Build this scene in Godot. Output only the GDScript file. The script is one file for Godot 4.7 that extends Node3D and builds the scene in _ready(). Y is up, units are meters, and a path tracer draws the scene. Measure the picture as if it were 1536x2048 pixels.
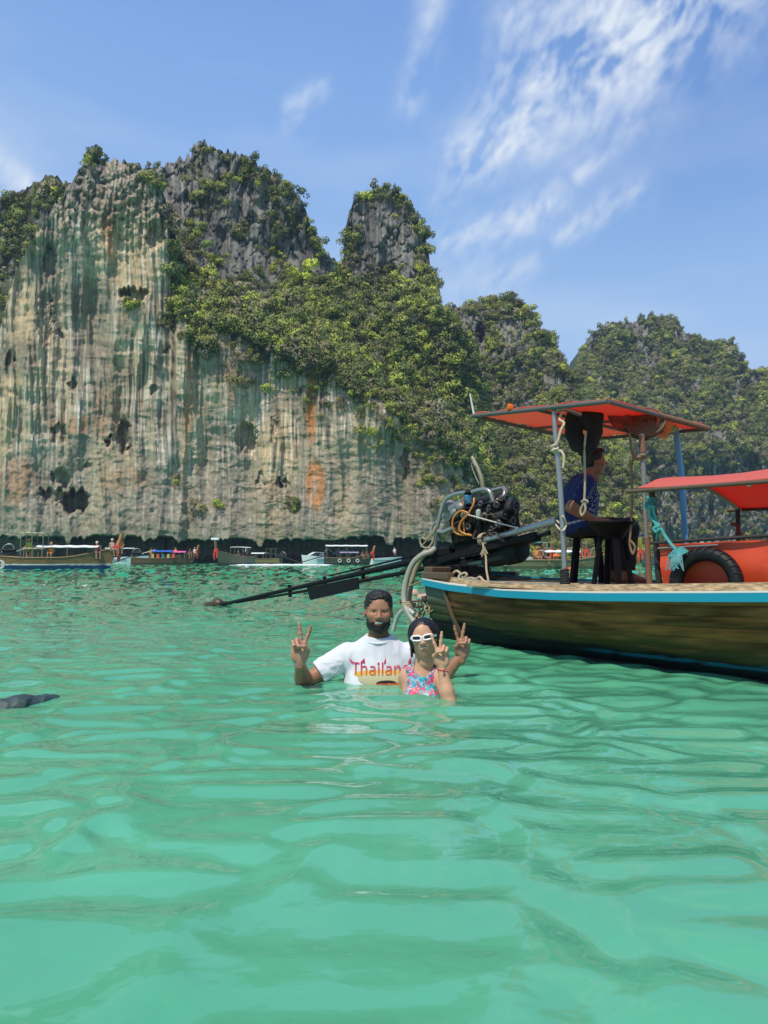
extends Node3D
# A lagoon between limestone cliffs: green water, a moored longtail boat, two people bathing, tour boats far behind.

const F := 1480.0          # focal length in photograph pixels
const CAM_Y := 0.70        # the lens above the water
var pitch := atan(96.0 / F)
var rng := RandomNumberGenerator.new()
var used := {}
var base_of := {}          # local origin that the meshes of a thing are measured from
var M := {}
var N := {}
var n_veil := noise("veil", 1.6, 4)
var n_wx := noise("wx", 7.0, 2)
var n_wy := noise("wy", 7.0, 2)
var n_grain := noise("grain", 26.0, 5)
var n_fleck := noise("fleck", 62.0, 4)
var n_wrinkle := noise("wrinkle", 7.0, 3)
var n_curl := noise("curl", 45.0, 2)
var n_strand := noise("strand", 60.0, 2)
var n_zone := noise("zone", 0.045, 2)
var n_crack := noise("crack", 0.16, 3)
var n_fold := noise("fold", 8.0, 3, FastNoiseLite.TYPE_SIMPLEX_SMOOTH, FastNoiseLite.FRACTAL_RIDGED)
var n_soft := noise("soft", 9.0, 3)
var n_wild := noise("wild", 1.1, 3)
var n_swell := noise("swell", 0.26)
var n_wave := noise("wave", 1.5)
var n_chop := noise("chop", 2.0)
var n_chop2 := noise("chop2", 4.0)
var n_rip2 := noise("rip2", 6.8)
var n_ripple := noise("ripple", 3.9)
var n_bed := noise("bed", 0.16, 3)
var n_tint := noise("tint", 0.9, 3)
var n_small := noise("small", 0.06, 3)
var n_cw := noise("cw", 0.11, 2)
var n_ca := noise("ca", 0.16, 2)
var n_cb := noise("cb", 0.55, 2)
var n_cc := noise("cc", 1.3, 2)
var n_blot := noise("blot", 0.05, 3)
var n_fine := noise("fine", 0.9, 3)
var n_warm := noise("warm", 0.07, 2)
var n_dw := noise("dw", 0.09, 2)
var n_d1 := noise("d1", 0.025, 2)
var n_d2 := noise("d2", 0.10, 2)
var n_d3 := noise("d3", 0.16)
var n_d4 := noise("d4", 0.42)
var n_d5 := noise("d5", 0.9, 2)
var n_d6 := noise("d6", 0.42, 4)
var n_d7 := noise("d7", 0.12, 3)
var n_d8 := noise("d8", 0.25, 4, FastNoiseLite.TYPE_SIMPLEX, FastNoiseLite.FRACTAL_RIDGED)
var n_jx := noise("jx", 0.35, 3)
var n_jy := noise("jy", 0.5, 2)
var n_lip := noise("lip", 0.10, 2)
var n_drip := noise("drip", 0.75, 2)
var n_curtain := noise("curtain", 0.16, 2)
var n_e1 := noise("e1", 0.035, 2)
var n_e2 := noise("e2", 0.09, 2)
var n_e3 := noise("e3", 0.22, 2)
var n_e4 := noise("e4", 0.22, 4)
var n_jag := noise("jag", 0.07, 4)
var n_jagr := noise("jagr", 0.03, 3, FastNoiseLite.TYPE_SIMPLEX, FastNoiseLite.FRACTAL_RIDGED)
var n_patch := noise("patch", 0.05, 2)
var n_veg := noise("veg", 0.075, 3)
var n_vegf := noise("vegf", 0.3, 2)
# the moored boat: its axis, its side and the frame that its parts are built in
var boat_u := Vector3(cos(deg_to_rad(47.0)), 0, sin(deg_to_rad(47.0)))
var boat_n := Vector3(-sin(deg_to_rad(47.0)), 0, cos(deg_to_rad(47.0)))
const BOAT_N0 := -5.2
const BOAT_S0 := -4.4
var boat_frame: Transform3D


class Shape:
	var v := PackedVector3Array()
	var n := PackedVector3Array()
	var c := PackedColorArray()
	var uv := PackedVector2Array()
	var i := PackedInt32Array()
	var col := Color.WHITE

	func add(p: Vector3, nn: Vector3, t := Vector2.ZERO) -> int:
		v.append(p); n.append(nn); c.append(col); uv.append(t)
		return v.size() - 1

	func tri(a: Vector3, b: Vector3, d: Vector3) -> void:
		var nn := (d - a).cross(b - a).normalized()
		var k := add(a, nn); add(b, nn); add(d, nn)
		i.append_array(PackedInt32Array([k, k + 1, k + 2]))

	func quad(a: Vector3, b: Vector3, d: Vector3, e: Vector3) -> void:
		var nn := (d - a).cross(b - a).normalized()
		var k := add(a, nn, Vector2(0, 0)); add(b, nn, Vector2(1, 0)); add(d, nn, Vector2(1, 1)); add(e, nn, Vector2(0, 1))
		i.append_array(PackedInt32Array([k, k + 1, k + 2, k, k + 2, k + 3]))

	func box(t: Transform3D, s: Vector3, bevel := 0.0) -> void:
		# a box with chamfered edges: three nested outlines along y
		var h := s * 0.5
		var b := minf(bevel, minf(h.x, minf(h.y, h.z)) * 0.9)
		if b <= 0.0:
			var p := []
			for y in [-1, 1]:
				for q in [[-1, -1], [1, -1], [1, 1], [-1, 1]]:
					p.append(t * Vector3(q[0] * h.x, y * h.y, q[1] * h.z))
			quad(p[4], p[5], p[6], p[7]); quad(p[3], p[2], p[1], p[0])
			for k in 4:
				var l := (k + 1) % 4
				quad(p[k], p[l], p[l + 4], p[k + 4])
			return
		var rings := []
		for yb in [[-h.y, b], [-h.y + b, 0.0], [h.y - b, 0.0], [h.y, b]]:
			var r := PackedVector3Array()
			var x: float = h.x - yb[1]
			var z: float = h.z - yb[1]
			var e: float = b if yb[1] == 0.0 else b * 0.4
			for q in [[-x + e, -z], [x - e, -z], [x, -z + e], [x, z - e], [x - e, z], [-x + e, z], [-x, z - e], [-x, -z + e]]:
				r.append(t * Vector3(q[0], yb[0], q[1]))
			rings.append(r)
		for k in 3:
			for l in 8:
				var m := (l + 1) % 8
				quad(rings[k][l], rings[k][m], rings[k + 1][m], rings[k + 1][l])
		for k in [0, 3]:
			for l in range(1, 7):
				if k == 3: tri(rings[k][0], rings[k][l], rings[k][l + 1])
				else: tri(rings[k][0], rings[k][l + 1], rings[k][l])

	func bar(a: Vector3, b: Vector3, w: float, h: float, up := Vector3.UP, bevel := 0.0) -> void:
		var d := b - a
		var x := d.normalized()
		var z := x.cross(up).normalized()
		if z.length() < 0.5: z = x.cross(Vector3.RIGHT).normalized()
		var y := z.cross(x)
		box(Transform3D(Basis(x, y, z), (a + b) * 0.5), Vector3(d.length(), h, w), bevel)

	func tube(p: PackedVector3Array, r, sides := 8, caps := true) -> void:
		# r: one radius or one for each point
		var up := Vector3(0.123, 0.97, 0.21)
		var first := v.size()
		var len := 0.0
		for k in p.size():
			var d := (p[mini(k + 1, p.size() - 1)] - p[maxi(k - 1, 0)]).normalized()
			var x := up - d * up.dot(d)
			if x.length() < 0.05: x = Vector3.RIGHT - d * d.x
			x = x.normalized()
			up = x
			var y := d.cross(x)
			var rr: float = r[k] if r is PackedFloat32Array or r is Array else r
			if k: len += p[k].distance_to(p[k - 1])
			for s in sides + 1:
				var a := TAU * s / sides
				var o := x * cos(a) + y * sin(a)
				add(p[k] + o * rr, o, Vector2(float(s) / sides, len))
		for k in p.size() - 1:
			for s in sides:
				var a := first + k * (sides + 1) + s
				var b := a + sides + 1
				i.append_array(PackedInt32Array([a, a + 1, b + 1, a, b + 1, b]))
		if caps:
			for e in [0, p.size() - 1]:
				var d := (p[1] - p[0]) if e == 0 else (p[e - 1] - p[e])
				var m := add(p[e], -d.normalized())
				for s in sides:
					var a: int = first + e * (sides + 1) + s
					var k := add(v[a], -d.normalized())
					add(v[a + 1], -d.normalized())
					i.append_array(PackedInt32Array([m, k, k + 1] if e else [m, k + 1, k]))

	func cyl(a: Vector3, b: Vector3, r: float, r2 := -1.0, sides := 14) -> void:
		tube(PackedVector3Array([a, b]), [r, r if r2 < 0.0 else r2], sides)

	func lathe(t: Transform3D, prof: Array, sides := 20) -> void:
		# prof: [radius, height] pairs turned round the y axis
		var first := v.size()
		for k in prof.size():
			var a: Array = prof[maxi(k - 1, 0)]
			var b: Array = prof[mini(k + 1, prof.size() - 1)]
			var sl := Vector2(b[1] - a[1], a[0] - b[0]).normalized()
			for s in sides + 1:
				var g := TAU * s / sides
				add(t * Vector3(prof[k][0] * cos(g), prof[k][1], prof[k][0] * sin(g)), (t.basis * Vector3(sl.x * cos(g), sl.y, sl.x * sin(g))).normalized(), Vector2(float(s) / sides, float(k) / prof.size()))
		for k in prof.size() - 1:
			for s in sides:
				var a := first + k * (sides + 1) + s
				var b := a + sides + 1
				i.append_array(PackedInt32Array([a, a + 1, b + 1, a, b + 1, b]))

	func ball(c0: Vector3, r: Vector3, bs := Basis.IDENTITY, nu := 12, nv := 8) -> void:
		var first := v.size()
		for k in nv + 1:
			var th := PI * k / nv
			for s in nu + 1:
				var g := TAU * s / nu
				var d := Vector3(sin(th) * cos(g), cos(th), sin(th) * sin(g))
				add(c0 + bs * (d * r), (bs * (d / r)).normalized(), Vector2(float(s) / nu, float(k) / nv))
		for k in nv:
			for s in nu:
				var a := first + k * (nu + 1) + s
				var b := a + nu + 1
				i.append_array(PackedInt32Array([a, a + 1, b + 1, a, b + 1, b]))

	func torus(t: Transform3D, R: float, r: float, nu := 40, nv := 12) -> void:
		var first := v.size()
		for k in nu + 1:
			var a := TAU * k / nu
			var o := Vector3(cos(a), sin(a), 0)
			for s in nv + 1:
				var b := TAU * s / nv
				var d := o * cos(b) + Vector3(0, 0, sin(b))
				add(t * (o * R + d * r), (t.basis * d).normalized(), Vector2(float(k) / nu, float(s) / nv))
		for k in nu:
			for s in nv:
				var a := first + k * (nv + 1) + s
				var b := a + nv + 1
				i.append_array(PackedInt32Array([a, a + 1, b + 1, a, b + 1, b]))

	func grid(rows: Array, closed := false, uvs := true) -> void:
		# rows of points, smooth normals
		var first := v.size()
		var w: int = rows[0].size()
		for a in rows.size():
			for b in w:
				var u: Vector3 = rows[a][(b + 1) % w if closed else mini(b + 1, w - 1)] - rows[a][(b - 1 + w) % w if closed else maxi(b - 1, 0)]
				var q: Vector3 = rows[mini(a + 1, rows.size() - 1)][b] - rows[maxi(a - 1, 0)][b]
				add(rows[a][b], q.cross(u).normalized(), Vector2(float(b) / (w - 1), float(a) / (rows.size() - 1)))
		for a in rows.size() - 1:
			for b in (w if closed else w - 1):
				var k := first + a * w + b
				var l := first + a * w + (b + 1) % w
				i.append_array(PackedInt32Array([k, l, l + w, k, l + w, k + w]))

	func slab(rows: Array, th: Vector3) -> void:
		# a sheet with thickness: grid, its copy moved by th, and the rim
		grid(rows)
		var low := []
		for r in rows:
			var q := PackedVector3Array()
			for p in r: q.append(p + th)
			low.append(q)
		grid(low)
		var rim := []
		for b in rows[0].size(): rim.append([rows[0][b], low[0][b]])
		for a in range(1, rows.size()): rim.append([rows[a][-1], low[a][-1]])
		for b in range(rows[0].size() - 2, -1, -1): rim.append([rows[-1][b], low[-1][b]])
		for a in range(rows.size() - 2, -1, -1): rim.append([rows[a][0], low[a][0]])
		for k in rim.size() - 1:
			quad(rim[k][0], rim[k + 1][0], rim[k + 1][1], rim[k][1])

	func append(o: Shape, t := Transform3D()) -> void:
		var k := v.size()
		for p in o.v: v.append(t * p)
		for p in o.n: n.append((t.basis * p).normalized())
		c.append_array(o.c); uv.append_array(o.uv)
		for q in o.i: i.append(q + k)

	func mesh(off := Vector3.ZERO) -> ArrayMesh:
		var a := []
		a.resize(Mesh.ARRAY_MAX)
		var vv := v
		if off != Vector3.ZERO:
			vv = PackedVector3Array()
			vv.resize(v.size())
			for k in v.size(): vv[k] = v[k] - off
		a[Mesh.ARRAY_VERTEX] = vv; a[Mesh.ARRAY_NORMAL] = n; a[Mesh.ARRAY_COLOR] = c; a[Mesh.ARRAY_TEX_UV] = uv; a[Mesh.ARRAY_INDEX] = i
		var ii := i.duplicate()
		for k in range(0, ii.size(), 3):
			var p := ii[k]
			var q := ii[k + 1]
			var r := ii[k + 2]
			if (v[r] - v[p]).cross(v[q] - v[p]).dot(n[p] + n[q] + n[r]) < 0.0:
				ii[k + 1] = r; ii[k + 2] = q
		a[Mesh.ARRAY_INDEX] = ii
		var m := ArrayMesh.new()
		m.add_surface_from_arrays(Mesh.PRIMITIVE_TRIANGLES, a)
		return m


# ---------------------------------------------------------------- naming and placing
func numbered(called: String) -> String:
	used[called] = used.get(called, -1) + 1
	return called if used[called] == 0 else "%s_%03d" % [called, used[called]]


func tag(o: Node, label: String, category := "", group := "", kind := "") -> void:
	o.set_meta("label", label)
	if category: o.set_meta("category", category)
	if group: o.set_meta("group", group)
	if kind: o.set_meta("kind", kind)


func thing(called: String, label: String, category: String, at: Vector3, frame := Transform3D(), group := "") -> Node3D:
	# an empty node at the thing's base; at is measured in frame, and so are the shapes of its parts
	var o := Node3D.new()
	o.name = numbered(called)
	add_child(o, true)
	o.transform = frame * Transform3D(Basis.IDENTITY, at)
	base_of[o] = at
	tag(o, label, category, group)
	return o


func part(parent: Node, called: String, s: Shape, m: Material, label := "") -> MeshInstance3D:
	var o := MeshInstance3D.new()
	o.name = called
	var b: Vector3 = base_of.get(parent, Vector3.ZERO)
	o.mesh = s.mesh(b)
	o.material_override = m
	base_of[o] = b
	parent.add_child(o, true)
	if label: o.set_meta("label", label)
	return o


func single(called: String, s: Shape, m: Material, label: String, category: String, at: Vector3, frame := Transform3D(), group := "") -> MeshInstance3D:
	var o := MeshInstance3D.new()
	o.name = numbered(called)
	o.mesh = s.mesh(at)
	o.material_override = m
	add_child(o, true)
	o.transform = frame * Transform3D(Basis.IDENTITY, at)
	base_of[o] = at
	tag(o, label, category, group)
	return o


func ray(px: float, py: float) -> Vector3:
	return Vector3((px - 768.0) / F, -(py - 1024.0) / F, -1.0).rotated(Vector3.RIGHT, pitch)


func at(px: float, py: float, depth: float) -> Vector3:
	var r := ray(px, py)
	return Vector3(0, CAM_Y, 0) + r * (depth / -r.z)


func on_boat(px: float, py: float, side: float) -> Vector3:
	# where the sight line meets the upright plane that runs along the boat at that distance from its middle; in the boat's frame
	var r := ray(px, py)
	var p := Vector3(0, CAM_Y, 0) + r * ((BOAT_N0 + side) / r.dot(boat_n))
	return boat_frame.affine_inverse() * p


func path(pts: Array, steps := 6) -> PackedVector3Array:
	# a smooth curve through the points
	var o := PackedVector3Array()
	for k in pts.size() - 1:
		var a: Vector3 = pts[maxi(k - 1, 0)]
		var b: Vector3 = pts[k]
		var c: Vector3 = pts[k + 1]
		var d: Vector3 = pts[mini(k + 2, pts.size() - 1)]
		for s in steps:
			o.append(b.cubic_interpolate(c, a, d, float(s) / steps))
	o.append(pts[-1])
	return o


func noise(key: String, freq := 0.1, oct := 1, type := FastNoiseLite.TYPE_SIMPLEX_SMOOTH, fractal := FastNoiseLite.FRACTAL_FBM) -> FastNoiseLite:
	if not N.has(key):
		var n := FastNoiseLite.new()
		n.seed = absi(hash(key)) % 10000
		n.noise_type = type
		n.frequency = freq
		n.fractal_type = fractal if oct > 1 else FastNoiseLite.FRACTAL_NONE
		n.fractal_octaves = oct
		N[key] = n
	return N[key]


func mat(key: String, c: Color, rough := 0.7, metal := 0.0, extra := {}) -> StandardMaterial3D:
	# c is a real-world (linear) base colour
	if M.has(key): return M[key]
	var m := StandardMaterial3D.new()
	m.resource_name = key
	m.albedo_color = c.linear_to_srgb()
	m.roughness = rough
	m.metallic = metal
	m.cull_mode = BaseMaterial3D.CULL_DISABLED
	for k in extra: m.set(k, extra[k])
	M[key] = m
	return m


func lin(pts: Array, x: float) -> float:
	# piecewise linear through [x, y] pairs
	if x <= pts[0][0]: return pts[0][1]
	for k in range(1, pts.size()):
		if x <= pts[k][0]:
			return lerpf(pts[k - 1][1], pts[k][1], (x - pts[k - 1][0]) / (pts[k][0] - pts[k - 1][0]))
	return pts[-1][1]


func ss(a: float, b: float, x: float) -> float:
	return smoothstep(a, b, x)


func spread(work: Callable, count: int) -> void:
	# runs work(0) ... work(count - 1) on all cores; each writes only its own slot
	WorkerThreadPool.wait_for_group_task_completion(WorkerThreadPool.add_group_task(work, count))


# ---------------------------------------------------------------- soft bodies: a field of rounded shapes joined smoothly, then meshed with surface nets
class Prim:
	var kind := 0
	var a := Vector3.ZERO
	var ba := Vector3.ZERO
	var ra := 0.0
	var rb := 0.0
	var l2 := 1.0
	var inv := Transform3D()
	var r := Vector3.ONE
	var k := 0.02
	var cut := false

	func dist(p: Vector3) -> float:
		if kind == 0:
			var pa := p - a
			var h := clampf(pa.dot(ba) / l2, 0.0, 1.0)
			return (pa - ba * h).length() - lerpf(ra, rb, h)
		var q := inv * p
		if kind == 1:
			var k0 := (q / r).length()
			var k1 := (q / (r * r)).length()
			return k0 * (k0 - 1.0) / maxf(k1, 1e-6)
		var e := q.abs() - r + Vector3(ra, ra, ra)
		return e.max(Vector3.ZERO).length() + minf(maxf(e.x, maxf(e.y, e.z)), 0.0) - ra


class Blob:
	var prims: Array[Prim] = []
	var clips := []
	var grow := 0.0
	var lo := Vector3.ONE * 1e6
	var hi := Vector3.ONE * -1e6
	var wrinkle: FastNoiseLite
	var wrinkle_by := 0.0
	var wrinkle_scale := Vector3.ONE

	func bound(p: Vector3, r: float) -> void:
		lo = lo.min(p - Vector3(r, r, r))
		hi = hi.max(p + Vector3(r, r, r))

	func cap(a: Vector3, b: Vector3, ra: float, rb := -1.0, k := 0.02, cut := false) -> Blob:
		var q := Prim.new()
		q.a = a; q.ba = b - a; q.ra = ra; q.rb = ra if rb < 0.0 else rb; q.l2 = maxf(q.ba.length_squared(), 1e-9); q.k = k; q.cut = cut
		prims.append(q)
		if not cut: bound(a, ra); bound(b, q.rb)
		return self

	func chain(pts: Array, rs: Array, k := 0.01) -> Blob:
		for i in pts.size() - 1: cap(pts[i], pts[i + 1], rs[i], rs[i + 1], k)
		return self

	func egg(c: Vector3, r: Vector3, k := 0.02, bs := Basis.IDENTITY, cut := false) -> Blob:
		var q := Prim.new()
		q.kind = 1; q.inv = Transform3D(bs, c).affine_inverse(); q.r = r; q.k = k; q.cut = cut
		prims.append(q)
		if not cut: bound(c, maxf(r.x, maxf(r.y, r.z)))
		return self

	func block(c: Vector3, r: Vector3, round_: float, k := 0.02, bs := Basis.IDENTITY, cut := false) -> Blob:
		var q := Prim.new()
		q.kind = 2; q.inv = Transform3D(bs, c).affine_inverse(); q.r = r; q.ra = round_; q.k = k; q.cut = cut
		prims.append(q)
		if not cut: bound(c, r.length())
		return self

	func join(o: Blob) -> Blob:
		prims.append_array(o.prims)
		lo = lo.min(o.lo); hi = hi.max(o.hi)
		return self

	func value(p: Vector3, list: Array[Prim]) -> float:
		var d := 1e3
		for q in list:
			var e := q.dist(p)
			if q.cut:
				var h := maxf(q.k - absf(d + e), 0.0) / q.k
				d = maxf(d, -e) + h * h * q.k * 0.25
			else:
				var h := maxf(q.k - absf(d - e), 0.0) / q.k
				d = minf(d, e) - h * h * q.k * 0.25
		d -= grow
		if wrinkle_by != 0.0 and absf(d) < 0.05: d += wrinkle_by * wrinkle.get_noise_3dv(p * wrinkle_scale)
		for c in clips: d = maxf(d, (p - c[0]).dot(c[1]))
		return d

	func skin(cell: float, color = null) -> Shape:
		var pad := Vector3.ONE * (cell * 3.0 + grow + absf(wrinkle_by))
		var o := lo - pad
		var size := (hi + pad - o) / cell
		var nx := int(size.x) + 2
		var ny := int(size.y) + 2
		var nz := int(size.z) + 2
		var f := PackedFloat32Array()
		f.resize(nx * ny * nz)
		f.fill(1e3)
		var B := 6
		var half := cell * B * 0.5
		var diag := half * 1.7321 + cell * 2.5
		for bz in range(0, nz, B):
			for by in range(0, ny, B):
				for bx in range(0, nx, B):
					var m := o + Vector3(bx, by, bz) * cell + Vector3(half, half, half)
					var d := value(m, prims)
					var inside := d < -diag
					if d > diag: continue
					var near: Array[Prim] = []
					if not inside:
						var best := 1e3
						var ds := PackedFloat32Array()
						for q in prims:
							var e := q.dist(m)
							ds.append(e)
							if not q.cut: best = minf(best, e)
						for i in prims.size():
							if ds[i] < (diag + 0.06 if prims[i].cut else best + 2.0 * diag + 0.05): near.append(prims[i])
					for z in range(bz, mini(bz + B, nz)):
						for y in range(by, mini(by + B, ny)):
							var row := (z * ny + y) * nx
							for x in range(bx, mini(bx + B, nx)):
								f[row + x] = -1.0 if inside else value(o + Vector3(x, y, z) * cell, near)
		var s := Shape.new()
		var ids := {}
		var sx := 1
		var sy := nx
		var sz := nx * ny
		var off := PackedInt32Array([0, 1, sy, sy + 1, sz, sz + 1, sz + sy, sz + sy + 1])
		for z in nz - 1:
			for y in ny - 1:
				var row := (z * ny + y) * nx
				for x in nx - 1:
					var c := row + x
					var v0 := f[c]
					if v0 > 900.0: continue
					var neg := 0
					for k in 8:
						if f[c + off[k]] < 0.0: neg += 1
					if neg == 0 or neg == 8: continue
					var p := Vector3.ZERO
					var cnt := 0
					for k in 8:
						for ax in 3:
							var l := k | (1 << ax)
							if l == k: continue
							var a := f[c + off[k]]
							var b := f[c + off[l]]
							if (a < 0.0) != (b < 0.0):
								var t := a / (a - b)
								var w := Vector3(k & 1, (k >> 1) & 1, k >> 2)
								w[ax] += t
								p += w
								cnt += 1
					var g := Vector3.ZERO
					for k in 8:
						g += Vector3(1 if k & 1 else -1, 1 if k & 2 else -1, 1 if k & 4 else -1) * clampf(f[c + off[k]], -0.2, 0.2)
					ids[c] = s.v.size()
					var pos := o + (Vector3(x, y, z) + p / cnt) * cell
					var nn := g.normalized()
					s.col = color.call(pos, nn) if color else Color.WHITE
					s.add(pos, nn)
		for c in ids:
			for ax in 3:
				var st := sx if ax == 0 else sy if ax == 1 else sz
				var a := f[c]
				if (a < 0.0) == (f[c + st] < 0.0): continue
				var u := sy if ax == 0 else sz if ax == 1 else sx
				var w := sz if ax == 0 else sx if ax == 1 else sy
				if not (ids.has(c - u) and ids.has(c - w) and ids.has(c - u - w)): continue
				var q := PackedInt32Array([ids[c], ids[c - u], ids[c - u - w], ids[c - w]])
				if a < 0.0: s.i.append_array(PackedInt32Array([q[0], q[2], q[1], q[0], q[3], q[2]]))
				else: s.i.append_array(PackedInt32Array([q[0], q[1], q[2], q[0], q[2], q[3]]))
		return s


func _ready() -> void:
	rng.seed = 7
	var cam := Camera3D.new()
	cam.name = "camera"
	cam.position = Vector3(0, CAM_Y, 0)
	cam.rotation.x = pitch
	cam.fov = rad_to_deg(2.0 * atan(1024.0 / F))
	cam.near = 0.05
	cam.far = 6000.0
	add_child(cam)
	cam.current = true
	var env := Environment.new()
	env.background_mode = Environment.BG_SKY
	env.sky = Sky.new()
	env.sky.sky_material = make_sky()
	env.tonemap_mode = Environment.TONE_MAPPER_LINEAR
	env.tonemap_exposure = 1.0
	env.sdfgi_enabled = true
	env.ssao_enabled = true
	env.ssil_enabled = true
	if FOG > 0.0:
		env.fog_enabled = true
		env.fog_density = FOG
		env.fog_light_color = Color(0.72, 0.82, 0.95)
	var we := WorldEnvironment.new()
	we.name = "world_environment"
	we.environment = env
	add_child(we)
	var sun := DirectionalLight3D.new()
	sun.name = "sun"
	sun.light_energy = 1.32
	sun.light_color = Color(1.0, 0.965, 0.9)
	sun.light_angular_distance = 0.5
	sun.shadow_enabled = true
	add_child(sun)
	sun.look_at_from_position(Vector3.ZERO, -Vector3(-0.25, 0.86, 0.46), Vector3.FORWARD)
	boat_frame = Transform3D(Basis(boat_u, Vector3.UP, boat_n), boat_u * BOAT_S0 + boat_n * BOAT_N0)
	people_materials()
	make_water()
	make_mountains()
	moored_boat()
	far_boats()
	bathers()


# ---------------------------------------------------------------- sky
const FOG := 0.00022
# bands of high cloud: centre lines in degrees (azimuth, height), half width, strength
var band_floats := PackedFloat32Array()


func az_el(px: float, py: float) -> Vector2:
	var r := ray(px, py).normalized()
	return Vector2(rad_to_deg(atan2(r.x, -r.z)), rad_to_deg(asin(r.y)))


func sky_color(az: float, el: float) -> Color:
	var e := maxf(el, 0.0)
	var c := Color(0.50, 0.67, 0.91).lerp(Color(0.37, 0.57, 0.885), ss(0, 16, e)).lerp(Color(0.245, 0.44, 0.82), ss(12, 32, e)).lerp(Color(0.130, 0.280, 0.68), ss(28, 48, e)).lerp(Color(0.09, 0.205, 0.57), ss(45, 90, e))
	var side := 0.5 - 0.5 * cos(deg_to_rad(az - 40.0))
	c = c.lerp(Color(0.40, 0.58, 0.89), 0.42 * side * (1.0 - ss(50, 85, e)))
	var clear := ss(0, 26, az) * ss(150, 90, az) * ss(16, 36, e)
	c = c.lerp(Color(0.118, 0.262, 0.63), 0.75 * clear)
	var d := Vector3(sin(deg_to_rad(az)) * cos(deg_to_rad(el)), sin(deg_to_rad(el)), -cos(deg_to_rad(az)) * cos(deg_to_rad(el)))
	# thin veil everywhere
	var q := Vector3(d.x, d.y * 2.2, d.z)
	var veil := n_veil.get_noise_3dv(q * Vector3(1, 1.6, 1))
	var dens := 0.20 * ss(-0.15, 0.5, veil) * (1.0 - ss(45, 80, e)) * (1.0 - 0.75 * clear)
	# bands with a mottled, streaky grain
	var warp := Vector3(n_wx.get_noise_3dv(d), n_wy.get_noise_3dv(d + Vector3(5, 0, 0)), 0) * 0.016
	var g := d + warp
	var grain := n_grain.get_noise_3dv(Vector3(g.x * 0.8 - g.y * 0.6, (g.x * 0.6 + g.y * 0.8) * 0.38, g.z * 0.7))
	var fleck := n_fleck.get_noise_3dv(Vector3(g.x * 0.8 - g.y * 0.6, (g.x * 0.6 + g.y * 0.8) * 0.5, g.z * 0.7))
	var soft := n_soft.get_noise_3dv(g)
	var sum := 0.0
	var f := band_floats
	for k in range(0, f.size(), 7):
		var ax := az - f[k]
		var ay := el - f[k + 1]
		var bx := f[k + 2]
		var by := f[k + 3]
		var t := clampf((ax * bx + ay * by) / (bx * bx + by * by), 0.0, 1.0)
		ax -= bx * t
		ay -= by * t
		var w := lerpf(f[k + 4], f[k + 5], t)
		var d2 := (ax * ax + ay * ay) / (w * w)
		if d2 < 7.0: sum = maxf(sum, f[k + 6] * exp(-d2))
	var wild := ss(0.12, 0.55, n_wild.get_noise_3dv(q + Vector3(3.1, 0, 0))) * 0.55 * ss(38, 60, absf(az)) * (1.0 - ss(55, 85, e)) * ss(2, 12, e)
	sum = maxf(sum, wild)
	var cl := sum * clampf(0.52 + soft * 0.65 + grain * 0.68 + fleck * 0.5, 0.0, 1.25)
	dens = 1.0 - (1.0 - dens) * (1.0 - clampf(cl, 0, 0.93))
	return c.lerp(Color(0.80, 0.87, 0.96), dens)


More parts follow.
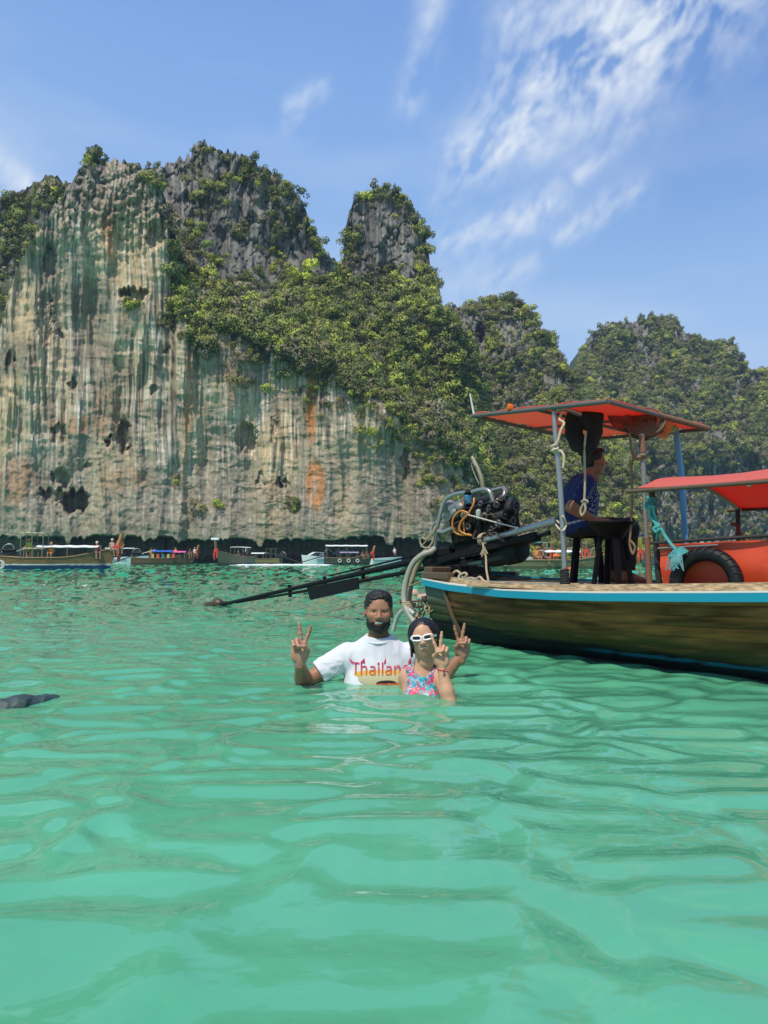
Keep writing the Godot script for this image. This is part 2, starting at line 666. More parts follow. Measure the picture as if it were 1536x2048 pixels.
func make_sky() -> Material:
	for b in [
		[1420, -80, 1150, 130, 4.4, 4.2, 1.3], [1150, 130, 930, 320, 4.2, 1.8, 1.15], [1040, 40, 1000, 250, 2.6, 1.6, 0.6],
		[870, -20, 820, 210, 1.3, 1.1, 0.55], [1280, 250, 1160, 350, 0.9, 0.7, 0.5], [1100, 410, 900, 490, 1.5, 1.2, 0.75], [1270, 380, 1120, 470, 1.2, 0.8, 0.6],
		[930, 350, 880, 400, 1.3, 0.9, 0.5], [1060, 525, 960, 580, 0.9, 1.3, 0.45], [640, 175, 580, 210, 0.8, 0.7, 0.5], [600, 250, 580, 255, 0.9, 0.7, 0.45],
		[-40, 320, 60, 370, 1.6, 0.8, 0.8], [960, 480, 900, 590, 2.2, 1.4, 0.35], [1330, 110, 1250, 150, 0.9, 1.1, 0.6], [1210, 200, 1260, 240, 0.8, 0.5, 0.5]]:
		var u := az_el(b[0], b[1])
		var w0 := az_el(b[2], b[3]) - u
		band_floats.append_array(PackedFloat32Array([u.x, u.y, w0.x, w0.y, b[4], b[5], b[6]]))
	var w := 480
	var lines := []
	lines.resize(w / 2)
	spread(func(y: int) -> void:
		var el := 90.0 - 180.0 * (y + 0.5) / (w / 2)
		var o := PackedByteArray()
		for x in w:
			var az := 360.0 * (x + 0.5) / w
			if az > 180.0: az -= 360.0
			var k := (Color(0.10, 0.30, 0.22) if el < -0.5 else sky_color(az, el)).linear_to_srgb()
			o.append_array(PackedByteArray([k.r8, k.g8, k.b8]))
		lines[y] = o, w / 2)
	var all := PackedByteArray()
	for l in lines: all.append_array(l)
	var low := Image.create_from_data(w, w / 2, false, Image.FORMAT_RGB8, all)
	var big := 3600
	low.resize(big, big / 2, Image.INTERPOLATE_CUBIC)
	# the same sky, drawn finer where it is seen at its sharpest
	var y0 := int(big / 2 * (0.5 - 44.0 / 180))
	var y1 := big / 4 + 4
	lines.resize(y1 - y0)
	spread(func(y: int) -> void:
		var el := 90.0 - 180.0 * (y + y0 + 0.5) / (big / 2)
		var o := PackedByteArray()
		for x in 680:
			var k := sky_color(360.0 * (x - 340 + 0.5) / big, el).linear_to_srgb()
			o.append_array(PackedByteArray([k.r8, k.g8, k.b8]))
		lines[y] = o, y1 - y0)
	all = PackedByteArray()
	for l in lines: all.append_array(l)
	var fine := Image.create_from_data(680, y1 - y0, false, Image.FORMAT_RGB8, all)
	low.blit_rect(fine, Rect2i(340, 0, 340, y1 - y0), Vector2i(0, y0))
	low.blit_rect(fine, Rect2i(0, 0, 340, y1 - y0), Vector2i(big - 340, y0))
	var m := PanoramaSkyMaterial.new()
	m.panorama = ImageTexture.create_from_image(low)
	return m


# ---------------------------------------------------------------- water
func wave(x: float, z: float, d: float) -> float:
	var a := n_swell
	var b := n_wave
	var c := n_chop2
	var e := n_rip2
	var wx := x + 0.22 * b.get_noise_2d(z, x)
	var open_ := 0.82 + 0.18 * ss(1.5, 5.0, d) + 0.35 * ss(5.0, 16.0, d) + 0.9 * ss(14.0, 50.0, d)
	var h := 0.020 * a.get_noise_2d(x * 0.7, z) + 0.0135 * open_ * b.get_noise_2d(wx * 0.80, z + 40.0)
	h += 0.0145 * open_ * c.get_noise_2d(wx * 0.72 + 9.0, z) * (1.0 - ss(180, 250, d))
	if d < 24.0: h += 0.0036 * open_ * e.get_noise_2d(wx * 0.58, z + 7.0) * (1.0 - ss(12, 24, d)) * (0.45 + 1.1 * maxf(0.0, a.get_noise_2d(x * 1.1 + 70.0, z * 1.1) + 0.2))
	return h


func make_water() -> void:
	var zs := PackedFloat32Array()
	var z := -3.0
	while z < 700.0:
		zs.append(z)
		z += 0.35 if z < 0.4 else clampf(0.0016 * z * z, 0.016, 6.0) if z < 60 else 0.07 * z
	zs.append(2500.0)
	zs.append(5000.0)
	var w := 430
	var s := Shape.new()
	var bed := n_bed
	var tint := n_tint
	var rows_ := []
	rows_.resize(zs.size())
	var row_ := func(r: int) -> void:
		var v := PackedVector3Array()
		var n := PackedVector3Array()
		var c := PackedColorArray()
		var uv := PackedVector2Array()
		var d := zs[r]
		var half := 1.4 + 0.62 * maxf(d, 0.0) if d < 700 else 5000.0
		if d < 0.4: half = 1.6
		var e := clampf(d * 0.002, 0.006, 0.04)
		for k in w:
			var x := half * (2.0 * k / (w - 1) - 1.0)
			var zz := -d
			if d < 250.0 and d > 0.2:
				var h := wave(x, zz, d)
				v.append(Vector3(x, h, zz))
				n.append(Vector3(-(wave(x + e, zz, d) - h) / e, 1.0, -(wave(x, zz + e, d) - h) / e).normalized())
			else:
				v.append(Vector3(x, 0, zz))
				n.append(Vector3.UP)
			# cloudy sand in the water: milky turquoise by the shallows, deeper green further out
			var sand := bed.get_noise_2d(x * 0.8, zz) * 0.5 + 0.5
			var deep := ss(4.0, 30.0, d)
			var cc := Color(0.092, 0.400, 0.218).lerp(Color(0.014, 0.385, 0.168), deep)
			cc = cc.lerp(Color(0.13, 0.46, 0.30), (1.0 - deep) * ss(0.25, 0.8, sand) * 0.5)
			cc = cc * (1.0 + 0.16 * tint.get_noise_2d(x * 0.5, zz))
			cc.a = 1.0
			c.append(cc)
			uv.append(Vector2(x, zz))
		rows_[r] = [v, n, c, uv]
	spread(row_, zs.size())
	var v := PackedVector3Array()
	var n := PackedVector3Array()
	var c := PackedColorArray()
	var uv := PackedVector2Array()
	for q in rows_:
		v.append_array(q[0]); n.append_array(q[1]); c.append_array(q[2]); uv.append_array(q[3])
	var idx := PackedInt32Array()
	for r in zs.size() - 1:
		for k in w - 1:
			var a := r * w + k
			idx.append_array(PackedInt32Array([a, a + w, a + w + 1, a, a + w + 1, a + 1]))
	s.v = v; s.n = n; s.c = c; s.uv = uv; s.i = idx
	var m := mat("water", Color(1, 1, 1, 1), 0.03, 0.0, {"vertex_color_use_as_albedo": true, "metallic_specular": 0.33, "clearcoat_enabled": true, "clearcoat": 0.4, "clearcoat_roughness": 0.02})
	m.albedo_color.a = 0.86
	m.transparency = BaseMaterial3D.TRANSPARENCY_ALPHA
	var im := n_small.get_seamless_image(1024, 1024)
	m.heightmap_enabled = true
	m.heightmap_texture = ImageTexture.create_from_image(im)
	m.heightmap_scale = 0.3
	m.uv1_scale = Vector3(0.11, 0.15, 1)
	var o := MeshInstance3D.new()
	o.name = "water"
	o.mesh = s.mesh()
	o.material_override = m
	add_child(o, true)
	tag(o, "calm emerald green lagoon water with soft ripples", "", "", "structure")
	# the sandy bottom
	var b := Shape.new()
	var rows := []
	for a in 40:
		var row := PackedVector3Array()
		for k in 40:
			var x := (k - 19.5) * 6.0 if k > 0 and k < 39 else signf(k - 19.5) * 5000.0
			var zz := 10.0 - a * 5.0 if a < 39 else -5000.0
			row.append(Vector3(x, -1.12 - 0.012 * maxf(0.0, -zz) - 0.06 * n_bed.get_noise_2d(x, zz), zz))
		rows.append(row)
	b.grid(rows)
	var bo := MeshInstance3D.new()
	bo.name = "sea_floor"
	bo.mesh = b.mesh()
	bo.material_override = mat("sea_floor", Color(0.20, 0.55, 0.40), 0.95)
	add_child(bo, true)
	tag(bo, "pale sandy sea floor under the green water", "", "", "structure")


# ---------------------------------------------------------------- mountains
# spots on the mountains, in photograph pixels: x, y, half width, half height, strength
const SPOTS_1 := [[622, 780, 16, 130, 1.0], [630, 970, 26, 60, 1.0], [225, 470, 30, 60, 0.75], [600, 700, 30, 60, 0.4], [375, 800, 14, 140, 0.45], [1010, 900, 1, 1, 0], [545, 1000, 10, 60, 0.4], [30, 960, 50, 60, 0.4], [160, 850, 70, 22, 0.45], [215, 830, 40, 60, 0.35], [250, 960, 60, 30, 0.3], [455, 770, 30, 60, 0.35]]
const SPOTS_2 := [[160, 600, 60, 40, 0.8], [180, 690, 40, 60, 0.6], [105, 560, 40, 120, 0.55], [260, 380, 12, 90, 0.7], [345, 560, 25, 110, 0.5], [70, 680, 30, 60, 0.5], [200, 400, 60, 70, 0.55], [480, 740, 30, 120, 0.4], [800, 900, 60, 150, 0.5], [860, 950, 60, 150, 0.6]]
const SPOTS_3 := [[188, 325, 16, 12, 1], [262, 334, 14, 10, 1], [315, 362, 26, 22, 1], [335, 385, 16, 22, 1], [400, 1012, 12, 18, 0.8], [590, 1012, 14, 16, 0.7], [265, 610, 18, 14, 0.7], [370, 625, 40, 30, 0.9], [330, 650, 18, 16, 0.5], [430, 1012, 8, 14, 0.5], [350, 970, 16, 22, 0.5], [130, 350, 20, 20, 0.5]]
const SPOTS_4 := [[940, 670, 50, 60, 1.0], [1060, 720, 60, 70, 0.55], [1000, 800, 60, 30, 0.4]]
const SPOTS_5 := [[1365, 668, 24, 30, 1.0]]
const SPOTS_6 := [[-100, 5.2], [0, 5.4], [120, 5.0], [250, 5.2], [400, 4.5], [520, 4.6], [640, 4.4], [760, 5.0], [860, 4.2], [930, 3.0], [1000, 2.2]]
const SPOTS_7 := [[250, 480], [340, 560], [500, 570], [640, 545], [700, 560], [800, 590], [870, 640], [1000, 760]]
const SPOTS_8 := [[250, 700], [350, 640], [520, 690], [670, 745], [800, 880], [1000, 1110]]
const SPOTS_9 := [[250, 440], [340, 500], [420, 560], [500, 585], [640, 545], [690, 520], [720, 560], [800, 545], [860, 600], [900, 620]]


var at_spots_1 := Spots.new(SPOTS_1)
var at_spots_2 := Spots.new(SPOTS_2)
var at_spots_3 := Spots.new(SPOTS_3)
var at_spots_4 := Spots.new(SPOTS_4)
var at_spots_5 := Spots.new(SPOTS_5)


class Line:
	# a broken line sampled at every other pixel
	var f := PackedFloat32Array()

	func _init(pts: Array) -> void:
		for k in 1200:
			var x := k * 2.0 - 300.0
			var r: float = pts[0][1] if x <= pts[0][0] else pts[-1][1]
			for j in range(1, pts.size()):
				if x > pts[j - 1][0] and x <= pts[j][0]: r = lerpf(pts[j - 1][1], pts[j][1], (x - pts[j - 1][0]) / (pts[j][0] - pts[j - 1][0]))
			f.append(r)

	func y(px: float) -> float:
		var t := clampf((px + 300.0) * 0.5, 0.0, 1198.0)
		var k := int(t)
		return lerpf(f[k], f[k + 1], t - k)


var line_spots_6 := Line.new(SPOTS_6)
var line_spots_7 := Line.new(SPOTS_7)
var line_spots_8 := Line.new(SPOTS_8)
var line_spots_9 := Line.new(SPOTS_9)


class Spots:
	var bins := []

	func _init(list: Array) -> void:
		for k in 220:
			var f := PackedFloat32Array()
			for q in list:
				if k * 10 - 210 < q[0] + q[2] and k * 10 - 190 > q[0] - q[2]: f.append_array(PackedFloat32Array(q))
			bins.append(f)

	func near(px: float, py: float) -> float:
		var f: PackedFloat32Array = bins[clampi(int(px + 200.0) / 10, 0, 219)]
		var m := 0.0
		for k in range(0, f.size(), 5):
			var dx := (px - f[k]) / f[k + 2]
			var dy := (py - f[k + 1]) / f[k + 3]
			var d := dx * dx + dy * dy
			if d < 1.0: m = maxf(m, f[k + 4] * (1.0 - smoothstep(0.3, 1.0, d)))
		return m


func rock_color(p: Vector3, px: float, py: float, kind: int) -> Color:
	var wx := 0.45 * n_cw.get_noise_2d(p.x, p.y * 0.35)
	var x := p.x + wx
	var a := n_ca.get_noise_2d(x, p.y * 0.10)
	var b := n_cb.get_noise_2d(x, p.y * 0.035 + 9.0)
	var c := n_cc.get_noise_2d(x, p.y * 0.05 + 31.0)
	var blot := n_blot.get_noise_2d(p.x, p.y * 0.7)
	var fine := n_fine.get_noise_2d(p.x, p.y)
	if kind == 0:
		var zone := n_zone.get_noise_2d(p.x, p.y * 0.6)
		var rain := (0.30 + 0.70 * ss(-0.2, 0.25, zone)) * (0.45 + 0.55 * ss(960, 850, py + 130.0 * blot))
		var col := Color(0.45, 0.375, 0.255).lerp(Color(0.29, 0.255, 0.195), ss(-0.25, 0.35, a + 0.4 * fine))
		col = col.lerp(Color(0.54, 0.40, 0.22), 0.6 * ss(0.10, 0.45, n_warm.get_noise_2d(x, p.y * 0.15)))
		# stains washed down the wall
		col = col.lerp(Color(0.225, 0.172, 0.125), 0.72 * rain * ss(0.02, 0.36, b + 0.45 * blot))
		col = col.lerp(Color(0.085, 0.066, 0.052), 0.75 * rain * ss(0.20, 0.48, c + 0.4 * blot))
		col = col.lerp(Color(0.68, 0.62, 0.51), 0.65 * ss(0.24, 0.5, -c + 0.25 * a + 0.1 * zone))
		# lichen in blotches and on the damp foot
		var foot := ss(850, 970, py + 130.0 * blot) * 0.72
		var lic := maxf(foot, 0.8 * ss(0.10, 0.34, blot + 0.3 * fine))
		col = col.lerp(Color(0.185, 0.165, 0.128) * (1.0 + 0.5 * fine + 0.35 * b + 0.3 * n_vegf.get_noise_2d(p.x, p.y * 0.5)), lic * 0.75)
		# beds and cracks that run across
		var bed_ := absf(n_crack.get_noise_2d(p.x * 0.30 + 0.5 * p.y * 0.12, p.y))
		col = col * (1.0 - 0.32 * (1.0 - ss(0.0, 0.05, bed_)) * ss(0.0, 0.25, -zone))
		# rust
		var rust := at_spots_1.near(px + 10.0 * wx, py)
		col = col.lerp(Color(0.46, 0.19, 0.065), rust * ss(-0.30, 0.15, b * 0.7 + c * 0.5 + 0.05) * 0.85)
		var dark := at_spots_2.near(px + 14.0 * wx, py)
		col = col.lerp(Color(0.165, 0.122, 0.095), dark * ss(-0.45, 0.2, a + b) * 0.85)
		col = col.lerp(Color(0.25, 0.235, 0.205), ss(470, 330, py + 60.0 * blot - 0.25 * absf(px - 180.0)) * 0.55)
		# moss drips at the lip of the sea cave, wet rock by the water
		col = col.lerp(Color(0.125, 0.15, 0.10), ss(1030, 1080, py + 30.0 * b) * 0.5)
		if p.y < 2.2: col = col.lerp(Color(0.10, 0.10, 0.085), ss(2.2, 1.2, p.y))
		return col * (1.0 + 0.34 * fine + 0.2 * n_ripple.get_noise_2d(p.x, p.y))
	var g := Color(0.24, 0.225, 0.20).lerp(Color(0.135, 0.128, 0.115), ss(-0.2, 0.4, a + 0.7 * fine))
	g = g.lerp(Color(0.045, 0.044, 0.04), 0.85 * ss(0.05, 0.35, c * 0.6 + fine * 0.6))
	g = g * (1.0 - 0.6 * (1.0 - ss(0.0, 0.06, absf(n_crack.get_noise_2d(p.x * 1.4, p.y * 0.7)))))
	g = g.lerp(Color(0.37, 0.34, 0.29), 0.5 * ss(0.2, 0.5, b))
	if kind == 2: g = g.lerp(Color(0.22, 0.21, 0.16), 0.35)
	return g * (1.0 + 0.5 * fine)


var at_caves := Spots.new(CAVES)
const CAVES := [[150, 1003, 34, 26, 7.0], [248, 872, 13, 36, 3.5], [216, 881, 8, 11, 2.5], [118, 868, 18, 26, 2.0], [491, 872, 26, 30, 3.0], [497, 880, 14, 34, 2.0], [560, 965, 6, 14, 2.0], [573, 968, 5, 14, 1.6],
	[268, 590, 36, 16, 4.0], [312, 470, 22, 30, 3.0], [120, 955, 22, 22, 2.5], [105, 990, 30, 14, 2.5], [145, 768, 9, 18, 1.8], [310, 780, 7, 12, 1.4], [178, 930, 10, 7, 1.6], [520, 965, 8, 20, 1.4],
	[90, 640, 18, 70, 2.0], [100, 520, 16, 40, 2.0], [120, 672, 7, 9, 1.5], [20, 720, 8, 16, 1.5], [480, 750, 6, 22, 1.0], [548, 860, 8, 30, 1.0], [335, 700, 7, 5, 0.9], [640, 590, 1, 1, 0.0], [812, 930, 10, 40, 1.6], [945, 930, 14, 60, 2.0]]


func wall_depth(px: float, py: float, p: Vector3) -> float:
	# how far the great wall's face stands back at this spot, in metres
	var wx := 0.7 * n_dw.get_noise_2d(p.x, p.y * 0.5)
	var x := p.x + wx
	var rough_ := 0.25 + 0.75 * ss(950, 850, py + 130.0 * n_blot.get_noise_2d(p.x, p.y * 0.7))
	var d := 3.6 * n_d1.get_noise_2d(p.x, p.y * 0.7)
	d += 2.2 * n_d2.get_noise_2d(x, p.y * 0.30)
	d -= 0.95 * (1.0 - 2.0 * absf(n_d3.get_noise_2d(x, p.y * 0.10)))
	d -= rough_ * 0.62 * (1.0 - 2.0 * absf(n_d4.get_noise_2d(x, p.y * 0.055)))
	d += rough_ * 0.30 * n_d5.get_noise_2d(x, p.y * 0.16)
	d += (0.20 + 0.24 * (1.0 - rough_)) * n_d6.get_noise_2d(p.x, p.y)
	# ledges: the face steps out in places and hangs over
	d += 1.0 * absf(n_d7.get_noise_2d(p.x * 0.5 + 30.0, p.y * 1.2 + x * 0.1))
	var crest := ss(560, 380, py)
	d += crest * 1.4 * n_d8.get_noise_2d(p.x, p.y * 0.7)
	var jx := 9.0 * n_jx.get_noise_2d(p.x, p.y)
	d += at_caves.near(px + jx, py + 12.0 * n_jy.get_noise_2d(p.x, p.y * 0.25))
	# the bulge above the sea cave, and the cave that the sea has cut along the foot
	var lip := line_spots_6.y(px)
	var drip := maxf(0.0, n_drip.get_noise_2d(p.x * 0.55, 8.0))
	lip += 0.9 + 0.7 * n_lip.get_noise_2d(p.x * 0.9, 3.0) - 1.8 * drip * drip - 1.6 * ss(0.30, 0.55, n_curtain.get_noise_2d(p.x * 0.8, 5.0))
	d += 17.0 * (1.0 - ss(lip - 0.35, lip + 0.05, p.y))
	d -= 2.0 * ss(26.0, 6.0, p.y)
	d += 0.10 * (1.0 - ss(0.0, 0.10, absf(n_crack.get_noise_2d(p.x * 0.30 + 0.06 * p.y, p.y))))
	# turns away into the bay on the right
	d += 26.0 * ss(850, 985, px) * ss(850, 985, px) + 10.0 * ss(60, -120, px)
	return d


func crag_depth(p: Vector3, amp: float) -> float:
	var x := p.x + 1.5 * n_dw.get_noise_2d(p.x, p.y)
	var d := 4.5 * n_e1.get_noise_2d(p.x, p.y * 0.7)
	d -= 2.2 * (1.0 - 2.0 * absf(n_e2.get_noise_2d(x, p.y * 0.25)))
	d -= 1.5 * (1.0 - 2.0 * absf(n_e3.get_noise_2d(x, p.y * 0.22)))
	d += 1.7 * n_e4.get_noise_2d(p.x, p.y * 0.7)
	d += 0.9 * (1.0 - ss(0.0, 0.12, absf(n_crack.get_noise_2d(p.x * 1.4, p.y * 0.7))))
	return d * amp


var leaf_meshes := []
var leafage: StandardMaterial3D


func leaf_clump(seed_: int, leaves: int, flat: float, size: float) -> ArrayMesh:
	var r := RandomNumberGenerator.new()
	r.seed = seed_
	var s := Shape.new()
	var lobes := []
	for k in 7:
		var a := r.randf() * TAU
		var rad := r.randf_range(0.1, 0.75)
		lobes.append([Vector3(cos(a) * rad, r.randf_range(0.1, 0.9) * flat, sin(a) * rad), r.randf_range(0.28, 0.5)])
	for k in leaves:
		var l: Array = lobes[r.randi() % lobes.size()]
		var d := Vector3(r.randfn(), r.randfn() + 0.35, r.randfn()).normalized()
		var p: Vector3 = l[0] + d * Vector3(1, 0.8, 1) * l[1] * r.randf_range(0.65, 1.08)
		var nn := (d + Vector3(r.randfn(), r.randfn(), r.randfn()) * 0.55).normalized()
		var t := nn.cross(Vector3(r.randfn(), r.randfn(), r.randfn())).normalized()
		var b := nn.cross(t)
		var z := size * r.randf_range(0.6, 1.25)
		s.col = Color.WHITE * r.randf_range(0.78, 1.22)
		s.col.a = 1.0
		var soft := (d * 0.9 + nn * 0.25 + Vector3(0, 0.45, 0)).normalized()
		var q := s.add(p - t * z, soft); s.add(p + b * z * 0.55, soft); s.add(p + t * z, soft); s.add(p - b * z * 0.55, soft)
		s.i.append_array(PackedInt32Array([q, q + 1, q + 2, q, q + 2, q + 3]))
	return s.mesh()


func twig_clump(seed_: int) -> ArrayMesh:
	var r := RandomNumberGenerator.new()
	r.seed = seed_
	var s := Shape.new()
	for k in 9:
		var d := Vector3(r.randfn() * 0.6, r.randf_range(0.3, 1.0), r.randfn() * 0.6).normalized()
		var p := Vector3(r.randfn() * 0.1, 0, r.randfn() * 0.1)
		var pts := PackedVector3Array([p])
		for j in 4:
			d = (d + Vector3(r.randfn(), r.randfn() * 0.6, r.randfn()) * 0.35).normalized()
			p += d * 0.3
			pts.append(p)
		s.tube(pts, [0.035, 0.028, 0.02, 0.014, 0.006], 3, false)
	return s.mesh()


var greens := [Color(0.095, 0.125, 0.03), Color(0.16, 0.19, 0.045), Color(0.225, 0.24, 0.055), Color(0.31, 0.35, 0.05), Color(0.42, 0.47, 0.05), Color(0.20, 0.175, 0.095), Color(0.28, 0.245, 0.16)]


func massif(called: String, label: String, kind: int, x0: float, x1: float, base_py: float, sky: Array, d0: float, nx: int, ny: int, jag: float, depth: Callable, veg: Callable, bushes: int, bsize: Vector2, mix: Array, seed_: int, thick := 40.0) -> void:
	var r := RandomNumberGenerator.new()
	r.seed = seed_
	var s := Shape.new()
	var back := 7
	var v := PackedVector3Array()
	var c := PackedColorArray()
	var pix := PackedVector2Array()
	var rows := ny + back
	v.resize(nx * rows); c.resize(nx * rows); pix.resize(nx * ny)
	var unit := d0 / F
	var cols := []
	cols.resize(nx)
	var column := func(k: int) -> void:
		var px := lerpf(x0, x1, float(k) / (nx - 1))
		var top := lin(sky, px) + jag * (n_jag.get_noise_2d(px, seed_) * 1.3 - 0.9 * n_jagr.get_noise_2d(px, seed_ + 50.0))
		top = minf(top, base_py - 2.0)
		var last := Vector3.ZERO
		var cv := PackedVector3Array()
		var cc := PackedColorArray()
		var cp := PackedVector2Array()
		for j in ny:
			var py := lerpf(base_py, top, pow(float(j) / (ny - 1), 0.96))
			var p := Vector3((px - 768.0) * unit, CAM_Y - (py - 1120.0) * unit, 0)
			var d: float = depth.call(px, py, p, top)
			var q := at(px, py, d0 + d)
			cv.append(q)
			cp.append(Vector2(px, py))
			var g: float = veg.call(px, py, p, top)
			var col := rock_color(p, px, py, kind)
			col = col.lerp(Color(0.085, 0.092, 0.05) * (1.0 + 0.6 * n_fine.get_noise_2d(p.x, p.y)), ss(0.25, 0.8, g) * 0.9)
			col.a = 1.0
			cc.append(col)
			last = q
		for j in back:
			var t := float(j + 1) / back
			cv.append(last + Vector3(0, -(last.y + 2.0) * t * t, -thick * sqrt(t)) + Vector3(0, n_jag.get_noise_2d(px * 2.0, j * 20.0) * 2.0 * (1.0 - t), 0))
			cc.append(Color(0.06, 0.075, 0.035))
		cols[k] = [cv, cc, cp]
	spread(column, nx)
	for k in nx:
		for j in rows:
			v[j * nx + k] = cols[k][0][j]
			c[j * nx + k] = cols[k][1][j]
			if j < ny: pix[j * nx + k] = cols[k][2][j]
	var n := PackedVector3Array()
	n.resize(v.size())
	for j in rows:
		for k in nx:
			var a := v[j * nx + mini(k + 1, nx - 1)] - v[j * nx + maxi(k - 1, 0)]
			var b := v[mini(j + 1, rows - 1) * nx + k] - v[maxi(j - 1, 0) * nx + k]
			n[j * nx + k] = a.cross(b).normalized()
	var idx := PackedInt32Array()
	idx.resize((rows - 1) * (nx - 1) * 6)
	var w := 0
	for j in rows - 1:
		for k in nx - 1:
			var a := j * nx + k
			idx[w] = a; idx[w + 1] = a + nx; idx[w + 2] = a + nx + 1; idx[w + 3] = a; idx[w + 4] = a + nx + 1; idx[w + 5] = a + 1
			w += 6
	s.v = v; s.n = n; s.c = c; s.i = idx
	s.uv.resize(v.size())
	var o := MeshInstance3D.new()
	o.name = numbered(called)
	o.mesh = s.mesh()
	o.material_override = mat("limestone", Color.WHITE, 0.95, 0.0, {"vertex_color_use_as_albedo": true, "metallic_specular": 0.12})
	add_child(o, true)
	tag(o, label, "", "", "structure")
	ground[called + str(used[called])] = [pix, v, nx, ny, x0, x1]
	# the growth on it: one mass of leaves that nobody could count
	var places := [[], [], [], []]
	var tries := 0
	var made := 0
	while made < bushes and tries < bushes * 14:
		tries += 1
		var j := r.randi_range(1, ny - 1)
		var k := r.randi_range(0, nx - 1)
		var q := pix[j * nx + k]
		var p := Vector3((q.x - 768.0) * unit, CAM_Y - (q.y - 1120.0) * unit, 0)
		var g: float = veg.call(q.x, q.y, p, pix[(ny - 1) * nx + k].y)
		if r.randf() > g: continue
		made += 1
		var z := r.randf_range(bsize.x, bsize.y) * (0.5 + 0.65 * r.randf() * r.randf() + 0.3 * g)
		var pos := v[j * nx + k] + n[j * nx + k] * 0.1 * z - Vector3(0, 0.2 * z, 0)
		var which := r.randi() % 3
		if r.randf() < mix[7]: which = 3
		var bs := Basis(Vector3.UP, r.randf() * TAU).rotated(Vector3(r.randfn(), 0, r.randfn()).normalized(), r.randf() * 0.4).scaled(Vector3(z, z * r.randf_range(0.75, 1.2), z))
		var pick := r.randf()
		var gi := 0
		while gi < 6 and pick > mix[gi]:
			pick -= mix[gi]
			gi += 1
		var patch := n_patch.get_noise_2d(p.x, p.y)
		var col: Color = greens[gi] * (1.12 + 0.25 * r.randfn() * 0.6 + 0.5 * patch)
		if which == 3: col = Color(0.30, 0.28, 0.24) * r.randf_range(0.6, 1.2)
		col.a = 1.0
		places[which].append([Transform3D(bs, pos), col])
	if leaf_meshes.is_empty():
		leaf_meshes = [leaf_clump(1, 330, 0.8, 0.105), leaf_clump(2, 380, 0.6, 0.095), leaf_clump(3, 300, 1.1, 0.115), twig_clump(4)]
		leafage = mat("leafage", Color.WHITE, 0.75, 0.0, {"vertex_color_use_as_albedo": true, "backlight_enabled": true, "backlight": Color(0.55, 0.6, 0.2)})
	for which in 4:
		if places[which].is_empty(): continue
		var mm := MultiMesh.new()
		mm.transform_format = MultiMesh.TRANSFORM_3D
		mm.use_colors = true
		mm.mesh = leaf_meshes[which]
		mm.instance_count = places[which].size()
		for k in places[which].size():
			mm.set_instance_transform(k, places[which][k][0])
			mm.set_instance_color(k, places[which][k][1])
		var mi := MultiMeshInstance3D.new()
		mi.name = numbered("woodland" if which < 3 else "bare_branches")
		mi.multimesh = mm
		mi.material_override = leafage if which < 3 else mat("dead_wood", Color.WHITE, 0.9, 0.0, {"vertex_color_use_as_albedo": true})
		add_child(mi, true)
		tag(mi, ("%s leafy growth covering the %s" % [["dense", "low", "tall"][which], label]) if which < 3 else "pale leafless branches sticking out of the growth on the " + label, "woodland", "", "stuff")


var ground := {}


func on_ground(key: String, px: float, py: float) -> Vector3:
	# the spot on a mountain's face that shows at that pixel
	var g: Array = ground[key]
	var k := clampi(roundi((px - g[4]) / (g[5] - g[4]) * (g[2] - 1)), 0, g[2] - 1)
	var best := 0
	for j in g[3]:
		if absf(g[0][j * g[2] + k].y - py) < absf(g[0][best * g[2] + k].y - py): best = j
	return g[1][best * g[2] + k]


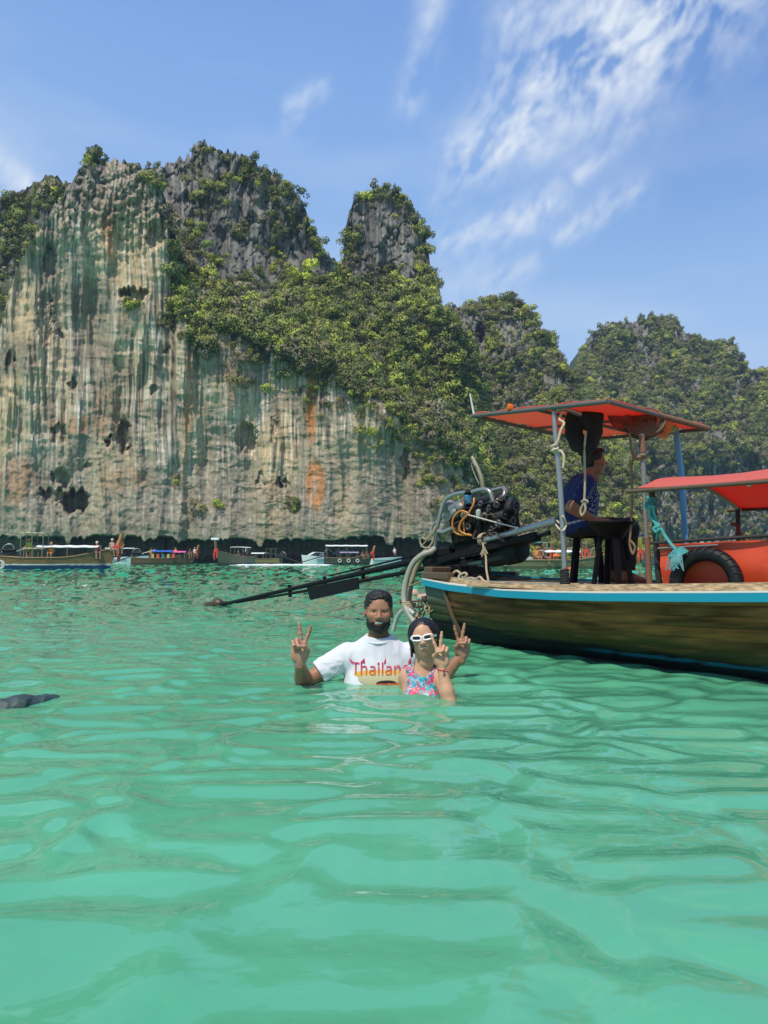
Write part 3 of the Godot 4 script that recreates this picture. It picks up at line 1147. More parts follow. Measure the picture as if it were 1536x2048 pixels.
func lone_trees() -> void:
	# trees that stand out from the growth one by one
	var bright := Color(0.34, 0.40, 0.045)
	var lime := Color(0.42, 0.46, 0.05)
	var mid := Color(0.17, 0.22, 0.045)
	var dull := Color(0.12, 0.135, 0.05)
	for q in [
		["cliff0", 262, 342, 1.0, mid, "round green bush on the wall's crest, right of its highest point"],
		["cliff0", 322, 372, 1.6, lime, "bright lime green tree on the sloping right shoulder of the wall's crest"],
		["cliff0", 402, 1014, 1.5, bright, "bright green shrub alone on the grey foot of the wall above the boats"],
		["cliff0", 592, 1014, 1.7, dull, "dull green shrub on the wall just left of the lower rust stain"],
		["cliff0", 268, 612, 1.6, mid, "small bush growing under the dark overhang in the wall's middle"],
		["peak0", 442, 376, 3.0, bright, "yellow green tree standing out on the left face of the tallest peak"],
		["peak0", 486, 322, 1.6, dull, "dark rounded tree on the skyline right of the tallest peak's summit"],
		["peak0", 412, 492, 3.2, Color(0.20, 0.33, 0.05), "fresh green tree in the gap left of the tallest peak's rock face"],
		["peak0", 520, 498, 2.0, mid, "green tree halfway down the right of the tallest peak"],
		["peak0", 540, 508, 2.2, lime, "pale lime tree on a ledge below the tallest peak's right side"],
		["peak0", 700, 462, 2.2, mid, "green tree clinging to the left edge of the pillar"],
		["peak0", 690, 622, 3.2, lime, "brightest lime green tree in the forest below the pillar"],
		["peak0", 625, 640, 3.0, bright, "yellow green tree in the forest left of the brightest lime tree"],
		["peak0", 560, 655, 3.0, bright, "spreading yellow green tree just above the wall's bare rock"],
		["peak0", 870, 752, 2.8, mid, "green tree low on the forest slope above the boat's engine"],
		["peak0", 735, 560, 3.4, dull, "large dark crowned tree at the foot of the pillar"],
		["hill0", 30, 440, 3.2, mid, "broad green tree on the hill at the left edge"],
		["hill0", 70, 458, 2.2, lime, "lime green tree beside the wall on the hill at the left edge"],
		["hill1", 1230, 905, 2.6, bright, "yellow green tree on the slope behind the helmsman's stool"],
		["hill1", 1075, 700, 2.4, mid, "green tree high on the hill with the small cave"],
		["hill1", 1215, 1010, 3.0, bright, "bright green tree low on the slope, right of the helmsman's back"]]:
		var p := on_ground(q[0], q[1], q[2])
		var z: float = q[3]
		var t := thing("tree", q[5], "tree", p)
		base_of[t] = Vector3.ZERO
		t.position.y -= z * 0.4
		var s := Shape.new()
		s.tube(path([Vector3(0, -0.4, -0.3), Vector3(0.1, z * 0.35, 0.15), Vector3(-0.05, z * 0.9, 0.3)], 3), [0.16, 0.14, 0.13, 0.11, 0.09, 0.07, 0.05], 6)
		part(t, "trunk", s, mat("tree_bark", Color(0.16, 0.13, 0.10), 0.9))
		var c := MeshInstance3D.new()
		c.name = "crown"
		c.mesh = leaf_meshes[int(q[1]) % 3]
		var m := mat("crown_" + q[4].to_html(), q[4], 0.75, 0.0, {"vertex_color_use_as_albedo": true, "backlight_enabled": true, "backlight": Color(q[4].r * 1.6, q[4].g * 1.6, q[4].b * 1.2).linear_to_srgb()})
		c.material_override = m
		c.transform = Transform3D(Basis(Vector3.UP, q[1]).scaled(Vector3(z, z * 0.85, z)), Vector3(0, z * 0.2, 0.35))
		t.add_child(c, true)


func make_mountains() -> void:
	var vn := n_veg
	var vf := n_vegf
	# the great wall above the boats
	var ledge_line: Line
	var crest := [[-160, 760], [-40, 690], [0, 650], [18, 590], [40, 520], [70, 470], [100, 425], [130, 385], [150, 350], [175, 318], [192, 312], [207, 318], [240, 324], [262, 326], [298, 345], [322, 375], [336, 420], [346, 500], [352, 575], [420, 608], [520, 640], [600, 668], [670, 705], [740, 760], [800, 805], [860, 832], [915, 858], [942, 890], [955, 950], [962, 1040], [972, 1126]]
	var ledge := [[330, 560], [350, 600], [420, 640], [520, 680], [600, 700], [670, 735], [740, 795], [800, 842], [860, 872], [915, 902], [945, 935], [1000, 960]]
	ledge_line = Line.new(ledge)
	massif("cliff", "tall streaked limestone wall rising from the water behind the boats", 0, -160, 972, 1131, crest, 165.0, 640, 500, 7.0,
		func(px, py, p, top):
			var d: float = wall_depth(px, py, p) + 0.035 * p.y
			var over := maxf(0.0, ledge_line.y(px) - py) if px > 340 else 0.0
			return d + over * 0.13,
		func(px, py, p, top):
			var g := 0.0
			if px > 338: g = ss(-30, 30, ledge_line.y(px) - py + 105.0 * vn.get_noise_2d(p.x * 0.8, p.y * 0.8) + 45.0 * vf.get_noise_2d(p.x, p.y)) * 0.95
			g = maxf(g, 0.9 * at_spots_3.near(px, py) * ss(-0.4, 0.3, vf.get_noise_2d(p.x, p.y)))
			g = maxf(g, 0.05 * ss(380, 460, px) * ss(140, 20, py - ledge_line.y(px)))
			g = maxf(g, 0.30 * ss(830, 960, px) * ss(0.0, 0.3, vn.get_noise_2d(p.x * 1.5, p.y * 1.5)))
			return g,
		2500, Vector2(1.3, 3.4), [0.20, 0.24, 0.19, 0.13, 0.04, 0.12, 0.08, 0.06], 11, 14.0)
	# the peaks that stand behind it
	var peaks := [[250, 345], [300, 335], [330, 326], [355, 318], [382, 312], [387, 288], [398, 285], [420, 290], [436, 302], [470, 308], [495, 318], [520, 332], [550, 345], [580, 366], [600, 395], [614, 430], [632, 470], [642, 500], [655, 512], [688, 520], [690, 470], [698, 425], [706, 400], [722, 388], [760, 379], [795, 383], [822, 402], [836, 432], [850, 470], [858, 520], [866, 565], [876, 606], [905, 640], [935, 690], [955, 760], [975, 860], [990, 960], [1010, 1126]]
	massif("peak", "craggy grey peaks with green growth above the streaked wall", 1, 250, 1010, 1000, peaks, 178.0, 420, 340, 9.0,
		func(px, py, p, top):
			var foot := line_spots_7.y(px)
			var d: float = crag_depth(p, 1.0 if py < foot else 0.55) + 0.10 * maxf(0.0, foot - py) * 0.12
			d += clampf((line_spots_8.y(px) - py) / 150.0, 0.0, 1.3) * 20.0
			d += 14.0 * ss(645, 690, px) * ss(640, 560, py)
			d += 16.0 * ss(900, 1010, px)
			return d,
		func(px, py, p, top):
			var foot := line_spots_9.y(px)
			var g := 0.95 * ss(-20, 30, py - foot + 25.0 * vn.get_noise_2d(p.x, p.y))
			var up := 0.10 if px < 665 else 0.0
			g = maxf(g, ss(0.62 - up, 0.82 - up, 0.5 + vn.get_noise_2d(p.x * 1.3, p.y * 1.3)) * (up + 0.45))
			if px > 665: g = maxf(g, 0.75 * ss(45, 12, py - top) * ss(700, 730, px) + 0.6 * ss(820, 845, px))
			else: g = maxf(g, 0.55 * ss(60, 10, py - top) * ss(470, 560, px))
			return g * (0.75 + 0.5 * vf.get_noise_2d(p.x, p.y)),
		4600, Vector2(1.3, 4.0), [0.20, 0.27, 0.21, 0.14, 0.05, 0.08, 0.05, 0.03], 23, 30.0)
	# the green shoulder at the left edge
	var left := [[-260, 420], [-100, 400], [0, 392], [30, 385], [55, 378], [80, 360], [105, 353], [130, 362], [170, 380], [230, 420], [300, 560], [330, 1126]]
	massif("hill", "green rocky hill behind the left end of the wall", 1, -260, 330, 1131, left, 205.0, 220, 240, 8.0,
		func(px, py, p, top): return crag_depth(p, 0.8) + 0.25 * p.y,
		func(px, py, p, top): return ss(-0.22, 0.12, vn.get_noise_2d(p.x * 1.2, p.y * 1.2) + 0.15) * 0.95,
		1500, Vector2(1.8, 3.6), [0.24, 0.26, 0.2, 0.16, 0.05, 0.06, 0.03, 0.02], 31)
	# the valley side behind the moored boat
	var mid := [[860, 660], [890, 625], [905, 612], [925, 620], [950, 612], [965, 604], [985, 598], [1018, 594], [1032, 598], [1050, 612], [1068, 640], [1090, 662], [1112, 690], [1130, 718], [1142, 740], [1152, 765], [1165, 800], [1195, 850], [1235, 885], [1262, 930], [1290, 1010], [1310, 1060], [1330, 1126]]
	massif("hill", "steep overgrown hill with a small cave, behind the moored boat", 2, 860, 1330, 1128, mid, 262.0, 330, 400, 8.0,
		func(px, py, p, top):
			var d: float = crag_depth(p, 1.15) + clampf((860.0 - py) / 260.0, 0.0, 1.0) * 22.0 - 22.0 + clampf((1128.0 - py) / 260.0, 0, 1) * 26.0
			d += 9.0 * (1.0 - ss(0.5, 1.0, Vector2((px - 961) / 11.0, (py - 668) / 26.0).length()))
			return d + 12.0 * ss(1180, 1330, px),
		func(px, py, p, top):
			var g := 0.9 * ss(-0.45, 0.05, vn.get_noise_2d(p.x * 0.9, p.y * 0.9)) + 0.1
			g *= 1.0 - 0.85 * at_spots_4.near(px, py)
			g = maxf(g, 0.9 * ss(800, 850, py + 25.0 * vn.get_noise_2d(p.x, p.y)))
			return g * (0.8 + 0.45 * vf.get_noise_2d(p.x, p.y)),
		5000, Vector2(1.5, 3.8), [0.12, 0.20, 0.22, 0.13, 0.03, 0.18, 0.12, 0.10], 41)
	# the far hill on the right
	var far := [[1080, 860], [1120, 800], [1148, 745], [1158, 722], [1164, 700], [1176, 678], [1198, 657], [1222, 652], [1250, 646], [1275, 640], [1302, 634], [1330, 637], [1350, 642], [1365, 655], [1388, 682], [1412, 686], [1440, 682], [1468, 692], [1486, 718], [1500, 738], [1536, 748], [1600, 770], [1700, 800], [1850, 860]]
	massif("hill", "broad far hill covered in dull green forest at the right", 2, 1080, 1850, 1126, far, 400.0, 400, 330, 7.0,
		func(px, py, p, top): return crag_depth(p, 1.8) + clampf((900.0 - py) / 260.0, 0, 1.0) * 60.0,
		func(px, py, p, top):
			var g := 0.95 * ss(-0.55, -0.05, vn.get_noise_2d(p.x * 0.6, p.y * 0.6)) + 0.08
			g *= 1.0 - 0.85 * at_spots_5.near(px, py)
			g *= 1.0 - 0.75 * ss(1250, 1330, px) * ss(880, 950, py + 50.0 * vn.get_noise_2d(p.x * 0.5, p.y * 0.3))
			return g * (0.8 + 0.4 * vf.get_noise_2d(p.x, p.y)),
		7000, Vector2(2.0, 4.6), [0.24, 0.30, 0.22, 0.07, 0.01, 0.10, 0.06, 0.02], 53, 80.0)
	lone_trees()


# ---------------------------------------------------------------- the moored longtail boat
const G_HALF := [[-0.25, 0.40], [-0.19, 0.42], [0.18, 0.51], [0.87, 0.70], [1.39, 0.79], [1.81, 0.85], [2.5, 0.90], [4.0, 0.95], [6.0, 0.80], [7.4, 0.42], [8.3, 0.05]]
const W_HALF := [[-0.2, 0.31], [0.07, 0.35], [0.7, 0.43], [1.5, 0.45], [2.3, 0.56], [3.0, 0.64], [4.5, 0.70], [6.0, 0.55], [7.4, 0.22], [8.3, 0.02]]
const SHEER := [[-0.25, 0.525], [0.2, 0.485], [0.9, 0.462], [1.4, 0.465], [1.8, 0.475], [2.5, 0.50], [4.0, 0.56], [6.0, 0.78], [7.4, 1.12], [8.3, 1.5]]


func rail(s: Shape, line: PackedVector3Array, w: float, h: float, dv: float, dy: float, side: float) -> void:
	# a strip of oblong section that follows the gunwale, pushed out by dv and up by dy
	var rows := []
	for p in line:
		rows.append(PackedVector3Array([p + Vector3(0, dy, side * dv), p + Vector3(0, dy + h, side * dv), p + Vector3(0, dy + h, side * (dv + w)), p + Vector3(0, dy, side * (dv + w))]))
	for k in rows.size() - 1:
		for e in 4:
			s.quad(rows[k][e], rows[k + 1][e], rows[k + 1][(e + 1) % 4], rows[k][(e + 1) % 4])
	s.quad(rows[0][0], rows[0][1], rows[0][2], rows[0][3])
	s.quad(rows[-1][0], rows[-1][1], rows[-1][2], rows[-1][3])


func hull_point(x: float, t: float, side: float) -> Vector3:
	# t runs from the keel (0) over the waterline (0.45) to the gunwale (1)
	var g := lin(G_HALF, x)
	var w := lin(W_HALF, x)
	var y := lin(SHEER, x)
	var p: Vector2
	if t < 0.45:
		var q := t / 0.45
		p = Vector2(w * sin(q * PI * 0.5) , -0.28 * (1.0 - q * q))
	else:
		var q := (t - 0.45) / 0.55
		p = Vector2(lerpf(w, g, q) + 0.035 * sin(q * PI), y * q)
	return Vector3(x + 0.27 * (1.0 - ss(0.0, 1.0, x)) * (0.5 - p.y) * 0.6 + (0.5 * ss(7.0, 8.3, x) * (p.y - 0.5)), p.y, side * p.x)


func plank(t0: float, t1: float, side: float, seed_: float) -> Shape:
	var s := Shape.new()
	var rows := []
	var xs := []
	for k in 46: xs.append(lerpf(-0.2, 3.6, k / 45.0))
	for k in 12: xs.append(lerpf(3.9, 8.3, k / 11.0))
	for j in 6:
		var row := PackedVector3Array()
		var t := lerpf(t0, t1, j / 5.0)
		for x in xs:
			var p := hull_point(x, t, side)
			# each plank's edges are rounded a little, so that the seams lie deeper
			var e := absf(j / 5.0 * 2.0 - 1.0)
			p.z -= side * 0.007 * e * e * e * e
			p.y += 0.0012 * sin(x * 9.0 + seed_)
			row.append(p)
		rows.append(row)
	s.grid(rows)
	for k in s.v.size():
		var p := s.v[k]
		var a := n_tint.get_noise_3d(p.x * 0.9, p.y * 7.0 + seed_ * 5.0, seed_ * 3.0)
		var b := n_chop.get_noise_3d(p.x * 1.4, p.y * 9.0, seed_)
		var f := n_ripple.get_noise_3d(p.x * 1.2, p.y * 22.0, seed_)
		var c := Color(0.30, 0.112, 0.034).lerp(Color(0.10, 0.040, 0.014), ss(-0.25, 0.4, a)).lerp(Color(0.37, 0.165, 0.06), 0.4 * ss(0.12, 0.45, b))
		c = c * (0.82 + 0.35 * f)
		c = c.lerp(Color(0.07, 0.12, 0.095), 0.85 * (1.0 - ss(0.06, 0.16, p.x + 0.06 * b)))
		# green growth and black bottom paint towards the water
		c = c.lerp(Color(0.035, 0.042, 0.015), 0.85 * (1.0 - ss(0.13, 0.25, p.y + 0.09 * a + 0.03 * b - 0.10 * (1.0 - ss(0.0, 1.6, p.x)))))
		c = c.lerp(Color(0.009, 0.011, 0.012), 1.0 - ss(0.085, 0.125, p.y + 0.02 * b - 0.075 * (1.0 - ss(0.0, 1.7, p.x))))
		if p.x > 1.35 and p.y > 0.058 + 0.008 * b and p.y < 0.085 + 0.01 * b and b < 0.35: c = c.lerp(Color(0.008, 0.09, 0.15), ss(1.35, 1.7, p.x))
		c.a = 1.0
		s.c[k] = c
	return s


func moored_boat() -> void:
	var wood := mat("weathered_wood", Color(0.72, 0.56, 0.35), 0.8, 0.0, wood_maps())
	var dark_wood := mat("dark_wood", Color(0.10, 0.066, 0.04), 0.75)
	var varnish := mat("varnished_planks", Color.WHITE, 0.6, 0.0, {"vertex_color_use_as_albedo": true, "metallic_specular": 0.3})
	var blue := mat("blue_paint", Color(0.005, 0.26, 0.37), 0.45)
	var cream := mat("cream_paint", Color(0.74, 0.68, 0.58), 0.7)
	var black := mat("black_steel", Color(0.010, 0.0105, 0.012), 0.6, 0.0, {"metallic_specular": 0.25})
	var soot := mat("sooty_iron", Color(0.014, 0.013, 0.012), 0.75, 0.0, {"metallic_specular": 0.25})
	var steel := mat("steel_tube", Color(0.36, 0.35, 0.33), 0.38, 0.75)
	var grey := mat("grey_castings", Color(0.25, 0.26, 0.26), 0.5, 0.5)
	var rope := mat("tan_rope", Color(0.40, 0.33, 0.22), 0.95)
	var teal := mat("teal_rope", Color(0.06, 0.30, 0.29), 0.9)
	var red := mat("red_cloth", Color(0.74, 0.20, 0.155), 0.75, 0.0, {"backlight_enabled": true, "backlight": Color(0.95, 0.035, 0.02)})
	var salmon := mat("faded_red_cloth", Color(0.80, 0.34, 0.25), 0.8, 0.0, {"backlight_enabled": true, "backlight": Color(0.95, 0.42, 0.30)})
	var boat := thing("longtail_boat", "wooden longtail boat with blue rail and red canopies, moored nearest on the right", "boat", Vector3.ZERO, boat_frame)
	# --- hull
	var hull := part(boat, "hull", far_hull(), mat("dark_hull", Color(0.05, 0.035, 0.02), 0.6), "")
	var cuts := [0.30, 0.45, 0.54, 0.62, 0.70, 0.78, 0.855, 0.93, 0.995]
	for k in cuts.size() - 1:
		part(hull, "plank", plank(cuts[k], cuts[k + 1], 1.0, k * 1.7), varnish)
	var batten := Shape.new()
	batten.tube(path([hull_point(0.10, 0.97, 1) + Vector3(0, 0, 0.012), hull_point(0.14, 0.7, 1) + Vector3(0, 0, 0.015), hull_point(0.17, 0.47, 1) + Vector3(0, 0, 0.01)], 4), 0.022, 5)
	part(hull, "stern_batten", batten, dark_wood)
	for side in [1.0, -1.0]:
		var line := PackedVector3Array()
		for k in 60: line.append(hull_point(lerpf(-0.2, 3.6, k / 59.0) if k < 48 else lerpf(3.6 * 47 / 59.0, 8.2, (k - 48) / 11.0), 1.0, side))
		var a := Shape.new(); rail(a, line, 0.034, 0.050, 0.0, -0.042, side); part(boat, "rub_rail", a, blue)
		var b := Shape.new(); rail(b, line, 0.058, 0.010, -0.030, 0.009, side); part(boat, "rail_cap", b, cream)
		var c := Shape.new(); rail(c, line, 0.036, 0.052, -0.072, 0.012, side); part(boat, "coaming", c, wood)
		var d := Shape.new(); rail(d, line.slice(2, 26), 0.020, 0.014, -0.094, 0.052, side); part(boat, "coaming_edge", d, blue, "blue painted inner edge")
	# blocks of the stern
	var st := Shape.new()
	st.bar(Vector3(-0.2, 0.565, 0.40), Vector3(0.16, 0.565, 0.47), 0.09, 0.055, Vector3.UP, 0.008)
	st.bar(Vector3(-0.2, 0.565, -0.40), Vector3(0.16, 0.565, -0.47), 0.09, 0.055, Vector3.UP, 0.008)
	st.bar(Vector3(-0.16, 0.58, -0.42), Vector3(-0.16, 0.58, 0.42), 0.10, 0.12, Vector3.UP, 0.01)
	part(boat, "stern_block", st, dark_wood)
	# deck boards
	for k in 11:
		var b := Shape.new()
		var z := -0.66 + k * 0.132
		var x0 := 0.02 if absf(z) < 0.4 else 0.55
		b.box(Transform3D(Basis.IDENTITY, Vector3((x0 + 2.1) * 0.5, 0.500 + 0.002 * (k % 3), z)), Vector3(2.1 - x0, 0.022, 0.126), 0.004)
		part(boat, "deck_board", b, wood if k % 3 else mat("grey_wood", Color(0.30, 0.235, 0.16), 0.85, 0.0, wood_maps()))
	canopies(boat, red, salmon, dark_wood, steel, rope, black)
	engine(black, soot, steel, grey, rope)
	deck_gear(black, rope, teal)
	helmsman()


func wood_maps() -> Dictionary:
	if not M.has("wood_tex"):
		var im := Image.create(256, 256, false, Image.FORMAT_RGB8)
		for y in 256:
			for x in 256:
				var a := n_chop.get_noise_2d(x * 0.012, y * 0.11) * 0.5 + n_ripple.get_noise_2d(x * 0.02, y * 0.16) * 0.35
				var b := n_tint.get_noise_2d(x * 0.02, y * 0.03)
				var g := clampf(0.78 + a * 0.5 + b * 0.25, 0.2, 1.0)
				im.set_pixel(x, y, Color(g, g * 0.97, g * 0.93))
		M["wood_tex"] = ImageTexture.create_from_image(im)
	return {"albedo_texture": M["wood_tex"], "uv1_triplanar": true, "uv1_scale": Vector3(1.6, 4.0, 4.0)}


func far_hull() -> Shape:
	var s := Shape.new()
	for side in [1.0, -1.0]:
		var rows := []
		for j in 14:
			var row := PackedVector3Array()
			for k in 40:
				var p := hull_point(lerpf(-0.2, 8.3, k / 39.0), j / 13.0, side)
				if side > 0.0: p.z = maxf(0.0, p.z - 0.03)
				row.append(p)
			rows.append(row)
		s.grid(rows)
	# transom
	var l := PackedVector3Array()
	var r := PackedVector3Array()
	for j in 14:
		l.append(hull_point(-0.2, j / 13.0, 1.0)); r.append(hull_point(-0.2, j / 13.0, -1.0))
	s.grid([l, r])
	return s


func canopies(boat: Node3D, red: Material, salmon: Material, dark_wood: Material, steel: Material, rope: Material, black: Material) -> void:
	var near := on_boat(1215, 803, 0.75)
	var left := on_boat(945, 832, 0.75)
	var right := on_boat(1419, 858, -0.75)
	var far := left + (right - near)
	far.y -= 0.02
	# --- the small canopy over the helm
	var frame := Shape.new()
	frame.cyl(left, near, 0.017); frame.cyl(near, right, 0.015); frame.cyl(right, far, 0.014); frame.cyl(far, left, 0.014)
	frame.cyl(left.lerp(near, 0.5), far.lerp(right, 0.5), 0.013)
	frame.cyl(left.lerp(far, 0.5), near.lerp(right, 0.5), 0.011)
	part(boat, "canopy_frame", frame, mat("canopy_pole", Color(0.10, 0.095, 0.085), 0.7))
	for half in 2:
		var rows := []
		for j in 10:
			var row := PackedVector3Array()
			for k in 14:
				var u := lerpf(0.0, 0.54, k / 13.0) if half == 0 else lerpf(0.545, 1.0, k / 13.0)
				var w := j / 9.0
				var p := left.lerp(near, u).lerp(far.lerp(right, u), w)
				var sag := 0.016 * sin(PI * fmod(u * 2.0, 1.0)) * sin(PI * fmod(w * 2.0, 1.0)) + 0.012 * n_chop.get_noise_2d(u * 3.0, w * 3.0)
				row.append(p + Vector3(0, 0.020 - sag, 0))
			rows.append(row)
		var s := Shape.new()
		s.slab(rows, Vector3(0, 0.004, 0))
		part(boat, "canopy_cloth", s, salmon if half == 0 else red, "faded salmon half of the cloth" if half == 0 else "bright red half of the cloth")
	# lashings round the front pole
	var lash := Shape.new()
	for k in 22:
		var t := 0.48 + 0.5 * k / 22.0
		var p := near.lerp(right, t)
		var d := (right - near).normalized()
		var x := d.cross(Vector3.UP).normalized()
		var ring := PackedVector3Array()
		for q in 8: ring.append(p + (x * cos(q * TAU / 7) + Vector3.UP * sin(q * TAU / 7)) * 0.019 + d * (0.02 * q / 7.0))
		lash.tube(ring, 0.006, 5)
	part(boat, "lashing", lash, mat("brown_cord", Color(0.22, 0.12, 0.07), 0.95))
	var lights := Shape.new()
	var lp := left.lerp(near, 0.315) + Vector3(0, 0.012, 0)
	lights.lathe(Transform3D(Basis.IDENTITY, lp), [[0.0, 0.0], [0.024, 0.0], [0.026, 0.012], [0.026, 0.034], [0.020, 0.046], [0.0, 0.050]], 16)
	part(boat, "beacon", lights, mat("orange_plastic", Color(0.85, 0.20, 0.01), 0.35, 0.0, {"backlight_enabled": true, "backlight": Color(0.9, 0.5, 0.1)}), "small orange beacon on the canopy edge")
	var whip := Shape.new()
	whip.cyl(on_boat(949, 834, 0.75), on_boat(940, 788, 0.75), 0.010, 0.006, 8)
	part(boat, "whip_pole", whip, mat("pale_pole", Color(0.55, 0.55, 0.50), 0.7))
	# posts
	var p1 := Shape.new()
	p1.tube(path([on_boat(1131, 1168, 0.72), on_boat(1122, 1000, 0.72), on_boat(1109, 838, 0.72), on_boat(1111, 824, 0.71), on_boat(1119, 818, 0.69), on_boat(1136, 819, 0.62), on_boat(1160, 828, 0.5)], 5), 0.019, 12)
	part(boat, "canopy_post", p1, steel, "bent stainless steel post")
	var p2 := Shape.new()
	p2.tube(PackedVector3Array([on_boat(1299, 1172, 0.25), on_boat(1291, 1030, 0.25), on_boat(1283, 868, 0.25)]), 0.017, 10)
	part(boat, "canopy_post", p2, mat("worn_steel", Color(0.30, 0.26, 0.23), 0.4, 0.6))
	var p2b := Shape.new()
	p2b.tube(PackedVector3Array([on_boat(1299.5, 1172, 0.25), on_boat(1294, 1075, 0.25)]), 0.020, 10)
	part(boat, "post_wrapping", p2b, mat("rusty_wrap", Color(0.20, 0.10, 0.06), 0.9))
	var p2c := Shape.new()
	p2c.tube(PackedVector3Array([on_boat(1286, 905, 0.25), on_boat(1283, 872, 0.25)]), 0.021, 10)
	part(boat, "post_wrapping", p2c, mat("rusty_wrap", Color.BLACK))
	var p3 := Shape.new()
	p3.tube(PackedVector3Array([Vector3(1.70, 0.5, -0.65), on_boat(1364, 965, -0.65), on_boat(1350, 846, -0.65)]), 0.024, 12)
	part(boat, "canopy_post", p3, mat("pale_blue_paint", Color(0.10, 0.33, 0.55), 0.5), "pale blue painted post")
	# --- the long canopy over the seats
	var x0 := 2.06
	var x1 := 6.0
	var arch := func(t: float) -> Vector3:
		# from the near edge (0) over the crown to the far edge (1)
		return Vector3(0, lerpf(1.145, 1.095, t) + 0.135 * sin(PI * pow(t, 0.9)), lerpf(0.80, -0.78, t))
	var rows := []
	for k in 26:
		var row := PackedVector3Array()
		for j in 19:
			var p: Vector3 = arch.call(j / 18.0)
			p.x = lerpf(x0, x1, k / 25.0) + (0.02 * sin(j * 1.3) if k == 0 else 0.0)
			p.y += 0.012 - 0.010 * absf(sin(PI * (p.x - x0) / 0.66)) + 0.006 * n_chop.get_noise_2d(p.x * 2.0, j * 0.2)
			row.append(p)
		rows.append(row)
	var top := Shape.new()
	top.slab(rows, Vector3(0, 0.004, 0))
	part(boat, "roof_cloth", top, red, "red roof cloth")
	for k in 7:
		var x := x0 + 0.02 + k * 0.66
		var pts := PackedVector3Array()
		for j in 21:
			var p: Vector3 = arch.call(j / 20.0)
			pts.append(Vector3(x, p.y - 0.012, p.z))
		var s := Shape.new()
		s.tube(pts, 0.016, 8)
		part(boat, "roof_hoop", s, mat("pale_hoop", Color(0.40, 0.36, 0.28), 0.7))
	for t in [0.0, 0.5, 1.0]:
		var a: Vector3 = arch.call(t)
		var s := Shape.new()
		s.cyl(Vector3(x0 - 0.08, a.y - 0.004, a.z), Vector3(x1, a.y - 0.004, a.z), 0.013)
		part(boat, "roof_pole", s, dark_wood)
	for z in [0.62, -0.72]:
		for x in [2.08, 3.4, 4.72]:
			var s := Shape.new()
			if z > 0.0 and x < 3.0: s.tube(PackedVector3Array([Vector3(2.09, 0.51, 0.60), on_boat(1310, 1050, 0.60), on_boat(1303, 980, 0.62)]), 0.020, 10)
			else: s.tube(PackedVector3Array([Vector3(x, 0.5, z), Vector3(x, 1.11, z)]), 0.018, 10)
			part(boat, "roof_post", s, mat("black_post", Color(0.025, 0.022, 0.02), 0.6))
	var tie := Shape.new()
	tie.tube(path([on_boat(1463, 1048, -0.70), on_boat(1473, 1050, -0.68), on_boat(1480, 1068, -0.68), on_boat(1492, 1084, -0.68)], 5), [0.012, 0.013, 0.014, 0.014, 0.014, 0.015, 0.014, 0.013, 0.014, 0.013, 0.012, 0.012, 0.012, 0.011, 0.010, 0.008], 6)
	part(boat, "cloth_tie", tie, mat("dull_red_cloth", Color(0.20, 0.035, 0.03), 0.9), "dull red strip of cloth tied to the post")
	# --- side boards between seats and rail
	var board := mat("orange_red_board", Color(0.62, 0.062, 0.015), 0.5)
	for z in [0.685, -0.72]:
		var s := Shape.new()
		var rr := []
		for j in 8:
			var row := PackedVector3Array()
			for k in 24:
				var t := j / 7.0
				var x := lerpf(2.16 - 0.025 * t, 5.6, k / 23.0)
				row.append(Vector3(x, lerpf(0.49, 0.800 + 0.018 * ss(2.1, 2.9, x), t), z + 0.010 * n_wave.get_noise_2d(x * 1.6, t * 1.2) * 2.0))
			rr.append(row)
		s.slab(rr, Vector3(0, 0, -0.012))
		part(boat, "side_board", s, board)
		var q := Shape.new()
		q.cyl(Vector3(2.09, 0.808, z + 0.02), Vector3(2.85, 0.842, z + 0.02), 0.011)
		q.cyl(Vector3(2.85, 0.842, z + 0.02), Vector3(5.6, 0.85, z + 0.02), 0.011)
		part(boat, "grab_rail", q, mat("black_post", Color.BLACK))
		var q2 := Shape.new()
		q2.cyl(Vector3(2.14, 0.775, z + 0.022), Vector3(2.52, 0.79, z + 0.022), 0.006)
		part(boat, "thin_rod", q2, steel)
	for x in [2.6, 3.3, 4.0]:
		var s := Shape.new()
		s.box(Transform3D(Basis.IDENTITY, Vector3(x, 0.62, 0)), Vector3(0.26, 0.03, 1.2), 0.006)
		part(boat, "thwart", s, dark_wood)


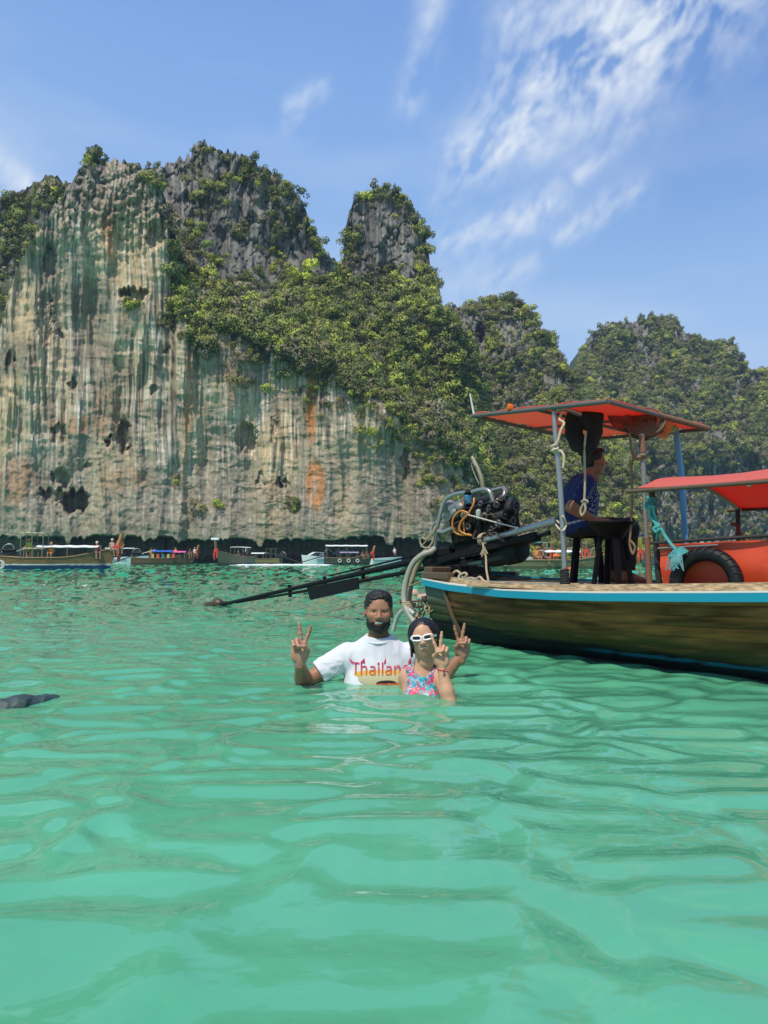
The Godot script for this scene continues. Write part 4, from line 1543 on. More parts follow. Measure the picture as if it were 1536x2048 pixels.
func engine(black: Material, soot: Material, steel: Material, grey: Material, rope: Material) -> void:
	var base := on_boat(930, 1150, 0.0)
	var e := thing("longtail_engine", "black car engine with silver pipes and long propeller shaft on the boat's stern", "engine", base, boat_frame)
	var P := func(x: float, y: float, v: float) -> Vector3: return on_boat(x, y, v)
	# mount
	var m := Shape.new()
	m.bar(P.call(925, 1128, 0.12), P.call(925, 1165, 0.12), 0.10, 0.05, Vector3.RIGHT, 0.006)
	m.bar(P.call(925, 1128, -0.12), P.call(925, 1165, -0.12), 0.10, 0.05, Vector3.RIGHT, 0.006)
	m.cyl(P.call(928, 1126, 0.20), P.call(928, 1126, -0.20), 0.035)
	m.bar(P.call(905, 1142, 0.0), P.call(958, 1140, 0.0), 0.30, 0.06, Vector3.UP, 0.008)
	m.cyl(P.call(892, 1133, 0.16), P.call(955, 1131, 0.16), 0.009)
	m.cyl(P.call(884, 1150, 0.16), P.call(945, 1120, 0.16), 0.010)
	part(e, "swivel_mount", m, black)
	var bed := Shape.new()
	for v in [0.14, -0.14]: bed.bar(P.call(848, 1128, v), P.call(1072, 1070, v), 0.04, 0.055, Vector3.UP, 0.004)
	bed.bar(P.call(866, 1112, 0.0), P.call(915, 1102, 0.0), 0.26, 0.07, Vector3.UP, 0.01)
	bed.bar(P.call(990, 1100, 0.05), P.call(1075, 1076, 0.05), 0.12, 0.045, Vector3.UP, 0.01)
	part(e, "engine_bed", bed, black)
	# block, head, sump, gear housing
	var dir: Vector3 = (P.call(1030, 1058, 0.0) - P.call(900, 1090, 0.0)).normalized()
	var tilt := Basis(dir, dir.cross(Vector3.FORWARD).normalized() * signf(dir.cross(Vector3.FORWARD).y), Vector3.BACK).orthonormalized()
	var b := Shape.new()
	b.box(Transform3D(tilt, P.call(968, 1052, 0.0)), Vector3(0.62, 0.26, 0.26), 0.02)
	b.box(Transform3D(tilt, P.call(966, 1088, 0.0)), Vector3(0.56, 0.14, 0.20), 0.03)
	for k in 6: b.bar(P.call(925 + k * 18, 1036 - k * 2, 0.135), P.call(927 + k * 18, 1072 - k * 4, 0.135), 0.014, 0.02, Vector3.RIGHT)
	part(e, "engine_block", b, soot)
	var h := Shape.new()
	h.box(Transform3D(tilt, P.call(970, 1018, 0.0)), Vector3(0.52, 0.09, 0.19), 0.02)
	h.box(Transform3D(tilt, P.call(972, 1001, 0.0)), Vector3(0.46, 0.07, 0.13), 0.022)
	for k in 4: h.cyl(P.call(945 + k * 17, 1000 - k * 2, 0.02), P.call(945 + k * 17, 990 - k * 2, 0.02), 0.016)
	part(e, "cylinder_head", h, mat("oily_black", Color(0.028, 0.027, 0.026), 0.35, 0.3))
	var gb := Shape.new()
	gb.lathe(Transform3D(Basis(Vector3.UP, -dir, Vector3.BACK), P.call(1046, 1098, 0.0)), [[0.0, -0.0], [0.10, 0.0], [0.115, 0.03], [0.115, 0.16], [0.09, 0.22], [0.0, 0.23]], 20)
	gb.box(Transform3D(tilt, P.call(1005, 1114, 0.0)), Vector3(0.34, 0.13, 0.24), 0.03)
	part(e, "clutch_housing", gb, mat("dark_green_iron", Color(0.012, 0.02, 0.018), 0.6, 0.0, {"metallic_specular": 0.25}))
	# front: pulleys, belt, alternator
	for q in [[1030, 1012, 0.05, 0.062], [1026, 1066, 0.0, 0.055], [1008, 1030, 0.13, 0.045], [1024, 1042, 0.02, 0.04]]:
		var s := Shape.new()
		var c: Vector3 = P.call(q[0], q[1], q[2])
		s.lathe(Transform3D(Basis(Vector3.UP, dir, Vector3.BACK), c), [[0.0, -0.09], [q[3] * 0.9, -0.09], [q[3], -0.07], [q[3], -0.02], [q[3] * 0.8, -0.01], [q[3], 0.0], [q[3], 0.012], [q[3] * 0.45, 0.014], [q[3] * 0.4, 0.0], [q[3] * 0.2, 0.0], [q[3] * 0.18, 0.02], [0.0, 0.02]], 20)
		part(e, "pulley", s, mat("pulley_iron", Color(0.05, 0.048, 0.046), 0.4, 0.5))
	var belt := Shape.new()
	belt.tube(path([P.call(1037, 1018, 0.06), P.call(1033, 1042, 0.04), P.call(1029, 1068, 0.03)], 4), 0.007, 5)
	belt.tube(path([P.call(1024, 1014, 0.06), P.call(1021, 1042, 0.04), P.call(1021, 1062, 0.03)], 4), 0.007, 5)
	part(e, "drive_belt", belt, mat("rubber", Color(0.012, 0.012, 0.012), 0.8))
	# lumps of the intake, exhaust and starter
	var lump := Shape.new()
	for q in [[900, 1012, 0.06, 0.060], [912, 1026, 0.13, 0.052], [922, 1014, 0.15, 0.050], [930, 1030, 0.14, 0.040]]:
		lump.ball(P.call(q[0], q[1], q[2]), Vector3(q[3] * 1.15, q[3] * 0.95, q[3]), tilt, 14, 10)
	lump.cyl(P.call(903, 1020, 0.10), P.call(930, 1000, 0.12), 0.042, 0.035)
	lump.cyl(P.call(912, 1026, 0.14), P.call(928, 1008, 0.16), 0.026, 0.024)
	part(e, "intake_manifold", lump, grey)
	for q in [[964, 1010, 0.16, 0.030, 0.05], [980, 1016, 0.17, 0.022, 0.04], [996, 1012, 0.16, 0.034, 0.05], [1006, 1000, 0.12, 0.030, 0.06], [972, 1036, 0.17, 0.045, 0.05], [1000, 1050, 0.17, 0.04, 0.06], [940, 1056, 0.16, 0.038, 0.06], [986, 1060, 0.17, 0.026, 0.05]]:
		var c: Vector3 = P.call(q[0], q[1], q[2] - 0.04)
		var det := Shape.new()
		det.lathe(Transform3D(Basis(Vector3.RIGHT, Vector3(0.35, 0.15, 0.92).normalized(), Vector3.UP), c), [[0.0, 0.0], [q[3], 0.0], [q[3], q[4]], [q[3] * 0.7, q[4] + 0.008], [q[3] * 0.35, q[4] + 0.008], [q[3] * 0.3, q[4] - 0.01], [0.0, q[4] - 0.01]], 12)
		part(e, "engine_fitting", det, mat("worn_castings", Color(0.075, 0.07, 0.065), 0.45, 0.5))
	var clear := Shape.new()
	clear.lathe(Transform3D(Basis.IDENTITY, P.call(957, 1038, 0.19)), [[0.0, 0.0], [0.022, 0.0], [0.024, 0.07], [0.012, 0.085], [0.0, 0.085]], 12)
	part(e, "filter_bowl", clear, mat("pale_bowl", Color(0.35, 0.40, 0.36), 0.3))
	var can := Shape.new()
	can.lathe(Transform3D(tilt, P.call(937, 1009, 0.14)), [[0.0, 0.0], [0.036, 0.0], [0.040, 0.01], [0.040, 0.075], [0.034, 0.085], [0.0, 0.085]], 18)
	part(e, "water_tank", can, mat("faded_blue", Color(0.02, 0.16, 0.27), 0.4), "small blue tank")
	var cap_ := Shape.new()
	cap_.lathe(Transform3D(tilt, P.call(937, 989, 0.14)), [[0.0, 0.0], [0.034, 0.0], [0.036, 0.018], [0.022, 0.03], [0.014, 0.045], [0.0, 0.046]], 16)
	part(e, "filter_cap", cap_, black)
	# silver pipes
	var sp := Shape.new()
	sp.tube(path([P.call(869, 1098, 0.16), P.call(870, 1080, 0.16), P.call(873, 1060, 0.16), P.call(881, 1028, 0.16), P.call(886, 1008, 0.15), P.call(896, 995, 0.14), P.call(915, 987, 0.13), P.call(932, 985, 0.13)], 5), 0.019, 10)
	sp.tube(path([P.call(944, 984, 0.16), P.call(958, 980, 0.16), P.call(972, 979, 0.16), P.call(981, 986, 0.16), P.call(987, 1004, 0.15)], 5), 0.019, 10)
	sp.tube(path([P.call(980, 982, 0.02), P.call(1000, 977, 0.02), P.call(1008, 977, 0.04), P.call(1009, 986, 0.08), P.call(1004, 996, 0.10), P.call(994, 1000, 0.12)], 5), 0.017, 10)
	sp.tube(path([P.call(873, 1068, 0.06), P.call(862, 1066, 0.08), P.call(866, 1050, 0.06), P.call(880, 1040, 0.04), P.call(888, 1030, 0.02)], 5), 0.014, 8)
	sp.tube(path([P.call(876, 1062, 0.17), P.call(886, 1064, 0.17), P.call(896, 1060, 0.17), P.call(906, 1056, 0.17)], 4), 0.020, 10)
	part(e, "silver_pipe", sp, steel)
	var fuel := Shape.new()
	fuel.tube(path([P.call(940, 1028, 0.19), P.call(922, 1022, 0.22), P.call(908, 1034, 0.24), P.call(905, 1052, 0.24), P.call(912, 1066, 0.22), P.call(926, 1070, 0.2), P.call(940, 1068, 0.18)], 5), 0.009, 7)
	fuel.tube(path([P.call(948, 996, 0.18), P.call(947, 1008, 0.2), P.call(936, 1028, 0.22), P.call(922, 1044, 0.22), P.call(919, 1060, 0.22), P.call(930, 1068, 0.2), P.call(944, 1071, 0.18)], 5), 0.010, 7)
	fuel.tube(path([P.call(927, 994, 0.17), P.call(926, 1030, 0.19), P.call(929, 1066, 0.18)], 4), 0.008, 6)
	part(e, "fuel_hose", fuel, mat("orange_hose", Color(0.50, 0.20, 0.03), 0.4))
	var wires := Shape.new()
	var r := RandomNumberGenerator.new()
	r.seed = 5
	for k in 16:
		var x := r.randf_range(890, 1000)
		var y := r.randf_range(995, 1075)
		wires.tube(path([P.call(x, y, 0.17), P.call(x + r.randf_range(-14, 18), y + r.randf_range(-14, 16), 0.20), P.call(x + r.randf_range(-10, 30), y + r.randf_range(-16, 20), 0.18)], 4), 0.0045, 4)
	part(e, "wiring", wires, mat("dusty_wire", Color(0.10, 0.085, 0.07), 0.7))
	var cord := Shape.new()
	cord.tube(PackedVector3Array([P.call(934, 1029, 0.22), P.call(985, 1043, 0.22), P.call(1036, 1056, 0.2)]), 0.006, 6)
	cord.ball(P.call(1034, 1056, 0.2), Vector3(0.018, 0.012, 0.014))
	part(e, "starter_cord", cord, mat("white_cord", Color(0.55, 0.52, 0.46), 0.9))
	# steering poles
	var pole := Shape.new()
	pole.cyl(P.call(968, 1081, 0.12), P.call(1113, 1041, 0.16), 0.026)
	pole.cyl(P.call(1030, 1063.5, 0.138), P.call(1038, 1061.5, 0.14), 0.030)
	part(e, "steering_pole", pole, mat("grey_pole", Color(0.36, 0.40, 0.40), 0.35, 0.5), "thick silver steering pole")
	var pole2 := Shape.new()
	pole2.cyl(P.call(1030, 1087, 0.0), P.call(1097, 1066, 0.0), 0.017)
	pole2.cyl(P.call(1092, 1067.5, 0.0), P.call(1099, 1065.4, 0.0), 0.022)
	part(e, "throttle_pole", pole2, mat("dark_pole", Color(0.035, 0.05, 0.06), 0.35, 0.4))
	var ex := Shape.new()
	ex.tube(path([P.call(966, 985, -0.05), P.call(964, 962, -0.05), P.call(956, 938, -0.05), P.call(944, 914, -0.05)], 5), 0.021, 10)
	part(e, "exhaust_pipe", ex, mat("exhaust", Color(0.26, 0.24, 0.15), 0.5, 0.4))
	var ex2 := Shape.new()
	ex2.tube(path([P.call(958, 968, -0.02), P.call(949, 948, -0.02), P.call(943, 930, -0.02), P.call(946, 925, -0.02), P.call(951, 932, -0.02)], 5), 0.006, 6)
	part(e, "exhaust_stay", ex2, mat("exhaust", Color.BLACK))
	# the tail: shaft, tube beside it, fin and propeller
	var a: Vector3 = P.call(962, 1092, 0.0)
	var z := boat_frame.affine_inverse() * (at(440, 1210, 11.3))
	var along := (z - a).normalized()
	var up := (Vector3.UP - along * along.y).normalized()
	var sh := Shape.new()
	sh.tube(PackedVector3Array([a, a.lerp(z, 0.4), z]), [0.040, 0.028, 0.024], 12)
	part(e, "propeller_shaft", sh, black)
	var sh2 := Shape.new()
	sh2.tube(PackedVector3Array([a - up * 0.10, a.lerp(z, 0.38) - up * 0.085, a.lerp(z, 0.90) - up * 0.02]), [0.026, 0.020, 0.013], 10)
	sh2.tube(PackedVector3Array([a + up * 0.06, a.lerp(z, 0.45) + up * 0.052]), 0.010, 8)
	part(e, "shaft_brace", sh2, soot)
	for t in [0.18, 0.33, 0.47, 0.62]:
		var s := Shape.new()
		s.bar(a.lerp(z, t) - up * 0.10, a.lerp(z, t) + up * 0.058, 0.04, 0.025, along)
		part(e, "shaft_clamp", s, black)
	var fin := Shape.new()
	var f0 := a.lerp(z, 0.345)
	var f1 := a.lerp(z, 0.54)
	fin.slab([PackedVector3Array([f0 - up * 0.04, f1 - up * 0.03]), PackedVector3Array([f0 - up * 0.17, f1.lerp(f0, 0.06) - up * 0.19])], Vector3(0, 0, 0.02))
	part(e, "fin", fin, black)
	var pr := Shape.new()
	pr.ball(z + along * 0.10 + Vector3(0, 0.03, 0), Vector3(0.13, 0.085, 0.09), Basis(along, up, along.cross(up)), 16, 10)
	part(e, "propeller_hub", pr, mat("bronze", Color(0.10, 0.078, 0.05), 0.5, 0.5))
	for k in 2:
		var s := Shape.new()
		var c := z + along * 0.09 + Vector3(0, 0.02, 0)
		var o := up.rotated(along, PI * 0.5 + k * PI)
		s.ball(c + o * 0.12, Vector3(0.02, 0.12, 0.05), Basis(along, o, along.cross(o)).rotated(o, 0.5), 12, 8)
		part(e, "propeller_blade", s, mat("bronze", Color.BLACK))
	# cooling hoses that hang from the engine into the water
	var ho := mat("grey_hose", Color(0.33, 0.31, 0.245), 0.5)
	var hs := Shape.new()
	hs.tube(path([P.call(869, 1097, 0.18), P.call(862, 1103, 0.22), P.call(846, 1109, 0.27), P.call(828, 1124, 0.30), P.call(817, 1146, 0.32), P.call(810, 1172, 0.34), P.call(808, 1198, 0.36), P.call(813, 1218, 0.38), P.call(826, 1240, 0.40), P.call(846, 1268, 0.42), P.call(856, 1284, 0.42)], 5), 0.027, 12)
	part(e, "cooling_hose", hs, ho, "thick outer hose")
	var hs2 := Shape.new()
	hs2.tube(path([P.call(858, 1098, 0.14), P.call(846, 1112, 0.17), P.call(833, 1134, 0.20), P.call(825, 1158, 0.22), P.call(820, 1184, 0.24), P.call(819, 1204, 0.26), P.call(827, 1222, 0.29), P.call(845, 1246, 0.32), P.call(862, 1266, 0.33)], 5), 0.023, 12)
	part(e, "cooling_hose", hs2, mat("tan_hose", Color(0.33, 0.26, 0.16), 0.5), "thinner tan hose")
	var hs3 := Shape.new()
	hs3.tube(path([P.call(829, 1228, 0.40), P.call(814, 1218, 0.38), P.call(802, 1224, 0.36), P.call(793, 1238, 0.35), P.call(786, 1262, 0.35)], 5), 0.020, 10)
	part(e, "cooling_hose", hs3, mat("pale_hose", Color(0.42, 0.43, 0.40), 0.5), "pale hose bending down behind the man's head")
	var loop := Shape.new()
	loop.tube(path([P.call(862, 1096, 0.2), P.call(846, 1094, 0.2), P.call(840, 1082, 0.2), P.call(845, 1075, 0.2), P.call(852, 1078, 0.2), P.call(866, 1062, 0.18)], 5), 0.009, 6)
	loop.tube(path([P.call(842, 1094, 0.2), P.call(854, 1080, 0.2), P.call(866, 1066, 0.2), P.call(872, 1052, 0.18)], 5), 0.008, 6)
	loop.tube(path([P.call(846, 1104, 0.2), P.call(862, 1090, 0.19), P.call(868, 1074, 0.18)], 5), 0.012, 6)
	part(e, "thin_hose", loop, mat("tan_hose", Color.BLACK))
	# the bracket where the hoses are bound
	var bind := Shape.new()
	for k in 6:
		var c: Vector3 = P.call(817, 1205 + k * 2.2, 0.33)
		bind.torus(Transform3D(Basis(Vector3.RIGHT, Vector3(0, 0.2, -1).normalized(), Vector3(0, 1, 0.2).normalized()).rotated(Vector3.RIGHT, 0.1 * (k - 3)), c), 0.062, 0.008, 18, 5)
	bind.tube(path([P.call(816, 1216, 0.40), P.call(819, 1228, 0.41), P.call(814, 1240, 0.41), P.call(818, 1252, 0.41)], 4), 0.004, 4)
	part(e, "hose_binding", bind, rope)
	var br := Shape.new()
	br.cyl(P.call(803, 1204, 0.38), P.call(880, 1200, 0.30), 0.008)
	br.ball(P.call(803, 1204, 0.38), Vector3(0.018, 0.018, 0.018))
	br.cyl(P.call(832, 1214, 0.36), P.call(884, 1212, 0.30), 0.012)
	br.ball(P.call(851, 1198, 0.36), Vector3(0.045, 0.03, 0.03))
	for k in 14:
		var x := r.randf_range(834, 868)
		br.tube(path([P.call(x, 1198 + r.randf_range(-4, 6), 0.36), P.call(x + r.randf_range(-8, 10), 1215, 0.38), P.call(x + r.randf_range(-12, 14), 1228 + r.randf_range(-8, 14), 0.36)], 3), 0.006, 4)
	part(e, "stern_bracket", br, mat("rusty_iron", Color(0.075, 0.05, 0.035), 0.8, 0.2))
	var knot := Shape.new()
	for k in 9:
		var x := r.randf_range(846, 862)
		knot.tube(path([P.call(x, 1210, 0.4), P.call(x + r.randf_range(-9, 9), 1218, 0.41), P.call(x + r.randf_range(-6, 5), 1226 + r.randf_range(-4, 6), 0.4)], 3), 0.004, 4)
	part(e, "frayed_cord", knot, mat("straw_cord", Color(0.42, 0.36, 0.20), 0.95))
	# rope hanging from the steering pole
	var hang := Shape.new()
	for k in 3: hang.torus(Transform3D(Basis.IDENTITY.rotated(Vector3.UP, 1.3), P.call(964 + k * 2.5, 1079 - k, 0.14)), 0.045, 0.009, 16, 6)
	hang.tube(path([P.call(966, 1086, 0.18), P.call(967, 1096, 0.19), P.call(970, 1104, 0.19), P.call(972, 1118, 0.2), P.call(973, 1140, 0.24), P.call(978, 1168, 0.3)], 5), 0.010, 6)
	for k in 9: hang.tube(PackedVector3Array([P.call(968 + r.randf_range(-2, 2), 1094, 0.2), P.call(968 + r.randf_range(-7, 8), 1110 + r.randf_range(-4, 4), 0.2)]), 0.007, 4)
	part(e, "hanging_rope", hang, rope)


func knotted(pts: Array, r: float, col: Material, label: String, category := "rope", called := "rope") -> MeshInstance3D:
	var s := Shape.new()
	var line := path(pts, 6)
	s.tube(line, r, 7)
	# the strands of the lay
	for ph in 2:
		var tw := PackedVector3Array()
		for k in line.size():
			var d := (line[mini(k + 1, line.size() - 1)] - line[maxi(k - 1, 0)]).normalized()
			var x := d.cross(Vector3(0.2, 0.3, 1)).normalized()
			tw.append(line[k] + x.rotated(d, k * 1.3 + ph * PI) * r * 0.55)
		s.tube(tw, r * 0.62, 5)
	return single(called, s, col, label, category, line[0], boat_frame)


func stool(called: String, label: String, top: Vector3, floor_y: float, r: float, wide: bool) -> void:
	var m := mat("black_plastic", Color(0.007, 0.007, 0.008), 0.5, 0.0, {"metallic_specular": 0.2})
	var t := thing(called, label, "stool", Vector3(top.x, floor_y, top.z), boat_frame)
	var s := Shape.new()
	var prof := [[0.0, 0.0], [r * 0.75, 0.0], [r, 0.006], [r * 1.03, 0.0], [r * 1.02, -0.022], [r * 0.92, -0.03], [r * 0.88, -0.05], [r * 0.80, -0.05], [r * 0.78, -0.015], [0.0, -0.012]]
	if wide: prof = [[0.0, -0.012], [r * 0.85, -0.010], [r * 0.97, 0.004], [r * 1.03, 0.0], [r * 1.03, -0.016], [r * 0.9, -0.035], [r * 0.72, -0.065], [r * 0.55, -0.105], [r * 0.5, -0.13], [r * 0.46, -0.13], [r * 0.5, -0.10], [0.0, -0.04]]
	s.lathe(Transform3D(Basis.IDENTITY, top), prof, 28)
	part(t, "seat", s, m)
	for k in 4:
		var a := k * PI * 0.5 + (0.75 if wide else 0.3)
		var l := Shape.new()
		var o := Vector3(cos(a), 0, sin(a))
		var p0 := top + o * r * (0.5 if wide else 0.72) + Vector3(0, -0.03 if not wide else -0.10, 0)
		var p1 := Vector3(top.x, floor_y, top.z) + o * r * (0.85 if wide else 1.05)
		l.bar(p0, p1, 0.045, 0.030, o, 0.005)
		part(t, "leg", l, m)


func deck_gear(black: Material, rope: Material, teal: Material) -> void:
	var L := func(x: float, y: float, v: float) -> Vector3: return on_boat(x, y, v)
	stool("stool", "black plastic stool the helmsman sits on", L.call(1174, 1064, -0.15), 0.513, 0.155, false)
	stool("stool", "black plastic stool with wide dished top in front of the helmsman's knees", L.call(1223, 1044, 0.22), 0.513, 0.165, true)
	# --- tyre fender
	var t := thing("tyre", "black rubber tyre hung as a fender against the orange red side board", "tyre", L.call(1410, 1166, 0.77), boat_frame)
	var ty := Shape.new()
	var c: Vector3 = L.call(1411, 1168, 0.77)
	ty.torus(Transform3D(Basis(Vector3.RIGHT, Vector3(0, 1, -0.10).normalized(), Vector3(0, 0.1, 1).normalized()).rotated(Vector3.UP, 0.0).scaled(Vector3(1, 1, 0.85)), c), 0.180, 0.043, 64, 18)
	var body := part(t, "tyre_body", ty, mat("tyre_rubber", Color(0.010, 0.0105, 0.011), 0.5, 0.0, {"metallic_specular": 0.35}))
	for k in 26:
		var a := TAU * k / 26
		var tr := Shape.new()
		var pts := PackedVector3Array()
		for j in 5:
			var g := lerpf(-0.2, 1.25, j / 4.0)
			var aa := a + 0.13 * j / 4.0
			var o := Vector3(cos(aa), sin(aa), 0)
			pts.append(c + o * (0.180 + 0.0432 * cos(g)) + Vector3(0, 0, 0.0432 * sin(g) * 0.85))
		tr.tube(pts, 0.0028, 4)
		part(body, "tread", tr, mat("tread_rubber", Color(0.03, 0.031, 0.032), 0.6))
	# --- teal rope from post to tyre
	var tr := thing("rope", "teal rope knotted round the dark post and frayed at the tyre", "rope", L.call(1303, 1000, 0.64), boat_frame)
	var s := Shape.new()
	for k in 5: s.torus(Transform3D(Basis(Vector3.RIGHT, Vector3(0, 0.15, -1).normalized(), Vector3(0, 1, 0.15).normalized()).rotated(Vector3.BACK, 0.15 * (k % 3 - 1)), L.call(1303 + k * 0.5, 996 + k * 5.0, 0.61)), 0.026, 0.010, 16, 6)
	s.tube(path([L.call(1302, 1000, 0.66), L.call(1292, 1008, 0.69), L.call(1295, 1018, 0.70), L.call(1306, 1012, 0.70), L.call(1308, 1026, 0.69), L.call(1314, 1042, 0.69), L.call(1318, 1052, 0.70), L.call(1308, 1056, 0.71), L.call(1312, 1064, 0.71), L.call(1322, 1058, 0.71), L.call(1330, 1072, 0.71), L.call(1342, 1088, 0.74), L.call(1352, 1100, 0.78)], 5), 0.011, 7)
	s.tube(path([L.call(1304, 1014, 0.68), L.call(1300, 1030, 0.69), L.call(1309, 1044, 0.70), L.call(1316, 1058, 0.70), L.call(1314, 1080, 0.68)], 5), 0.011, 7)
	for k in 5: s.torus(Transform3D(Basis(Vector3(0.8, 0.6, 0), Vector3(0, 0, 1), Vector3(0.6, -0.8, 0)), L.call(1352 + k * 3.0, 1106 + k * 2.0, 0.78)), 0.052, 0.007, 14, 5)
	part(tr, "rope_line", s, teal)
	var fr := Shape.new()
	var r := RandomNumberGenerator.new()
	r.seed = 3
	for k in 40:
		var x := r.randf_range(1345, 1360)
		fr.tube(path([L.call(x, r.randf_range(1100, 1112), 0.82), L.call(x + r.randf_range(-10, 8), r.randf_range(1112, 1122), 0.84), L.call(x + r.randf_range(-16, 10), r.randf_range(1122, 1142), 0.83)], 3), 0.003, 4, false)
	part(tr, "frayed_end", fr, mat("pale_teal", Color(0.16, 0.36, 0.38), 0.95))
	# --- ropes
	knotted([L.call(1172, 862, 0.45), L.call(1169, 905, 0.46), L.call(1170, 960, 0.47), L.call(1168, 1002, 0.47), L.call(1161, 1020, 0.47), L.call(1164, 1031, 0.47), L.call(1171, 1020, 0.47), L.call(1170, 1006, 0.47), L.call(1176, 1004, 0.47), L.call(1170, 1000, 0.48), L.call(1163, 1004, 0.47)], 0.0085, rope, "grey tan rope with a loop hanging in front of the helmsman's chest")
	knotted([L.call(1259, 866, 0.2), L.call(1263, 900, 0.2), L.call(1267, 914, 0.22), L.call(1263, 935, 0.22), L.call(1264, 1000, 0.22), L.call(1261, 1060, 0.22), L.call(1260, 1090, 0.22), L.call(1266, 1108, 0.22), L.call(1270, 1094, 0.22), L.call(1262, 1082, 0.23)], 0.009, mat("brown_rope", Color(0.24, 0.15, 0.09), 0.95), "brown rope hanging beside the worn front post and knotted at its end")
	knotted([L.call(1266, 914, 0.24), L.call(1276, 912, 0.28), L.call(1288, 910, 0.28), L.call(1290, 916, 0.24), L.call(1280, 919, 0.28), L.call(1268, 918, 0.27), L.call(1278, 914, 0.29), L.call(1290, 913, 0.26)], 0.009, mat("brown_rope", Color.BLACK), "short brown rope tied across from the hanging rope to the front post")
	knotted([L.call(1126, 822, 0.68), L.call(1119, 838, 0.72), L.call(1128, 846, 0.72), L.call(1122, 860, 0.74), L.call(1114, 886, 0.75), L.call(1104, 892, 0.76), L.call(1104, 897, 0.72), L.call(1116, 897, 0.75), L.call(1104, 901, 0.76), L.call(1114, 903, 0.74), L.call(1122, 902, 0.75), L.call(1128, 914, 0.75), L.call(1126, 936, 0.75)], 0.009, mat("cream_rope", Color(0.55, 0.46, 0.31), 0.95), "cream rope wound round the bent steel post below the canopy")
	knotted([L.call(1113, 1040, 0.2), L.call(1120, 1046, 0.66), L.call(1126, 1032, 0.74), L.call(1132, 1050, 0.70), L.call(1124, 1062, 0.74), L.call(1112, 1050, 0.5)], 0.007, mat("cream_rope", Color.BLACK), "cream loop tying the steering pole to the bent steel post")
	var coil := knotted([L.call(908, 1159, 0.40), L.call(905, 1150, 0.42), L.call(912, 1142, 0.42), L.call(920, 1146, 0.42), L.call(926, 1156, 0.42), L.call(934, 1150, 0.42), L.call(929, 1146, 0.42), L.call(918, 1152, 0.44), L.call(922, 1160, 0.45), L.call(940, 1156, 0.46), L.call(952, 1158, 0.50), L.call(960, 1154, 0.52), L.call(968, 1162, 0.56), L.call(980, 1166, 0.60)], 0.0105, rope, "tan rope lying in knots on the stern rail")
	var far_end := boat_frame.affine_inverse() * at(644, 1228, 9.0)
	var p0: Vector3 = L.call(905, 1156, 0.46)
	var p1: Vector3 = L.call(858, 1158, 0.44)
	knotted([p0, L.call(880, 1152, 0.46), p1, p1.lerp(far_end, 0.3) + Vector3(0, -0.01, 0), p1.lerp(far_end, 0.65) + Vector3(0, -0.012, 0), far_end], 0.0075, mat("brown_line", Color(0.27, 0.20, 0.11), 0.95), "thin brown mooring line running from the stern rail into the water")
	var wrap := Shape.new()
	for k in 6: wrap.torus(Transform3D(Basis(Vector3.RIGHT, Vector3.FORWARD, Vector3.UP).rotated(Vector3.BACK, 0.2 * (k % 2)), L.call(1130 - k * 0.3, 1166 - k * 5.0, 0.72)), 0.027 - 0.001 * k, 0.011, 14, 6)
	single("rubber_strap", wrap, mat("rubber", Color.BLACK), "black rubber strap wound round the foot of the bent steel post", "strap", L.call(1130, 1168, 0.72), boat_frame)
	# --- black clothing hung under the canopy
	var b := Blob.new()
	var W := func(x: float, y: float, v: float) -> Vector3: return on_boat(x, y, v)
	b.chain([W.call(1148, 826, 0.42), W.call(1142, 846, 0.42), W.call(1144, 868, 0.42), W.call(1154, 888, 0.42), W.call(1170, 900, 0.42), W.call(1184, 894, 0.42)], [0.045, 0.05, 0.052, 0.05, 0.042, 0.035], 0.03)
	b.chain([W.call(1178, 824, 0.36), W.call(1184, 846, 0.36), W.call(1188, 864, 0.36), W.call(1184, 884, 0.38), W.call(1172, 900, 0.4)], [0.055, 0.06, 0.055, 0.045, 0.03], 0.03)
	b.cap(W.call(1146, 826, 0.4), W.call(1196, 832, 0.36), 0.042, 0.035, 0.04)
	b.cap(W.call(1158, 842, 0.4), W.call(1158, 880, 0.41), 0.03, 0.03, 0.03)
	b.cap(W.call(1196, 832, 0.34), W.call(1190, 880, 0.36), 0.03, 0.02, 0.03)
	b.wrinkle = n_wrinkle; b.wrinkle_by = 0.012; b.wrinkle_scale = Vector3(1.5, 0.5, 1.5)
	single("jacket", b.skin(0.011), mat("black_cloth", Color(0.008, 0.008, 0.009), 0.9, 0.0, {"rim_enabled": true, "rim": 0.2}), "black jacket hanging bunched under the helm canopy", "jacket", W.call(1168, 824, 0.4), boat_frame)
	# --- woven fish basket and nets under the canopy
	var bk := thing("basket", "round brown woven basket slung under the canopy front", "basket", W.call(1290, 866, 0.05), boat_frame)
	var bc: Vector3 = W.call(1290, 846, 0.05)
	var look := (Vector3(4.4, 0.7, 5.2) - bc).normalized()
	var bx := look.cross(Vector3.UP).normalized()
	var bt := Basis(bx, look, bx.cross(look)).rotated(bx, 0.75)
	var bs := Shape.new()
	bs.lathe(Transform3D(bt, bc), [[0.0, -0.05], [0.10, -0.04], [0.145, -0.012], [0.15, 0.0], [0.142, 0.012], [0.09, 0.022], [0.0, 0.026]], 30)
	part(bk, "basket_shell", bs, mat("brown_wicker", Color(0.085, 0.05, 0.032), 0.9))
	for k in 7:
		var w := Shape.new()
		w.torus(Transform3D(bt * Basis(Vector3.RIGHT, Vector3.FORWARD, Vector3.UP), bc + bt.y * (0.027 - 0.0018 * k)), 0.03 + k * 0.018, 0.0055, 30, 5)
		part(bk, "wicker_ring", w, mat("pale_wicker", Color(0.20, 0.115, 0.065), 0.9))
